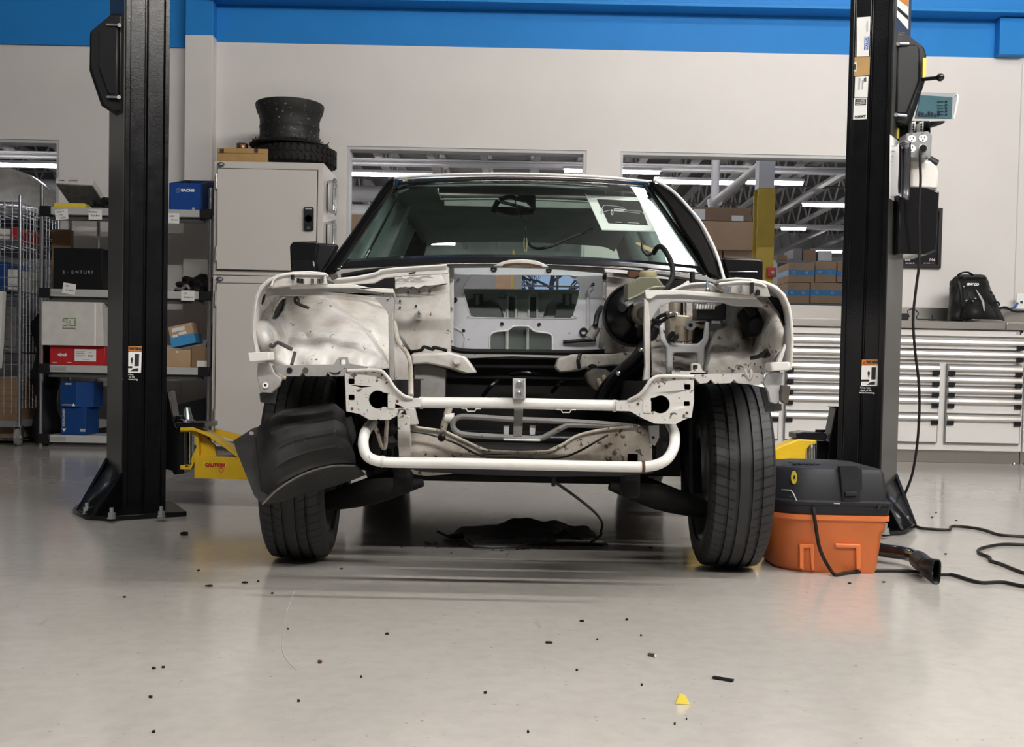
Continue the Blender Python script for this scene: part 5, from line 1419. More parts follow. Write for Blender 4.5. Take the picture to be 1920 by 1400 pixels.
pl('air_guide', [(768, 877), (862, 884), (840, 889), (800, 892), (776, 889)], 3.20, 0.03, 'paint_filthy')
pl('right_bracket', [(1216, 798), (1236, 796), (1236, 820), (1228, 836), (1219, 832), (1217, 812)], 3.24, 0.02, 'bracket_grey', holes=[circ(1225, 820, 2.5, 10)])
# ---- engine bay: firewall and panels
FW = 4.28
hexa = [(884, 515), (1066, 515.5), (1077, 522), (1087, 535), (1084, 560), (1075, 591), (1068, 597), (890, 595), (882, 591), (873, 562), (868, 545), (873, 532)]
low = [(918, 656), (918, 632), (922, 625), (932, 621), (951, 619.5), (960, 613), (968, 611), (987, 611), (994, 614), (1003, 621), (1026, 624), (1034, 628), (1036, 636), (1036, 656)]
fw = pl('firewall', [(846, 497), (960, 498), (1136, 503), (1134, 662), (846, 660)], FW, 0.02, 'firewall', holes=[hexa, low], bev=0.003)
tb('opening_rim', [(x, y, FW - .001) for x, y in hexa + [hexa[0]]], 0.0022, 'firewall', fw, n=8, res=2)
tb('opening_rim', [(x, y, FW - .003) for x, y in low], 0.0034, 'paint_clean', fw, n=8, res=2)
tb('embossed_bead', [(852, 614, FW), (866, 622, FW), (872, 634, FW), (869, 652, FW)], 0.005, 'firewall', fw)
tb('embossed_bead', [(1110, 540, FW), (1103, 552, FW), (1103, 600, FW), (1101, 620, FW)], 0.008, 'firewall', fw)
for x, y, r in ((941, 607, 3.5), (1011, 608, 3.5), (926, 504, 6), (1029, 506.5, 5.5), (869, 620, 3.5), (860, 523, 2), (1112, 533, 3), (853, 562, 5)):
    MB().lathe([(0.0, -0.006), (px2m(r * .6, FW), -0.008), (px2m(r, FW), -0.003), (px2m(r, FW), 0.0)], P(x, y, FW - .001), 'Y', 14).build('grommet', 'black_plastic' if r > 2.6 else 'zinc', fw)
MB().lathe([(px2m(5, FW), -0.01), (px2m(8, FW), -0.01), (px2m(8, FW), 0.0), (px2m(5, FW), 0)], P(1094, 622, FW - .001), 'Y', 20, closed=True).build('heater_ring', 'black_plastic', fw)
tb('vacuum_stub', [(1056, 641, FW - .01), (1085, 639, FW - .02), (1117, 637, FW - .02)], 0.007, 'black_plastic', fw, res=0)
pl('left_flange', [(839, 497), (851, 497), (850, 648), (844, 660), (838, 656)], 4.2, 0.03, 'paint_clean')
for y in (524, 579, 640): MB().cyl(P(846, y, 4.19), P(846, y, 4.2), 0.006, n=10).build('flange_bolt', 'alloy', car)
pl('seal_end', [(830, 500), (840, 499), (840, 522), (834, 530), (830, 515)], 4.18, 0.02, 'black_under')
pl('right_flange', [(1131, 503), (1140, 503), (1139, 580), (1136, 620), (1130, 655), (1122, 652), (1128, 610), (1131, 560)], 4.2, 0.03, 'paint_dirty')
for y in (520, 555, 645): pl('flange_clip', rrect(1130, y - 4, 1141, y + 4, 2), 4.19, 0.01, 'bracket_grey' if y > 530 else 'black_plastic')
pl('left_bulkhead', [(735, 514), (770, 508), (842, 499), (846, 662), (775, 664), (760, 642), (744, 622), (736, 600)], 4.15, 0.02, 'paint_dirty')
pl('vin_panel', [(737, 517), (825, 512), (836, 532), (800, 536), (780, 541), (760, 538), (741, 542)], 4.12, 0.02, 'paint_clean')
ptext('stamped_number', 'WBA AB5400', 772, 525.5, 4.115, 3.4, 'print_grey', car, wpx=48)
tb('seam_bead', [(741, 543, 4.115), (752, 539, 4.115), (762, 542, 4.115), (774, 538, 4.115), (784, 542, 4.115), (797, 536, 4.115), (808, 539, 4.115), (826, 534, 4.115), (838, 532, 4.115)], 0.0025, 'alarm_dirty', n=6)
tb('seam_bead', [(741, 524, 4.112), (752, 518, 4.112), (760, 522, 4.112), (772, 517, 4.112), (784, 520, 4.112), (796, 515, 4.112), (812, 517, 4.112)], 0.0025, 'paint_clean', n=6)
bk = pl('stud_bracket', rrect(779, 584, 792, 600, 2), 4.14, 0.006, 'paint_dirty')
MB().lathe([(0.009, 0), (0.011, -0.003), (0.005, -0.012), (0.0, -0.012)], P(786, 588, 4.138), 'Y', 14).build('stud', 'chrome', bk)
for x, y in ((750, 564), (750, 576), (780, 573), (765, 548), (786, 547), (806, 546), (771, 540)):
    MB().cyl(P(x, y, 4.148), P(x, y, 4.140), 0.004, n=10).build('panel_hole', 'ink_black', car)
tb('seal_scrap', [(770, 659, 4.12), (790, 656, 4.10), (795, 650, 4.1), (812, 655, 4.1), (814, 651, 4.1), (838, 657, 4.12)], 0.006, 'black_under', n=6)
pl('hood_seal', [(846, 497), (940, 497.5), (940, 500), (846, 501)], 4.19, 0.03, 'black_plastic', bev=0)
pl('hood_seal', [(1020, 499), (1133, 503), (1133, 506), (1020, 502)], 4.19, 0.03, 'black_plastic', bev=0)
tb('sill_seal', [(844, 652, 4.2), (870, 658, 4.2), (930, 659, 4.2), (1000, 660, 4.2), (1080, 661, 4.2), (1138, 659, 4.2)], 0.010, 'black_under', n=8)
pl('lower_bulkhead', [(735, 655), (1225, 655), (1250, 890), (700, 890)], 4.34, 0.03, 'black_under')  # black stands in for the shade of the weakly lit bay
pl('sill_panel', [(846, 660), (1132, 662), (1080, 673), (960, 668), (880, 672)], 4.25, 0.02, 'primer_grey')
pl('left_rail_top', [(770, 663), (845, 660), (872, 668), (884, 684), (894, 699), (868, 700), (838, 690), (800, 682), (772, 685)], 3.98, 0.12, 'paint_dirty', bev=0.008)
MB().cyl(P(857, 677, 3.98), P(857, 677, 3.965), 0.012, n=14).build('rail_bolt', 'plate_rusty', car)
pl('left_rail_face', [(776, 686), (802, 683), (836, 691), (834, 746), (778, 746)], 4.03, 0.05, 'primer_grey')
pl('right_rail_top', [(1040, 690), (1046, 672), (1072, 664), (1150, 663), (1212, 654), (1212, 688), (1150, 686), (1104, 690), (1080, 696), (1048, 698)], 3.98, 0.12, 'bay_grey', bev=0.008)
tb('rail_strap', [(1088, 664, 3.96), (1084, 676, 3.95), (1086, 690, 3.96)], 0.007, 'black_plastic', n=8)
pl('left_inner_wall', [(737, 598), (742, 604), (750, 642), (769, 668), (773, 748), (756, 742), (741, 728)], 3.55, 0.03, 'paint_dirty')
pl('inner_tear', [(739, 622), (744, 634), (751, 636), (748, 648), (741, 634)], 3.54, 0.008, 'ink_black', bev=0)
tb('wall_flange', [(736, 600, 3.5), (748, 640, 3.45), (764, 664, 3.4), (770, 690, 3.3), (771, 742, 3.15)], 0.007, 'paint_filthy', n=8)
for i, (x0, y0, x1, y1) in enumerate(((905, 742, 935, 712), (1060, 712, 1035, 735), (958, 702, 1010, 702))):
    tb('bay_pipe', [(x0, y0, 4.25), ((x0 + x1) / 2, (y0 + y1) / 2 - 3, 4.22), (x1, y1, 4.25)], 0.008, 'black_metal', n=8)
# subframe
MB().box((XC, 3.80, 0.34), (0.86, 0.16, 0.10)).build('subframe', 'black_under', car, bev=0.02)
MB().box((XC, 4.10, 0.30), (0.80, 0.44, 0.10)).build('bay_undertray', 'black_under', car, bev=0.02)
MB().tube([(XC - 0.55, 3.88, 0.40), (XC + 0.55, 3.88, 0.40)], 0.03, 14, 0).build('steering_rack', 'black_metal', car)
for s in (-1, 1):
    x0 = XC + s * 0.30
    ca = MB().tube([(x0, 3.62, 0.27), (XC + s * 0.46, 3.66, 0.235), (XC + s * 0.62, 3.74, 0.19)], [0.014, 0.046, 0.036], 12, 4, flat=(1, 0.9)).tube([(x0 + s * 0.05, 4.02, 0.28), (XC + s * 0.5, 3.86, 0.23), (XC + s * 0.62, 3.76, 0.19)], 0.032, 12, 4)
    ca.build('control_arm', 'black_under', car)
    st = MB().tube([(XC + s * 0.585, 3.75, 0.24), (XC + s * 0.57, 3.78, 0.62)], 0.035, 16, 0)
    st.build('strut', 'black_metal', car)
    bt = MB(); p0 = Vector((XC + s * 0.45, 3.60, 0.44))
    prof = []
    for k in range(9): prof += [(0.055 + (0.014 if k % 2 else 0), -0.06 + k * 0.02)]
    bt.lathe(prof, p0, 'Z', 20).build('ribbed_boot', 'rubber', car)
    pts = [(XC + s * 0.45, 3.45), (XC + s * 0.80, 3.45), (XC + s * 0.80, 4.1), (XC + s * 0.45, 4.1)]
    MB().box((XC + s * 0.615, 4.12, 0.47), (0.33, 0.03, 0.40)).build('wheel_house', 'black_under', car)
    MB().box((XC + s * 0.44, 3.80, 0.50), (0.02, 0.62, 0.30)).build('wheel_house', 'black_under', car)
    MB().box((XC + s * 0.335, 3.34, 0.34), (0.05, 0.12, 0.14)).build('jack_bracket', 'black_under', car, bev=0.01)
# ---- fenders
def fender(front, back, s):
    f = [P(x, y, 3.14) for x, y in front]
    nst = 12; rows = []
    for i in range(nst + 1):
        t = i / nst; Y = 3.14 + (4.33 - 3.14) * t
        e = ss(0, 1, t) * 0.6 + t * 0.4
        row = []
        n = len(f)
        for k, p in enumerate(f):
            b = back[k]
            q = Vector((p.x + (XC + s * b[0] - p.x) * min(1, e * 1.25), Y, p.z + (b[1] - p.z) * e))
            row.append(q)
        if Y > 4.08:                       # behind the wheel the panel runs down to the sill
            lowp = [Vector((row[0].x, Y, row[0].z - d * ss(4.02, 4.2, Y))) for d in (0.42, 0.2)]
        else: lowp = [Vector((row[0].x, Y, row[0].z - 0.002 * k)) for k in (2, 1)]
        rows.append(lowp + row)
    return MB().grid(rows)
FLp = [(479, 662), (473, 625), (475, 590), (480, 556), (489, 538), (503, 525), (522, 516), (550, 511), (582, 510), (609, 513)]
FRp = [(1483, 690), (1486, 645), (1485, 605), (1480, 574), (1471, 553), (1456, 538), (1436, 529), (1410, 524), (1380, 522), (1350, 525)]
BK = [(0.80, 0.66), (0.815, 0.72), (0.815, 0.80), (0.805, 0.87), (0.79, 0.92), (0.775, 0.95), (0.755, 0.965), (0.735, 0.972), (0.72, 0.976), (0.705, 0.978)]
fl_ = fender(FLp, BK, -1).build('fender', 'paint_clean', car, solid=0.006, off=0)
fr_ = fender(FRp, BK, 1).build('fender', 'paint_clean', car, solid=0.006, off=0)
tb('fender_lip', [(x + 2, y + 2, 3.135) for x, y in FLp[:8]] , 0.0035, 'paint_dirty', fl_, n=8, res=3)
tb('fender_lip', [(x - 2, y + 2, 3.135) for x, y in FRp[:8]], 0.0035, 'paint_dirty', fr_, n=8, res=3)
g1 = pl('fender_gutter', [(508, 540), (511, 527), (522, 519), (548, 514), (609, 515), (613, 533), (560, 534)], 3.125, 0.02, 'paint_dirty')
g2 = pl('fender_gutter', [(1347, 535), (1350, 529), (1386, 525), (1424, 527), (1438, 535), (1445, 556), (1420, 556), (1363, 548)], 3.125, 0.02, 'bay_grey')
tb('gutter_rim', [(509, 536, 3.12), (513, 525, 3.12), (524, 518, 3.12), (548, 514, 3.12), (609, 515, 3.12)], 0.003, 'paint_clean', g1)
tb('gutter_rim', [(1348, 532, 3.12), (1388, 528, 3.12), (1424, 531, 3.12), (1436, 537, 3.12)], 0.003, 'paint_clean', g2)
for x, y in ((549, 520), (560, 526), (567, 527), (586, 527), (598, 527), (604, 525)):
    MB().box(P(x, y, 3.12), (0.007, 0.02, 0.012)).build('gutter_clip', 'black_plastic' if x < 570 else 'alarm_dirty', g1)
for x, y, h in ((1409, 540, 0.03), (1388, 541, 0.018), (1421, 549, 0.014), (1367, 543, 0.016), (1361, 543, 0.02)):
    MB().box(P(x, y, 3.12), (0.008, 0.02, h)).build('gutter_clip', 'black_plastic' if x > 1400 else 'zinc', g2)
pl('fender_gap_shade', [(1440, 552), (1462, 560), (1473, 588), (1472, 610), (1463, 584), (1452, 570)], 3.22, 0.02, 'black_under', bev=0)  # black strips stand in for the shaded gap inside each fender
pl('fender_gap_shade', [(480, 556), (496, 547), (494, 560), (486, 580), (482, 606), (484, 646), (479, 655), (477, 610)], 3.22, 0.02, 'black_under', bev=0)
# ---- left headlight bay
YH = 3.17
tr_l = pl('headlight_frame', [(498, 541), (530, 535), (575, 533), (665, 535), (695, 541), (737, 543), (740, 553), (738, 584), (731, 597), (724, 582), (712, 567), (700, 556), (665, 552), (610, 552), (545, 554), (515, 553), (500, 558)], YH, 0.03, 'primer_grey', holes=[circ(727, 563, 2.8, 12), circ(720, 550, 1.8, 10)])
pl('frame_flange', [(540, 535), (575, 531.5), (665, 533), (692, 539), (737, 541), (738, 549), (712, 548), (690, 545), (665, 540), (600, 540), (545, 541)], YH - 0.012, 0.012, 'paint_clean', tr_l)
pl('frame_upright', [(728, 590), (737, 585), (739, 716), (730, 717)], YH - 0.005, 0.02, 'primer_grey', tr_l)
pl('frame_ear', circ(740, 563, 6, 14), YH + 0.01, 0.006, 'primer_grey', tr_l, holes=[circ(740, 563, 2.2, 10)])
def relief(name, vrows, ul, ur, nu, yf, m, skip=None, par=car):
    rows = []
    for v in vrows:
        a, b = lerp(ul, v), lerp(ur, v)
        rows.append([P(a + (b - a) * j / nu, v, yf(a + (b - a) * j / nu, v)) for j in range(nu + 1)])
    def sk(i, j):
        if not skip: return False
        v = (vrows[i] + vrows[min(i + 1, len(vrows) - 1)]) / 2
        a, b = lerp(ul, v), lerp(ur, v)
        return skip(a + (b - a) * (j + .5) / nu, v)
    return MB().grid(rows, sk).build(name, m, par, solid=0.006, off=-1, ang=70)
vs_ = [544 + 2.0 * i for i in range(75)]
ridge = [(548, 590), (556, 600), (570, 615), (594, 649), (615, 676), (638, 694), (665, 712), (692, 726)]
def y_left(u, v):
    y = 3.24 + 0.50 * max(0, min(1, (690 - v) / 140)) ** 1.6
    xr = lerp(ridge, v)
    y += 0.10 * ((u - 600) / 100) ** 2 * (1 if u > 600 else 0.4)
    y += 0.26 * ss(xr - 2, xr + 8, u)
    y -= 0.30 * ss(548, 492, u) * ss(700, 600, v)
    y += 0.02 * math.exp(-((u - 574) / 9) ** 2 - ((v - 634) / 7) ** 2)
    y += 0.012 * math.sin(u * 0.11) * math.sin(v * 0.09)
    return min(y, 4.05)
def oval(u, v):
    a = R(28); dx, dy = u - 521, v - 579
    p, q = dx * math.cos(a) + dy * math.sin(a), -dx * math.sin(a) + dy * math.cos(a)
    return (p / 9) ** 2 + (q / 24) ** 2 < 1
ifl = relief('inner_fender', vs_, [(544, 500), (560, 489), (580, 483), (620, 481), (645, 486), (665, 495), (692, 506)], [(544, 733), (700, 733)], 90, y_left, 'paint_dirty', oval)
pl('vent_shade', [(521 + 11 * math.cos(t) * math.cos(R(28)) - 26 * math.sin(t) * math.sin(R(28)), 579 + 11 * math.cos(t) * math.sin(R(28)) + 26 * math.sin(t) * math.cos(R(28))) for t in [2 * math.pi * k / 24 for k in range(24)]], lambda x, y: y_left(x, y) + 0.03, 0.01, 'ink_black', ifl, bev=0)  # black backing painted in as the shade inside the vent hole
a28 = R(28)
tb('vent_rim', [(521 + 9.5 * math.cos(t) * math.cos(a28) - 24.5 * math.sin(t) * math.sin(a28), 579 + 9.5 * math.cos(t) * math.sin(a28) + 24.5 * math.sin(t) * math.cos(a28), 0) for t in []] or [(534, 557, 3.35), (526, 560, 3.33), (514, 578, 3.33), (508, 598, 3.33)], 0.004, 'paint_dirty', ifl, n=6)
tb('bay_seam', [(lerp(ridge, v) + 1, v, y_left(lerp(ridge, v) + 1, v) + 0.003) for v in (552, 560, 570, 580, 594, 606, 615, 626, 638, 652, 665, 680)], 0.0045, 'paint_filthy', ifl, n=6, res=2)
tb('clip_arm', [(505, 644, 3.2), (511, 650, 3.18), (520, 642, 3.18), (532, 647, 3.17), (548, 655, 3.17)], 0.0055, 'alarm_dirty', n=6, res=3)
tb('clip_arm', [(553, 660, 3.2), (550, 672, 3.19), (547, 683, 3.18)], 0.0055, 'alarm_dirty', n=6, res=0)
tb('clip_arm', [(553, 556, 3.4), (554, 566, 3.4), (562, 571, 3.38), (578, 577, 3.36)], 0.005, 'alarm_dirty', n=6, res=3)
tb('clip_arm', [(556, 556, 3.4), (560, 562, 3.39), (559, 570, 3.38)], 0.004, 'alarm_dirty', n=6, res=3)
pl('bottom_lip', [(511, 684.6), (560, 684), (626, 683), (631, 674), (637, 669), (650, 669), (653, 681), (687, 687), (686, 692.5), (648, 694), (644, 705), (619, 705), (614, 697), (610, 705), (573, 705), (567, 697), (562, 705), (527, 705), (516, 697)], YH, 0.025, 'primer_grey', holes=[rrect(637, 674, 648, 683, 1.5, 2)], bev=0.004)
for x, y in ((543, 694), (573, 694)): MB().lathe([(0.008, -0.003), (0.008, 0.0)], P(x, y, YH - .001), 'Y', 14).build('lip_bolt', 'black_plastic' if x < 560 else 'alarm_dirty', car)
pl('lip_black_slot', [(617, 697), (630, 699), (640, 694), (636, 701), (626, 702)], YH - 0.002, 0.004, 'ink_black', bev=0)  # thin black plate set on the lip
tb('lower_flange', [(508, 684, 3.19), (516, 697, 3.18), (528, 706, 3.17), (536, 709, 3.17)], 0.006, 'paint_filthy', n=8)
pl('corner_block', [(464, 661), (504, 659), (505, 675), (480, 678), (466, 677)], 3.08, 0.07, 'paint_clean', bev=0.006)
cbk = pl('corner_bracket', [(483, 681), (504, 678), (514, 700), (528, 710), (524, 722), (508, 737), (488, 735), (482, 707)], 3.12, 0.02, 'primer_grey', holes=[circ(498, 722, 2.6, 12)])
MB().lathe([(px2m(3, 3.1), -0.004), (px2m(5.5, 3.1), -0.004), (px2m(5.5, 3.1), 0), (px2m(3, 3.1), 0)], P(498, 722, 3.118), 'Y', 16, closed=True).build('bracket_eyelet', 'print_white', cbk)
pl('rubber_flap', [(486, 737), (520, 728), (516, 757), (488, 754)], 3.15, 0.008, 'liner', cbk)
# ---- right headlight bay
tr_r = pl('headlight_frame', [(1210, 546), (1278, 546), (1415, 555), (1421, 560), (1432, 572), (1428, 575), (1374, 572), (1356, 566), (1258, 566), (1240, 573), (1228, 588), (1220, 600), (1219, 717), (1206, 714), (1210, 686), (1208, 608), (1210, 560)], YH, 0.03, 'bracket_grey')
pl('frame_flange', [(1209, 544), (1278, 544), (1360, 549), (1415, 554), (1421, 561), (1400, 560), (1340, 556.5), (1278, 552), (1232, 553), (1222, 560), (1211, 559)], YH - 0.012, 0.012, 'paint_clean', tr_r)
pl('frame_upright', [(1208, 558), (1216, 566), (1218, 600), (1216, 712), (1206, 713), (1210, 686), (1208, 610)], YH - 0.010, 0.012, 'paint_dirty', tr_r)
pl('side_rail', [(1414, 558), (1440, 566), (1458, 586), (1467, 612), (1470, 640), (1462, 662), (1458, 620), (1450, 596), (1438, 580), (1426, 575)], YH + 0.03, 0.03, 'bay_grey', tr_r, bev=0.006)
ridge_r = [(548, 1362), (565, 1360), (600, 1356), (640, 1340), (705, 1326)]
def y_right(u, v):
    y = 3.26 + 0.50 * max(0, min(1, (700 - v) / 145)) ** 1.6
    xr = lerp(ridge_r, v)
    y += 0.22 * ss(xr, xr - 12, u)
    y -= 0.40 * ss(1405, 1462, u) * ss(715, 610, v)
    y -= 0.10 * math.exp(-((u - 1382) / 14) ** 2 - ((v - 612) / 30) ** 2)
    y += 0.012 * math.sin(u * 0.13) * math.sin(v * 0.1)
    return min(y, 4.05)
ifr = relief('inner_fender', [550 + 2.0 * i for i in range(78)], [(550, 1218), (700, 1222)], [(550, 1424), (565, 1442), (590, 1458), (620, 1468), (650, 1466), (690, 1440), (705, 1432)], 90, y_right, 'bay_grey')
pl('bottom_lip', [(1260, 695), (1296.5, 696), (1296.5, 683), (1303, 680), (1312.5, 682), (1318, 695), (1328.5, 700.5), (1424.5, 699), (1433.6, 704), (1424, 722), (1383, 718), (1376, 711), (1370, 718), (1340, 719), (1333, 711), (1326, 718), (1312, 719), (1302, 708), (1260, 702)], YH, 0.025, 'plate_rusty', holes=[rrect(1299, 684, 1308, 692, 2, 3)], bev=0.004)
tb('lip_hook', [(1396, 692, 3.14), (1400, 704, 3.13), (1405, 712, 3.13), (1409, 703, 3.13), (1408, 694, 3.14)], 0.005, 'bay_grey', n=6)
pl('corner_block', [(1444, 679), (1483, 678), (1483, 694), (1446, 696)], 3.08, 0.07, 'paint_clean', bev=0.006)
cbk2 = pl('corner_bracket', [(1438, 702), (1450, 697), (1469, 698), (1466, 718), (1461, 735), (1463, 750), (1456, 757), (1444, 753), (1441, 735), (1432, 718)], 3.12, 0.02, 'bracket_grey')
pl('bracket_tooth', [(1466, 722), (1475, 722), (1483, 724), (1481, 736), (1478, 757), (1471, 756), (1464, 750)], 3.10, 0.03, 'alarm_dirty', cbk2)
pl('rubber_flap', [(1424, 724), (1440, 726), (1444, 752), (1466, 757), (1466, 770), (1436, 772)], 3.18, 0.01, 'liner', cbk2)
pl('fender_wedge', [(1456, 680), (1472, 644), (1474, 650), (1466, 678)], 3.13, 0.02, 'paint_clean')
# washer pump cluster, hooks and smears in the right bay
MB().tube([P(1400, 586, 3.36), P(1410, 606, 3.34), P(1416, 628, 3.34)], 0.032, 14, 3).build('washer_pump', 'black_under', car)
MB().lathe([(0.0, -0.03), (0.022, -0.03), (0.024, 0.0), (0.0, 0.0)], P(1416, 612, 3.31), 'Y', 18).build('pump_cap', 'black_plastic', car)
tb('clip_arm', [(1404, 580, 3.3), (1416, 586, 3.28), (1415, 572, 3.3), (1408, 566, 3.32)], 0.007, 'black_plastic', n=8)
tb('clip_arm', [(1398, 575, 3.3), (1410, 592, 3.27)], 0.006, 'black_plastic', n=8, res=0)
tb('clip_arm', [(1408, 671, 3.18), (1425, 667, 3.16), (1440, 656, 3.15), (1444, 662, 3.15), (1434, 668, 3.16), (1424, 664, 3.16)], 0.006, 'black_plastic', n=8)
# ---- brake booster and reservoir
b0 = P(1190, 590, 3.98)
rb = px2m(59, 3.98)
bo = MB().lathe([(0.0, -0.055), (rb * 0.28, -0.055), (rb * 0.34, -0.04), (rb * 0.62, -0.028), (rb * 0.90, -0.012), (rb, 0.0), (rb * 1.02, 0.02), (rb * 0.97, 0.04), (rb * 0.95, 0.10), (rb * 0.6, 0.14), (0.0, 0.14)], b0, 'Y', 56).build('brake_booster', 'black_metal', car)
MB().lathe([(rb * 0.94, -0.012), (rb * 0.97, -0.016), (rb * 1.0, -0.004), (rb * 0.97, 0.0)], b0, 'Y', 56, closed=True).build('booster_rim', 'black_plastic', bo)
MB().cyl(P(1167, 577, 3.95), P(1167, 577, 3.90), 0.014, n=12).build('check_valve', 'black_plastic', bo)
for x, y in ((1194, 610), (1192, 570)): MB().cyl(P(x, y, 3.95), P(x, y, 3.92), 0.008, n=8).build('booster_stud', 'grey_part', bo)
MB().tube([P(1205, 588, 3.92), P(1216, 586, 3.75), P(1222, 584, 3.6)], 0.026, 16, 0).build('master_cylinder', 'grey_part', car)
MB().lathe([(0.025, -0.02), (0.038, -0.02), (0.04, 0.03), (0.026, 0.03)], P(1207, 588, 3.86), 'Y', 20, closed=True).build('cylinder_flange', 'bare_alu', car)
jr = pl('fluid_reservoir', [(1176, 563), (1176, 531), (1196, 521), (1200, 518), (1230, 518), (1236, 523), (1248, 540), (1214, 546)], 3.66, 0.12, 'jar', bev=0.014, seg=3)
c_ = P(1215, 518.5, 3.72)
cp = MB().lathe([(0.0, 0.0), (0.027, 0.0), (0.027, 0.014), (0.024, 0.018), (0.0, 0.018)], c_, 'Z', 28)
for k in range(28):
    a = 2 * math.pi * k / 28
    cp.box(c_ + Vector((0.027 * math.cos(a), 0.027 * math.sin(a), 0.007)), (0.003, 0.003, 0.013), Matrix.Rotation(a, 3, 'Z'))
cp.build('reservoir_cap', 'jar_cap', jr)
tb('reservoir_pipe', [(1178, 562, 3.62), (1200, 552, 3.62), (1222, 540, 3.62), (1246, 538, 3.64)], 0.005, 'jar', jr, n=8)
pl('rusty_tab', [(1177, 508), (1198, 509), (1197, 518), (1188, 521), (1178, 519)], 3.80, 0.02, 'rust')
pl('cowl_sheet', [(1133, 503), (1178, 507), (1178, 513), (1135, 510)], 4.10, 0.03, 'paint_clean')
pl('cowl_sheet', [(1198, 511), (1254, 520), (1254, 525), (1200, 517)], 4.10, 0.03, 'paint_clean')
# ---- hydraulic unit
YU = 3.46
un = pl('hydraulic_unit', [(1253, 584), (1272, 584), (1273, 590), (1300, 592), (1301, 611), (1299, 640), (1254, 640)], YU, 0.09, 'bare_alu', bev=0.005)
MB().tube([P(1265, 586, YU + .05), P(1265, 562, YU + .05)], px2m(11.5, YU), 20, 0).build('pump_motor', 'bare_alu', un)
MB().tube([P(1285, 592, YU + .03), P(1285, 560, YU + .03)], px2m(2.5, YU), 12, 0).build('rod', 'chrome', un)
MB().tube([P(1278, 592, YU + .05), P(1278, 562, YU + .05)], px2m(3.5, YU), 12, 0).build('rod', 'black_metal', un)
MB().tube([P(1276, 612, YU + .02), P(1276, 640, YU + .02)], px2m(18, YU), 20, 0).build('accumulator', 'bare_alu', un)
MB().lathe([(px2m(4, YU), -0.02), (px2m(9.5, YU), -0.02), (px2m(9.5, YU), 0.0), (px2m(4, YU), 0.0)], P(1293, 610, YU - .012), 'Y', 28, closed=True).build('fitting', 'chrome', un)
MB().lathe([(0.0, -0.016), (px2m(4.5, YU), -0.016), (px2m(4.5, YU), 0.0)], P(1293, 610, YU - .012), 'Y', 16).build('fitting_plug', 'black_metal', un)
MB().tube([P(1300, 608, YU + .01), P(1314, 609, YU + .01)], px2m(5, YU), 14, 0).build('fitting', 'bare_alu', un)
MB().tube([P(1312, 609, YU + .01), P(1321, 609, YU + .01)], px2m(7, YU), 8, 0).build('union_nut', 'bare_alu', un)
MB().lathe([(px2m(2, YU), -0.008), (px2m(6, YU), -0.008), (px2m(6, YU), 0), (px2m(2, YU), 0)], P(1263, 591, YU - .002), 'Y', 18, closed=True).build('port', 'chrome', un)
tb('brake_pipe', [(1264, 591, YU - .03), (1252, 594, YU - .04), (1240, 602, YU - .02), (1224, 600, YU)], 0.006, 'black_plastic', un, n=8)
tb('brake_pipe', [(1250, 588, YU - .01), (1236, 594, YU), (1226, 606, YU + .02), (1218, 626, YU + .05)], 0.006, 'black_plastic', un, n=8)
MB().tube([P(1308, 566, YU + .05), P(1308, 592, YU + .05)], px2m(10, YU), 18, 0).build('solenoid', 'bare_alu', un)
md_ = pl('control_module', [(1306, 577), (1346, 573), (1362, 566), (1361, 599), (1307, 599)], YU - 0.04, 0.08, 'black_plastic', un, bev=0.004)
for k in range(7):
    MB().pbox(1306.5 + k * 5.2, 569 + (0 if k == 0 else 1) + k * .2, 1309 + k * 5.2, 579, YU - 0.06, 0.02).build('connector_pin', 'paper', un)
MB().pbox(1305, 565, 1326, 571, YU - 0.02, 0.03).build('connector_body', 'zinc', un)
gm = pl('valve_block', [(1328, 600), (1356, 601), (1357, 634), (1350, 637), (1328, 635)], YU, 0.09, 'grey_part', un, bev=0.006)
MB().pbox(1334, 601, 1350, 606, YU - 0.012, 0.03).build('clamp', 'zinc', gm)
tb('harness', [(1358, 636, YU), (1352, 645, YU), (1340, 652, YU), (1330, 648, YU)], 0.009, 'black_plastic', un, n=8)
MB().pbox(1303, 612, 1322, 642, YU + 0.03, 0.06).build('back_block', 'black_under', un)
ub = pl('unit_bracket', [(1237, 610), (1243, 609), (1245, 631), (1258, 643), (1308, 645), (1319, 635), (1323, 603), (1330, 603), (1329, 640), (1322, 651), (1322, 701), (1250, 701), (1250, 652), (1238, 638)], YU - 0.05, 0.02, 'bracket_grey', holes=[rrect(1262, 661, 1308, 694, 6)], bev=0.005)
pl('bracket_back', [(1254, 654), (1318, 654), (1318, 700), (1254, 700)], YU + 0.10, 0.02, 'alarm_dirty', ub)
tb('unit_mount', [(1262, 640, YU - .06), (1268, 630, YU - .07), (1262, 625, YU - .06), (1254, 634, YU - .05), (1257, 642, YU - .05)], 0.008, 'black_plastic', ub, n=8)
MB().cyl(P(1285, 641, YU - .03), P(1285, 648, YU - .03), 0.009, n=12).build('unit_bolt', 'chrome', ub)
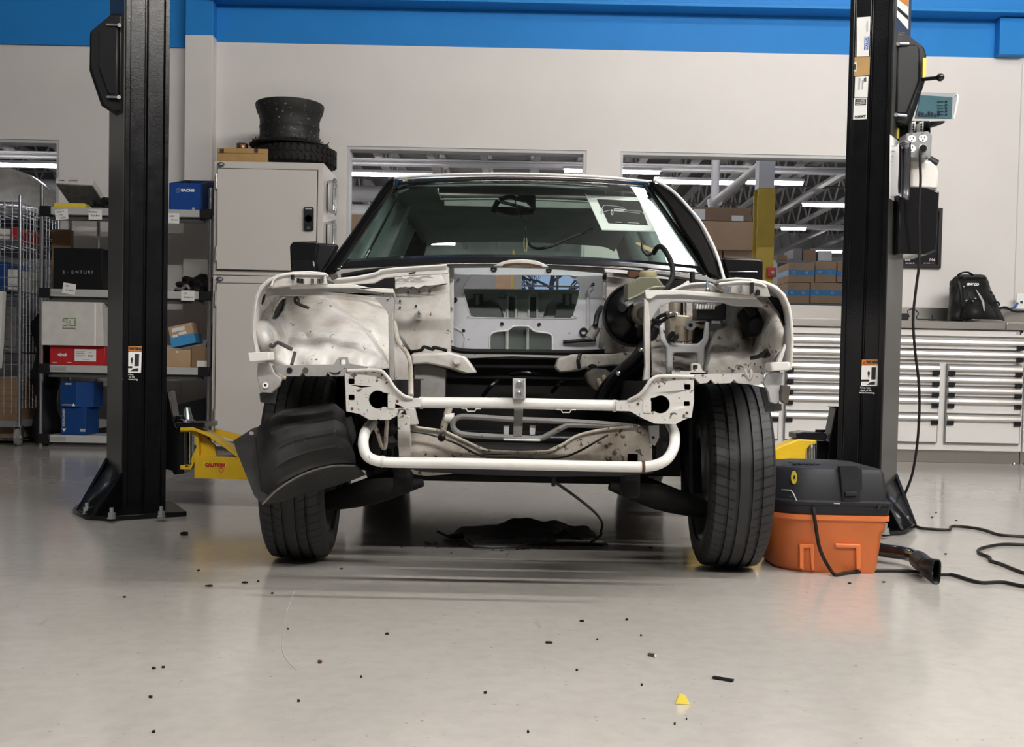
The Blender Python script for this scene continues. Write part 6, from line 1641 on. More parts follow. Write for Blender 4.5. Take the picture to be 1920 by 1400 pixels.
# hoses and loom running down to the steering
for i, (ox, oy, oz, r, m_) in enumerate(((0, 0, 0, 0.016, 'black_plastic'), (12, 6, 0.05, 0.018, 'rubber'), (-10, 4, 0.03, 0.013, 'black_metal'), (22, 14, 0.08, 0.014, 'rubber'), (6, -8, 0.10, 0.012, 'black_plastic'), (30, 4, 0.10, 0.010, 'alarm_dirty'))):
    tb('engine_bay_hose', [(1232 + ox * .4, 612 + oy, 3.6 + oz), (1216 + ox, 642 + oy, 3.62 + oz), (1196 + ox, 668 + oy, 3.66 + oz), (1166 + ox, 694 + oy, 3.72 + oz), (1142 + ox, 720 + oy, 3.8 + oz), (1128 + ox, 748 + oy, 3.85 + oz)], r, m_, n=10)
hc = pl('steering_gear', [(1098, 700), (1112, 690), (1140, 692), (1150, 704), (1140, 722), (1128, 736), (1112, 730), (1102, 716)], 3.86, 0.10, 'alarm_dirty', bev=0.012, seg=3)
MB().cyl(P(1111, 690, 3.9), P(1111, 698, 3.88), 0.018, n=14).build('gear_cap', 'black_metal', hc)
for x, y in ((1122, 712), (1132, 706)): MB().cyl(P(x, y, 3.86), P(x + 6, y + 12, 3.84), 0.010, n=10).build('gear_pipe', 'bare_alu', hc)
for x, y in ((1202, 656), (1208, 655), (1160, 700)): MB().lathe([(0.009 * math.sin(math.pi * i / 8) + 1e-5, -0.009 * math.cos(math.pi * i / 8)) for i in range(9)], P(x, y, 3.58), 'X', 12).build('hose_fitting', 'chrome', car)
tb('heater_hose', [(1128, 576, 4.15), (1120, 590, 4.12), (1117, 606, 4.1), (1116, 612, 4.1)], 0.010, 'black_plastic', n=8)
MB().tube([P(1118, 612, 4.12), P(1112, 624, 4.12), (P(1106, 634, 4.12))], 0.018, 12, 3).build('heater_valve', 'bay_grey', car)
pl('right_bulkhead', [(1138, 505), (1216, 514), (1216, 664), (1134, 662)], 4.16, 0.02, 'bay_grey')
# ---- hinge panel left, cowl and odd bits above the bays
hp_ = pl('hinge_panel', [(623, 524), (665, 521), (705, 513), (725, 506), (838, 498), (840, 513), (760, 517), (720, 521), (702, 530), (640, 535), (626, 533)], 3.92, 0.02, 'paint_clean')
tb('hinge_rim', [(624, 524, 3.91), (665, 520.5, 3.91), (705, 512.5, 3.91), (725, 505.5, 3.91), (838, 497.5, 3.91)], 0.005, 'paint_clean', hp_, n=8)
pl('hinge_slot', [(766, 512), (779, 509), (779, 512), (767, 515)], 3.905, 0.006, 'ink_black', hp_, bev=0)
pl('hinge_stub', [(618, 516), (630, 511), (633, 520), (622, 526)], 3.9, 0.02, 'alarm_dirty')
pl('right_stay_panel', [(1258, 546), (1290, 534), (1326, 531), (1340, 533), (1352, 548)], 3.6, 0.02, 'bay_grey')
tb('stay_rim', [(1256, 546, 3.59), (1290, 533.5, 3.59), (1328, 531, 3.59)], 0.004, 'paint_clean')
tb('twisted_rod', [(1330, 532, 3.4), (1345, 540, 3.36), (1360, 547, 3.34)], 0.004, 'paint_clean', n=6)
tb('twisted_rod', [(1326, 526, 3.42), (1327, 540, 3.4), (1330, 546, 3.4)], 0.004, 'zinc', n=6)
MB().cyl(P(1298, 528, 4.0), P(1298, 509, 4.0), 0.009, n=10).build('rubber_stop', 'rubber', car)
pl('dark_tray', [(1215, 520), (1330, 530), (1300, 548), (1215, 548)], 4.0, 0.02, 'black_under')
pl('dark_tray', [(630, 520), (740, 512), (740, 540), (620, 540)], 4.1, 0.02, 'black_under')
tb('hood_rod', [(1258, 546, 3.7), (1280, 536, 3.8), (1290, 529, 3.9)], 0.006, 'paint_clean', n=6)
cw = pl('cowl', [(610, 524), (640, 504), (700, 501.5), (850, 493), (925, 491), (960, 490), (1020, 493), (1060, 496.5), (1200, 507), (1322, 517), (1348, 528), (1340, 536), (1200, 517.5), (1060, 505), (960, 499), (850, 500), (700, 510), (650, 516), (625, 530)], 4.17, 0.03, 'primer_grey')
hm = pl('cowl_hump', [(924, 499), (937, 492), (955, 487), (980, 485.5), (1004, 488), (1018, 493), (1030, 501)], 4.10, 0.06, 'paint_dirty', cw, bev=0.008)
pl('hump_slot', [(941, 500), (944, 495), (965, 492.5), (990, 493), (1016, 498), (1017, 501.5), (990, 497), (965, 496)], 4.094, 0.01, 'rust', hm, bev=0)
tb('cowl_seal', [(640, 518, 4.15), (700, 508, 4.15), (740, 505, 4.15)], 0.010, 'black_under', cw, n=8)
tb('cowl_seal', [(1150, 508, 4.15), (1230, 517, 4.15), (1340, 533, 4.15)], 0.009, 'black_under', cw, n=8)
# ---- windshield, pillars, roof
def WS(u, v, off=0.0):
    xl, yl = 622 + (741 - 622) * v, 508 + (340 - 508) * v
    xr, yr = 1338 + (1214 - 1338) * v, 522 + (345 - 522) * v
    k = (u + 1) / 2
    c = 1 - u * u
    x = xl + (xr - xl) * k
    y = yl + (yr - yl) * k - (17 * (1 - v) + 9 * v) * c
    return P(x, y, 4.22 + 0.52 * v - 0.10 * c + off)
n_u, n_v = 28, 14
ws = MB().grid([[WS(-1 + 2 * j / n_u, i / n_v) for j in range(n_u + 1)] for i in range(n_v + 1)]).build('windshield', 'windshield_glass', car, ang=80)
MB().grid([[WS(-1 + 2 * j / n_u, 0.015 + 0.11 * i / 3, -0.004) for j in range(n_u + 1)] for i in range(4)]).build('frit_band', 'black_gloss', ws, solid=0.002, ang=80)
MB().grid([[WS(-1 + 2 * j / n_u, 0.965 + 0.05 * i / 2, -0.004) for j in range(n_u + 1)] for i in range(3)]).build('header_band', 'black_gloss', ws, solid=0.002, ang=80)
for s in (-1, 1):
    MB().grid([[WS(s * (1 - 0.04 * j / 2), i / 12, -0.004) for j in range(3)] for i in range(13)]).build('side_band', 'black_gloss', ws, solid=0.002, ang=80)
pyf = lambda x, y: 4.18 + 0.53 * (520 - y) / 185
apl = MB().plate([(602, 514), (664, 430), (700, 377), (722, 345), (731, 336), (741, 334), (742, 347), (700, 402), (640, 494), (630, 508), (618, 520)], pyf, 0.07).build('a_pillar', 'pillar_black', car, bev=0.012, seg=3)
apr = MB().plate([(1216, 337), (1241, 346), (1262, 360), (1288, 387), (1312, 418), (1338, 470), (1356, 527), (1328, 516), (1306, 470), (1278, 428), (1250, 380), (1224, 350)], pyf, 0.07).build('a_pillar', 'pillar_black', car, bev=0.012, seg=3)
tb('drip_strip', [(x, y, pyf(x, y) - .012) for x, y in ((1226, 338), (1245, 347), (1268, 364), (1292, 390), (1316, 420), (1342, 472), (1358, 524))], 0.006, 'paint_clean', apr, n=8)
tb('drip_strip', [(x, y, pyf(x, y) - .012) for x, y in ((604, 512), (666, 429), (702, 376), (724, 344), (738, 333))], 0.004, 'black_gloss', apl, n=8)
zr0 = P(960, 327, 4.75).z
hw0 = (P(1222, 341, 4.75).x - P(736, 334, 4.75).x) / 2
secs = [(4.72, hw0 - 0.02, zr0 - 0.014), (4.75, hw0, zr0), (4.84, hw0 + 0.012, zr0 + 0.014), (4.96, hw0 + 0.025, zr0 + 0.022), (5.10, hw0 + 0.03, zr0 + 0.026), (5.34, hw0 + 0.035, zr0 + 0.028), (5.7, hw0 + 0.035, zr0 + 0.018), (6.05, hw0 + 0.02, zr0 - 0.012), (6.33, hw0, zr0 - 0.055)]
xr0 = (P(1222, 341, 4.75).x + P(736, 334, 4.75).x) / 2
def roofgrid(dz, shrink):
    rows = []
    for Y, h, z in secs:
        row = []
        for j in range(25):
            u = -1 + 2 * j / 24
            row.append((xr0 + u * (h - shrink), Y, z + dz - 0.020 * u * u - 0.045 * max(0, abs(u) - 0.86) ** 2 / 0.0196 * 0.5))
        rows.append(row)
    sk = lambda i, j: 3 <= i <= 4 and 4 <= j <= 19
    return MB().grid(rows, sk)
rf = roofgrid(0, 0).build('roof', 'paint_clean', car, solid=0.02, ang=50)
roofgrid(-0.035, 0.01).build('headliner', 'headliner', rf, solid=0.008, ang=50)
tb('roof_edge', [(738, 334, 4.73), (790, 329.5, 4.70), (860, 327, 4.67), (960, 326, 4.66), (1060, 328.5, 4.67), (1150, 333.5, 4.70), (1221, 341, 4.73)], 0.0062, 'paint_clean', rf, n=10)
pl('paper_strip', [(0, 0)], 5, 0.1, 'paper') if False else None
# sunroof frame and dangling mechanism
MB().box((xr0, 4.95, zr0 - 0.035), (0.72, 0.035, 0.03)).build('sunroof_frame', 'headliner', rf)
MB().box((xr0, 5.36, zr0 - 0.030), (0.72, 0.035, 0.035)).build('sunroof_frame', 'headliner', rf)
sm = MB().tube([P(925, 345, 4.98), P(950, 358, 5.0), P(975, 362, 5.0)], 0.012, 8, 3)
sm.tube([P(936, 374, 5.0), P(955, 369, 5.0), P(968, 372, 5.0), P(985, 376, 5.0)], 0.010, 8, 3)
sm.tube([P(938, 378, 5.0), P(970, 386, 5.0), P(1002, 394, 5.0)], 0.007, 8, 0)
sm.tube([P(932, 392, 5.0), P(960, 396, 5.02), P(1000, 398, 5.02)], [0.02, 0.03, 0.015], 8, 3, flat=(1, .6))
sm.plate([(962, 344), (1000, 346), (1004, 370), (1004, 394), (990, 380), (972, 366)], 5.0, 0.05)
sm.tube([P(934, 376, 5.0), P(928, 388, 5.0), P(925, 398, 5.0)], 0.012, 8, 3)
sm.build('sunroof_mechanism', 'black_under', rf)
tb('mechanism_edge', [(938, 378.5, 4.985), (995, 391, 4.985)], 0.003, 'zinc', rf, n=6, res=0)
tb('hanging_wire', [(966, 368, 4.98), (968, 388, 4.9), (978, 408, 4.85), (985, 424, 4.8), (986, 445, 4.8)], 0.0022, 'black_plastic', rf, n=6)
for dx in (-2, 2): tb('wire_end', [(985 + dx, 446, 4.8), (985 + dx * 1.5, 458, 4.8), (985 + dx * .6, 472, 4.8)], 0.0026, 'jar_cap', rf, n=6)
tb('aerial_lead', [(990, 455, 5.6), (997, 463, 5.5), (1012, 466, 5.4), (1035, 461, 5.4), (1060, 450, 5.4), (1090, 438, 5.4), (1110, 430, 5.5)], 0.007, 'black_plastic', rf, n=8)
MB().pbox(957, 417, 1007, 426, 6.2, 0.01).build('roof_lamp', 'headliner', rf)
# rear window frame with pillars
rwf = pl('rear_window_frame', [(776, 405), (960, 401), (1152, 409), (1198, 466), (1222, 515), (706, 505), (732, 458)], 6.25, 0.04, 'header_brown', holes=[[(794, 480), (799, 462), (806, 436), (814, 435), (835, 442), (860, 443), (878, 438), (890, 432), (1048, 435), (1062, 440), (1086, 446), (1100, 442), (1122, 437), (1156, 438), (1163, 488), (960, 484)]], bev=0.008)
pl('rear_glass', [(780, 425), (1175, 430), (1185, 495), (780, 490)], 6.33, 0.004, 'rear_glass', rwf, bev=0)
# body sides
def side(s):
    X = XC + s * 0.79
    arch = [(6.32 + 0.35 * math.cos(R(a)), 0.305 + 0.35 * math.sin(R(a))) for a in range(170, 9, -10)]
    out = [(4.345, 0.24), (5.90, 0.24)] + [(y, max(z, 0.24)) for y, z in arch] + [(6.72, 0.36), (7.35, 0.40), (7.42, 0.62), (7.36, 0.90), (6.75, 0.945), (5.6, 0.955), (4.345, 0.965)]
    d = MB().slabx(out, X - 0.02, X + 0.02).build('body_side', 'paint_clean', car, bev=0.008)
    for a, b in ((4.42, 5.38), (5.42, 6.02)):
        MB().slabx([(a, 0.34), (b, 0.34), (b, 0.94), (a, 0.94)], X + s * 0.018, X + s * 0.026).build('door_skin', 'paint_clean', d, bev=0.003)
    def bar(p, q, r, m_, nm, fl=(1, .7)): return MB().tube([p, q], r, 10, 0, flat=fl).build(nm, m_, d)
    xt = XC + s * (hw0 + 0.02)
    for y0, y1, r, m_ in ((4.92, 5.10, 0.022, 'teal_interior'), (5.00, 5.16, 0.018, 'black_gloss'), (5.36, 5.42, 0.045, 'teal_interior'), (5.46, 5.49, 0.022, 'black_gloss'), (5.52, 5.54, 0.03, 'teal_interior'), (6.02, 5.95, 0.04, 'teal_interior')):
        bar((X - s * 0.02, y0, 0.95), (xt, y1, zr0 - 0.03), r, m_, 'window_post' if m_[0] == 't' else 'window_seal')
    bar((X - s * 0.02, 6.55, 0.95), (xt, 6.2, zr0 - 0.02), 0.07, 'header_brown', 'c_pillar')
    MB().tube([(xt - s * 0.012, 4.86, zr0 - 0.05), (xt + s * 0.005, 5.3, zr0 - 0.03), (xt + s * 0.005, 5.8, zr0 - 0.035), (xt, 6.25, zr0 - 0.07)], 0.022, 10, 4).build('roof_rail', 'black_gloss', d)
    q = [Vector((X - s * 0.015, 4.36, 0.96)), Vector((X - s * 0.015, 6.5, 0.96)), Vector((xt, 6.15, zr0 - 0.03)), Vector((xt, 4.80, zr0 - 0.02))]
    MB().add(q, [(0, 1, 2, 3)]).build('side_glass', 'rear_glass', d, solid=0.004)
    MB().box((X - s * 0.06, 5.2, 0.62), (0.03, 1.5, 0.62)).build('door_inner', 'teal_interior', d, bev=0.01)
side(-1); side(1)
MB().box((XC, 5.62, 0.265), (1.5, 2.5, 0.05)).build('floorpan', 'black_under', car)
MB().box((XC, 6.98, 0.68), (1.5, 0.86, 0.46)).build('trunk', 'paint_clean', car, bev=0.06)
MB().box((XC, 6.52, 0.985), (1.40, 0.52, 0.02)).build('parcel_shelf', 'black_under', car)
# rear bulkhead seen through the firewall opening
YR = 6.20
rbk = pl('rear_bulkhead', [(740, 541), (1210, 543), (1210, 790), (740, 790)], YR, 0.03, 'bulkhead')
tb('bulkhead_edge', [(868, 543.5, YR - .02), (1088, 545.5, YR - .02)], 0.007, 'bulkhead', rbk, n=8, res=0)
for x in (952, 992):
    tb('pressed_rib', [(x, 599, YR - .045), (x, 555, YR - .045), (x + 15, 554, YR - .045), (x + 15, 599, YR - .045)], 0.007, 'bulkhead', rbk, n=8, res=2)
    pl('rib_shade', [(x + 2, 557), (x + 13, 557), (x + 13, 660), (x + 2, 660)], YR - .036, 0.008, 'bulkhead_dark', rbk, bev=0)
for x in (952, 992): tb('pressed_rib', [(x, 600, YR - .01), (x, 660, YR - .01)], 0.008, 'paint_clean', rbk, n=8, res=0)
pl('recess_shade', [(860, 570), (884, 560), (900, 566), (920, 562), (938, 578), (944, 600), (860, 600)], YR - 0.06, 0.05, 'bulkhead_dark', rbk)  # darker plates paint in the shade of the bulkhead recesses
pl('recess_shade', [(1040, 600), (1044, 570), (1060, 566), (1090, 572), (1090, 600)], YR - 0.06, 0.05, 'bulkhead_dark', rbk)
pl('pressed_panel', [(921, 560), (1038, 561), (1026, 572), (1016, 600), (946, 600), (940, 578), (930, 566)], YR - 0.03, 0.02, 'bulkhead', rbk)
for x in (896, 1064):
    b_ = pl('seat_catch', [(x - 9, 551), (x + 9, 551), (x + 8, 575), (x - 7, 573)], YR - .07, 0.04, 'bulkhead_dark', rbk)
    pl('catch_plate', [(x - 4, 552), (x + 3, 552), (x + 3, 571), (x - 4, 571)], YR - .085, 0.02, 'bracket_grey', b_)
for x in (942, 1017):
    MB().lathe([(0.0, -0.03), (0.014, -0.028), (0.019, -0.012), (0.017, 0.0), (0.0, 0)], P(x, 552.5, YR - .03), 'Y', 18).build('rubber_buffer', 'bracket_grey', rbk)
pl('tunnel_panel', [(915, 612), (1040, 612), (1040, 700), (915, 700)], 5.6, 0.03, 'bulkhead_dark', rbk, bev=0)
for x in (951, 989): tb('tunnel_rib', [(x, 615, 5.59), (x, 690, 5.59)], 0.008, 'paint_clean', rbk, n=8, res=0)
# ---- mirrors
ml = pl('side_mirror', [(543, 460), (549, 453), (592, 452), (597, 455), (592, 485), (600, 511), (545, 512)], 4.28, 0.10, 'carbon', bev=0.018, seg=3)
pl('mirror_foot', [(594, 455), (632, 457), (616, 492), (604, 512), (594, 511), (590, 485)], 4.30, 0.07, 'black_plastic', ml, bev=0.008)
pl('mirror_lower_cover', [(544, 488), (589, 488), (594, 510), (546, 511)], 4.272, 0.02, 'black_gloss', ml, bev=0.006)
mr = pl('side_mirror', [(1356, 482), (1424, 484), (1431, 489), (1431, 528), (1368, 527), (1362, 510)], 4.28, 0.10, 'carbon', bev=0.018, seg=3)
pl('mirror_foot', [(1334, 480), (1354, 481), (1361, 500), (1366, 527), (1356, 524), (1346, 500)], 4.30, 0.07, 'black_plastic', ml if False else mr, bev=0.008)
tb('mirror_crease', [(1366, 510, 4.27), (1395, 509.5, 4.27), (1420, 510, 4.27)], 0.003, 'black_gloss', mr, n=6, res=0)
# loose loom over the windshield edge
tb('loose_loom', [(1226, 474, 4.2), (1232, 464, 4.15), (1241, 463, 4.1), (1252, 478, 4.05), (1260, 498, 4.0), (1261, 518, 3.95), (1252, 536, 3.9), (1240, 546, 3.85)], 0.0095, 'rubber', n=10)
lc = MB().box(P(1208, 462, 4.22), (0.066, 0.012, 0.010), Matrix.Rotation(R(22), 3, 'Y')).box(P(1212, 467, 4.215), (0.05, 0.012, 0.008), Matrix.Rotation(R(22), 3, 'Y')).build('loom_connector', 'jar_cap', car)
tb('loom_clip', [(1204, 456, 4.2), (1205, 468, 4.19), (1214, 478, 4.19), (1224, 474, 4.19)], 0.005, 'black_plastic', lc, n=8)
# ---- torn wheel-arch liner hanging before the left tyre
T_ = [(0, 476, 803), (0.08, 484, 800), (0.2, 503, 783), (0.32, 528, 768), (0.5, 564, 762), (0.78, 626, 754), (0.9, 646, 771), (1, 656, 806)]
B_ = [(0, 493, 946), (0.08, 502, 934), (0.2, 522, 917), (0.32, 546, 902), (0.5, 585, 884), (0.78, 632, 874), (0.9, 652, 873), (1, 668, 874)]
C_ = [(0, 486, 940), (0.08, 500, 945), (0.2, 530, 940), (0.32, 556, 931), (0.5, 596, 920), (0.78, 640, 907), (0.9, 664, 899), (1, 686, 890)]
def L2(tab, u): return lerp([(a, b) for a, b, c in tab], u), lerp([(a, c) for a, b, c in tab], u)
rows = []
for i in range(37):
    v = i / 36; row = []
    for j in range(31):
        u = j / 30
        (x0, y0), (x1, y1) = L2(T_, u), L2(B_, u)
        rib = max(0.0, math.cos(2 * math.pi * v * 4.2 + 0.4)) ** 6 * 0.010 * ss(0.12, 0.3, u) * ss(1.0, 0.9, u)
        Y = 3.36 - 0.06 * math.sin(math.pi * min(1, v * 1.05)) - 0.05 * v - rib + 0.05 * ss(0.25, 0.0, u) - 0.01 * math.sin(u * 9)
        row.append(P(x0 + (x1 - x0) * v, y0 + (y1 - y0) * v, Y))
    rows.append(row)
ln = MB().grid(rows).build('wheel_arch_liner', 'liner', car, solid=0.004, ang=60)
rows = []
for i in range(7):
    v = i / 6; row = []
    for j in range(31):
        u = j / 30
        (x0, y0), (x1, y1) = L2(B_, u), L2(C_, u)
        row.append(P(x0 + (x1 - x0) * v, y0 + (y1 - y0) * v, 3.30 - 0.01 * math.sin(u * 9) + 0.09 * v))
    rows.append(row)
MB().grid(rows).build('liner_lip', 'liner', ln, solid=0.004)
pl('liner_flap', [(437, 826), (455, 815), (474, 802.5), (480, 801), (486, 812), (497, 870), (502, 932), (492, 947), (476, 928), (459, 885), (443, 845)], lambda x, y: 3.385 - 0.05 * (y - 800) / 150, 0.005, 'liner', ln, holes=[circ(471, 812, 5, 14, ry=3.6)])
tb('liner_edge', [(492, 945, 3.29), (520, 918, 3.28), (556, 895, 3.28), (590, 881, 3.27), (628, 873, 3.27), (666, 873, 3.28)], 0.003, 'rod_grey', ln, n=6)
tb('liner_strip', [(652, 782, 3.3), (660, 815, 3.3), (654, 835, 3.3), (660, 862, 3.3)], 0.012, 'liner', ln, n=6, flat=(1, .3))
# hanging sensor wire under the lip
hw_ = MB().pbox(1034, 893, 1042, 912, 3.18, 0.018).build('hanging_connector', 'black_plastic', car, bev=0.003)
p_end = FL(1108, 1016, 0.012)
MB().tube([P(1041, 904, 3.19), P(1060, 917, 3.3), P(1090, 939, 3.5), P(1117, 962, 3.75), P(1129, 980, 3.95), P(1127, 996, 4.05), p_end + Vector((0.04, 0.05, 0.02)), p_end], 0.0045, 8, 5).build('hanging_wire', 'black_plastic', hw_)

# ---- framed card lying inside the windshield
sgn = thing('display_card', 'white card with dark car picture leaning behind the windshield', 'sign', P(1170, 400, 4.62))
ci = lambda x, y: 4.66 + 0.42 * (400 - y) / 185
cpts = [(1100, 366), (1208, 370), (1239, 432), (1129, 430)]
def card(pts, off, t): 
    return MB().prism(pts, [], lambda x, y: P(x, y, ci(x, y) + off), lambda x, y: P(x, y, ci(x, y) + off) + Vector((0, t, 0)))
card(cpts, 0, 0.006).build('card_sheet', 'paper', sgn)
pic = card([(1119, 373), (1199, 377), (1215, 422), (1141, 418)], -0.003, 0.003).build('picture', 'ink_black', sgn)
def ln3(nm, pts, r, m_): return MB().tube([P(x, y, ci(x, y) - 0.005) for x, y in pts], r, 5, 2).build(nm, m_, pic)
ln3('drawn_line', [(1127, 398), (1131, 386), (1140, 385), (1165, 388), (1175, 394), (1200, 396), (1208, 402)], 0.0016, 'print_grey')
ln3('drawn_line', [(1127, 400), (1142, 394), (1165, 396), (1200, 400)], 0.0014, 'print_grey')
ln3('drawn_line', [(1151, 392), (1163, 392), (1176, 394)], 0.0018, 'print_white')
ln3('drawn_line', [(1151, 395), (1170, 396)], 0.0025, 'print_white')
for x, y in ((1147, 398), (1128, 396)): ln3('drawn_wheel', [(x, y - 5), (x + 2.5, y), (x + 1, y + 5), (x - 1.5, y), (x, y - 5)], 0.0016, 'print_white')
ln3('caption', [(1154, 416), (1166, 416.5)], 0.0012, 'print_white'); ln3('caption', [(1177, 417), (1199, 418.5)], 0.0012, 'print_white')
MB().tube([P(x, y, ci(x, y) - 0.004) for x, y in ((1098, 364), (1129, 431), (1240, 434))], 0.003, 6, 0).build('card_edge', 'clear_film', sgn)
# ============================================================ VACUUM AND THINGS ON THE FLOOR
YV = 3.62
def ring_outline(x0, x1, y0, y1, r, n=6, cut=None):
    out = []
    for cx, cy, a, rr in ((x1 - r[0], y0 + r[0], 270, r[0]), (x1 - r[1], y1 - r[1], 0, r[1]), (x0 + r[2], y1 - r[2], 90, r[2]), (x0 + r[3], y0 + r[3], 180, r[3])):
        out += [(cx + rr * math.cos(R(a + 90 * i / n)), cy + rr * math.sin(R(a + 90 * i / n))) for i in range(n + 1)]
    return out
vx0, vx1 = P(1446, 1000, YV).x, P(1668, 1000, YV).x
vac = thing('shop_vacuum', 'orange and dark grey shop vacuum beside the right front tyre', 'vacuum cleaner', ((vx0 + vx1) / 2 + 0.01, YV + 0.2, 0))
zt_o = P(1560, 966, YV).z; zr_o = P(1560, 977, YV).z; zl0 = P(1560, 966, YV).z; zl1 = P(1560, 880, YV).z; ztop = P(1560, 868, YV + .05).z
def loftz(levels, n=6):
    """levels: (z, x0, x1, y0, y1, corner radii)"""
    rows = []
    for z, x0, x1, y0, y1, r in levels:
        o = ring_outline(x0, x1, y0, y1, r, n); rows.append([(x, y, z) for x, y in o] + [(o[0][0], o[0][1], z)])
    m = MB().grid(rows); k = len(rows[0]) - 1
    m.add(rows[0][:k], [tuple(range(k))]); m.add(rows[-1][:k], [tuple(range(k))])
    return m
xl_t, xr_t = P(1462, 970, YV).x, P(1671, 970, YV).x
xl_b, xr_b = P(1478, 1070, YV).x, P(1651, 1070, YV).x
RR = (0.02, 0.06, 0.10, 0.13)
xA = 0.838
tank = loftz([(0.0, xA + 0.05, xr_b - 0.004, YV + 0.034, YV + 0.37, RR), (0.012, xA + 0.04, xr_b, YV + 0.028, YV + 0.38, RR), (0.135, xA + 0.02, xr_b + 0.012, YV + 0.018, YV + 0.40, RR),
             (0.145, xA + 0.018, xr_b + 0.022, YV + 0.014, YV + 0.405, RR), (zr_o, xA + 0.006, xr_t - 0.012, YV + 0.006, YV + 0.43, RR), (zr_o + 0.001, xA, xr_t, YV, YV + 0.44, RR), (zt_o, xA, xr_t, YV, YV + 0.44, RR)]).build('tank', 'vac_orange', vac, bev=0.004)
MB().plate([(1566, 1019), (1614, 1020), (1615, 1068), (1606, 1068), (1605, 1027), (1566, 1026)], YV + 0.012, 0.02).build('tank_rib', 'vac_orange', tank, bev=0.004)
MB().plate([(1499, 1020), (1526, 1020), (1528, 1070), (1522, 1070), (1519, 1027), (1508, 1027), (1508, 1070), (1500, 1066)], YV + 0.016, 0.04).build('tank_rib', 'vac_orange', tank, bev=0.004)
xl2, xr2 = 0.836, P(1674, 940, YV).x
lid = loftz([(zl0 + 0.001, xl2 + 0.008, xr2 - 0.006, YV + 0.006, YV + 0.435, RR), (zl0 + 0.030, xl2 + 0.002, xr2, YV + 0.0, YV + 0.44, RR), (zl0 + 0.032, xl2, xr2 + 0.002, YV - 0.004, YV + 0.445, RR), (zl0 + 0.044, xl2, xr2 + 0.002, YV - 0.004, YV + 0.445, RR),
             (zl0 + 0.045, xl2 + 0.01, xr2 - 0.012, YV + 0.006, YV + 0.43, RR), (zl1 - 0.015, xl2 + 0.022, xr2 - 0.018, YV + 0.02, YV + 0.41, RR), (zl1, xl2 + 0.032, xr2 - 0.026, YV + 0.03, YV + 0.40, RR), (zl1 + 0.006, xl2 + 0.06, xr2 - 0.05, YV + 0.07, YV + 0.36, RR), (zl1 + 0.012, xl2 + 0.10, xr2 - 0.14, YV + 0.14, YV + 0.30, (0.02, 0.02, 0.05, 0.05))]).build('lid', 'vac_grey', vac, bev=0.004)
lt_ = MB().plate([(1574, 873), (1610, 873), (1614, 878), (1613, 947), (1580, 947), (1577, 910)], YV + 0.0, 0.03).build('latch', 'vac_grey', lid, bev=0.005)
MB().plate([(1585, 922), (1608, 922), (1607, 930), (1585, 930)], YV - 0.012, 0.02).build('latch_lip', 'vac_grey', lt_, bev=0.003)
MB().plate([(1584, 931), (1605, 931), (1605, 945), (1584, 945)], YV - 0.002, 0.006).build('latch_recess', 'ink_black', lt_)
MB().plate([(1611, 875), (1616, 880), (1617, 949), (1608, 949), (1611, 945)], YV + 0.012, 0.02).build('latch_slot', 'ink_black', lid)
MB().plate([(1647, 943), (1652, 943), (1653, 948), (1648, 955), (1644, 955), (1646, 949)], YV - 0.006, 0.012).build('lid_notch', 'ink_black', lid)
def lid_y(px, py, r=0.13):
    cx, cy = xl2 + 0.02 + r, YV + 0.018 + r
    for i in range(200):
        Y = YV + i * 0.001; p = P(px, py, Y)
        if p.x > cx or math.hypot(p.x - cx, p.y - cy) <= r: return Y - 0.010
    return YV + 0.02
stk = MB().plate(circ(1489, 895, 5.6, 24, ry=12.5), lid_y, 0.006).build('round_sticker', 'print_yellow', lid)
MB().plate([(1488, 892), (1491, 891), (1491.5, 897), (1488, 898)], lambda x, y: lid_y(x, y) - 0.002, 0.006).build('sticker_mark', 'ink_black', stk)
tb_ = MB().tube([P(x, y, YV + d) for x, y, d in ((1466, 918, lid_y(1466, 918) - YV), (1483, 919, lid_y(1483, 919) - YV), (1487, 924, lid_y(1487, 924) - YV), (1493, 938, lid_y(1493, 938) - YV - .01), (1500, 941, .02), (1575, 944, -.006))], 0.0025, 6, 0).build('lid_bead', 'print_grey', lid)
for k in range(5):
    for j in range(3): MB().box((xl2 + 0.10 + k * 0.018, YV + 0.10 + j * 0.05, zl1 + 0.009), (0.012, 0.02, 0.003)).build('vent_slot', 'ink_black', lid)
MB().plate([(1460, 924), (1484, 930), (1483, 951), (1460, 946)], lambda x, y: lid_y(x, y) - 0.004, 0.004).build('side_label', 'grey_part', lid)
# vacuum cord down its front face, then across the floor
MB().tube([P(1525, 951, YV + 0.0), P(1528, 975, YV - .012), P(1535, 1020, YV - .008), P(1544, 1045, YV - .006), P(1556, 1066, YV + .004)] + [FL(x, y, 0.0065) for x, y in ((1566, 1077), (1585, 1074), (1620, 1070), (1655, 1069), (1700, 1070), (1760, 1076), (1785, 1077), (1812, 1085), (1840, 1092), (1880, 1091), (1915, 1098), (2000, 1112))], 0.006, 8, 5).build('power_cord', 'cord', vac)
hz = 0.042
hs = MB()
pts = [FL(1600, 1020, hz), FL(1660, 1032, hz), FL(1690, 1036, hz), FL(1712, 1042, hz), FL(1726, 1052, hz)]
hs.tube(pts, px2m(13, 3.8), 20, 6).build('hose', 'black_gloss', vac)
nz = MB()
p0, p1, p2 = FL(1722, 1049, 0.045), FL(1736, 1060, 0.045), FL(1756, 1072, 0.040)
nz.tube([p0, p0.lerp(p1, 0.6), p1], [0.030, 0.030, 0.027], 20, 0)
d = (p2 - p1).normalized(); side_ = d.cross(Vector((0, 0, 1))).normalized(); up_ = side_.cross(d)
rows = []
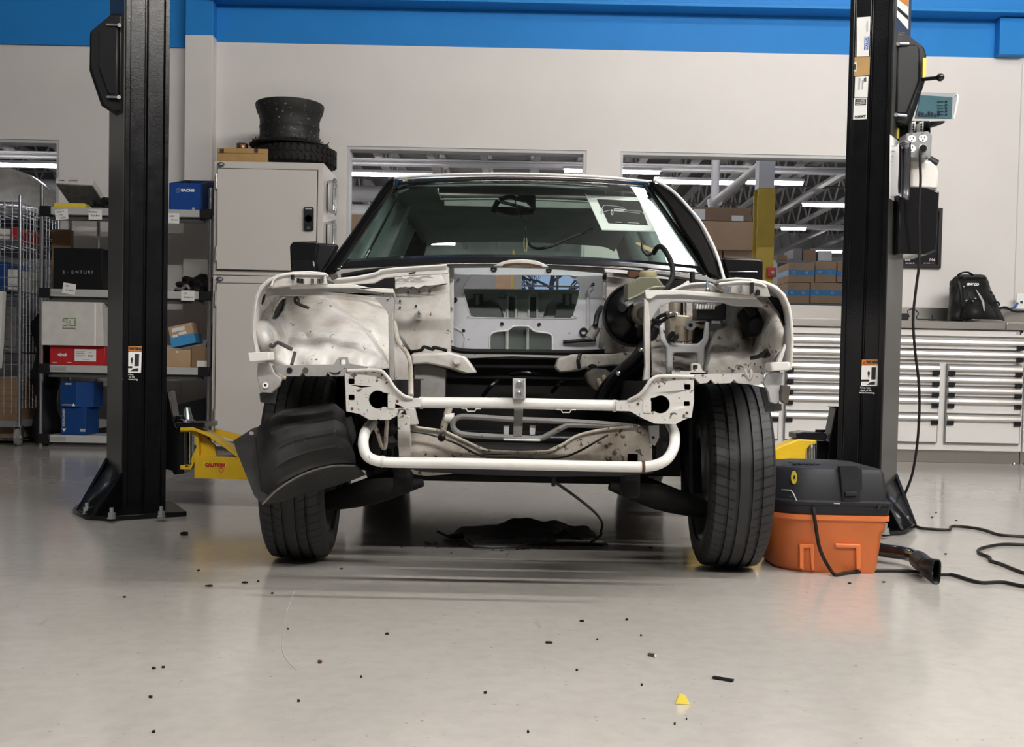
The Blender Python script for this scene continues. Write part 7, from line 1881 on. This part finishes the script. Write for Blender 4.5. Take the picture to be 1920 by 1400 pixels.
for t, w_, h_ in ((0, 0.026, 0.026), (0.3, 0.026, 0.030), (1.0, 0.014, 0.040)):
    c = p1.lerp(p2, t); row = []
    for k in range(21):
        a = 2 * math.pi * k / 20; e = 0.55 if t > .2 else 1
        row.append(c + side_ * w_ * math.copysign(abs(math.cos(a)) ** e, math.cos(a)) + up_ * h_ * math.copysign(abs(math.sin(a)) ** e, math.sin(a)))
    rows.append(row)
nz.grid(rows)
nz.build('nozzle', 'black_plastic', vac, solid=0.004, off=-1)

# crumpled plastic undertray lying under the car
u0, u1 = FL(845, 1012, 0), FL(1122, 1012, 0)
tray = thing('plastic_undertray', 'crumpled black plastic tray lying on floor under the car', 'tray', ((u0.x + u1.x) / 2, 4.35, 0))
rows = []
for i in range(19):
    v = i / 18; row = []
    for j in range(41):
        s_ = j / 40
        x = u0.x + (u1.x - u0.x) * s_; y = 4.16 + 0.38 * v
        h = 0.006 + 0.026 * ss(0.15, 0.45, s_) * ss(0.98, 0.62, s_) * ss(0.0, 0.5, v) + 0.010 * ss(0.08, 0.25, s_) * ss(0.3, .7, v)
        h += 0.006 * math.sin(s_ * 31 + v * 9) * math.sin(v * 14) * ss(0.1, .3, s_)
        xx = x + 0.05 * (v - 0.5) * (1 if s_ < .5 else -1)
        row.append((xx, y + 0.02 * math.sin(s_ * 17), max(0.004, h)))
    rows.append(row)
tm = MB().grid(rows).build('tray_shell', 'tray_grey', tray, solid=0.004, off=1)
MB().prism([(p.x, p.y) for p in (FL(872, 1008), FL(890, 1024), FL(960, 1025), FL(1020, 1023), FL(1130, 1019), FL(1125, 1012), FL(1000, 1013))], [], lambda x, y: (x, y, 0.010), lambda x, y: (x, y, 0.003)).build('tray_flap', 'bay_grey', tray)
MB().tube([FL(872, 1010, .012), FL(890, 1024, .012), FL(960, 1025, .012), FL(1005, 1021, .014), FL(1060, 1019, .014), FL(1130, 1021, .012)], 0.006, 6, 2).build('tray_edge', 'black_plastic', tray)
MB().tube([FL(846, 1005, .012), FL(853, 1006, .014), FL(866, 1004, .014)], 0.010, 8, 2).build('tray_clip', 'black_plastic', tray)
MB().tube([FL(820, 996, .03), FL(835, 1003, .02), FL(848, 1006, .014)], 0.004, 6, 2).build('tray_strap', 'black_plastic', tray)
MB().tube([FL(1045, 1002, .03), FL(1058, 998, .05), FL(1066, 994, .06)], 0.012, 8, 0).build('tray_peg', 'black_plastic', tray)

# loose bits on the floor
def chunk(name, label, px, py, w, h, m, cat='scrap', seed=0, group=None, rz=0.0, hz_=0.004, sink=0.0):
    c = FL(px, py, 0); rnd = random.Random(seed + px * 7 + py)
    k = (c - Vector((0, 0, CAM_H))).length / F
    wx_ = w * k / 2; wy = max(0.003, h * k * 1.2); pts = []
    n = 9
    for i in range(n):
        a = 2 * math.pi * i / n; r = rnd.uniform(0.7, 1.1)
        pts.append((wx_ * math.cos(a) * r, wy * math.sin(a) * r))
    cr, sr = math.cos(R(rz)), math.sin(R(rz))
    pts = [(c.x + x * cr - y * sr, c.y + x * sr + y * cr) for x, y in pts]
    o = MB().prism(pts, [], lambda x, y: (x, y, hz_ * rnd.uniform(0.7, 1.2)), lambda x, y: (x, y, 0.0003)).build(name, m)
    return tag(o, label, cat, group)
y_ = MB(); c = FL(1279, 1320, 0)
y_.add([c + Vector(v) for v in ((-0.013, 0, 0.001), (0.015, -0.004, 0.001), (0.012, 0.010, 0.002), (-0.004, 0.006, 0.020), (0.006, 0.004, 0.017), (-0.009, 0.010, 0.010))], [(0, 1, 4, 3), (1, 2, 4), (0, 3, 5), (2, 5, 3, 4), (0, 5, 2, 1)])
tag(y_.build('foil_scrap', 'print_yellow', solid=0.0008), 'small crumpled yellow foil scrap on the floor in front', 'scrap')
o = MB().box(FL(1356, 1272, 0.0035), (0.044, 0.009, 0.004), Matrix.Rotation(R(-32), 3, 'Z')).build('black_strip', 'black_plastic')
tag(o, 'thin black strip lying on the floor at right foreground', 'scrap')
o = MB().box(FL(1222, 1227, 0.004), (0.017, 0.007, 0.006), Matrix.Rotation(R(-25), 3, 'Z')).build('dark_fragment', 'alarm_dirty')
MB().box(FL(1229, 1229, 0.0045), (0.003, 0.006, 0.006), Matrix.Rotation(R(-25), 3, 'Z')).build('pale_tip', 'paper', o)
tag(o, 'dark fragment with a pale tip on the floor foreground', 'scrap')
tag(chunk('dark_lump', 'x', 346, 1003, 17, 5, 'black_under', hz_=0.010), 'flat dark crumb cluster on floor right of the left lift post', 'scrap')
tag(chunk('brown_flake', 'x', 600, 1243, 8, 4, 'rust', hz_=0.006), 'small brown flake on the floor left foreground', 'scrap')
GC = 'dark crumbs scattered on the floor'
LC = 'tiny dark crumb lying loose on the pale floor'
for i, (x, y, w, h) in enumerate(((1175, 1162, 6, 5), (1029, 1206, 13, 3), (1091, 1165, 9, 3), (1202, 1192, 4, 2), (1081, 1257, 5, 3), (1203, 1285, 4, 3), (372, 1070, 5, 2), (392, 1099, 14, 3), (460, 1093, 12, 4), (484, 1090, 5, 2), (510, 1113, 5, 2), (726, 1189, 8, 3), (640, 1067, 6, 2), (282, 1308, 8, 3), (306, 1252, 6, 2), (910, 1300, 6, 3), (1120, 1200, 4, 2), (288, 1254, 8, 2), (560, 1315, 5, 3), (677, 1270, 4, 2), (1793, 976, 4, 3), (1748, 970, 4, 2), (1593, 1094, 6, 3), (1657, 1092, 6, 2), (1220, 1027, 8, 4), (1755, 961, 3, 2), (1773, 1039, 5, 2), (233, 1120, 6, 2), (990, 1373, 5, 3), (1265, 1358, 4, 2), (540, 1180, 4, 2), (1287, 1349, 3, 2), (288, 1373, 7, 3))):
    chunk('floor_crumb', LC, x, y, w, h, 'black_under', 'crumb', i, GC)
GRs = 'rust flakes beside the undertray'
LR = 'tiny reddish rust flake lying beside the crumpled undertray'
rnd = random.Random(4)
for i in range(46):
    x, y = (rnd.gauss(845, 45), rnd.gauss(1018, 7)) if i < 22 else (rnd.gauss(950, 55), rnd.gauss(1031, 4))
    chunk('rust_flake', LR, int(x), int(y), rnd.uniform(2, 6), rnd.uniform(1.2, 2.2), 'rust', 'flake', i, GRs, hz_=0.003)
# thin scuff thread
o = MB().tube([FL(x, y, 0.0006) for x, y in ((552, 1108), (540, 1140), (535, 1170), (529, 1205), (531, 1225), (540, 1240), (556, 1256))], 0.0007, 5, 5).build('loose_thread', 'print_grey')
tag(o, 'thin grey thread curving across the floor left foreground', 'thread')
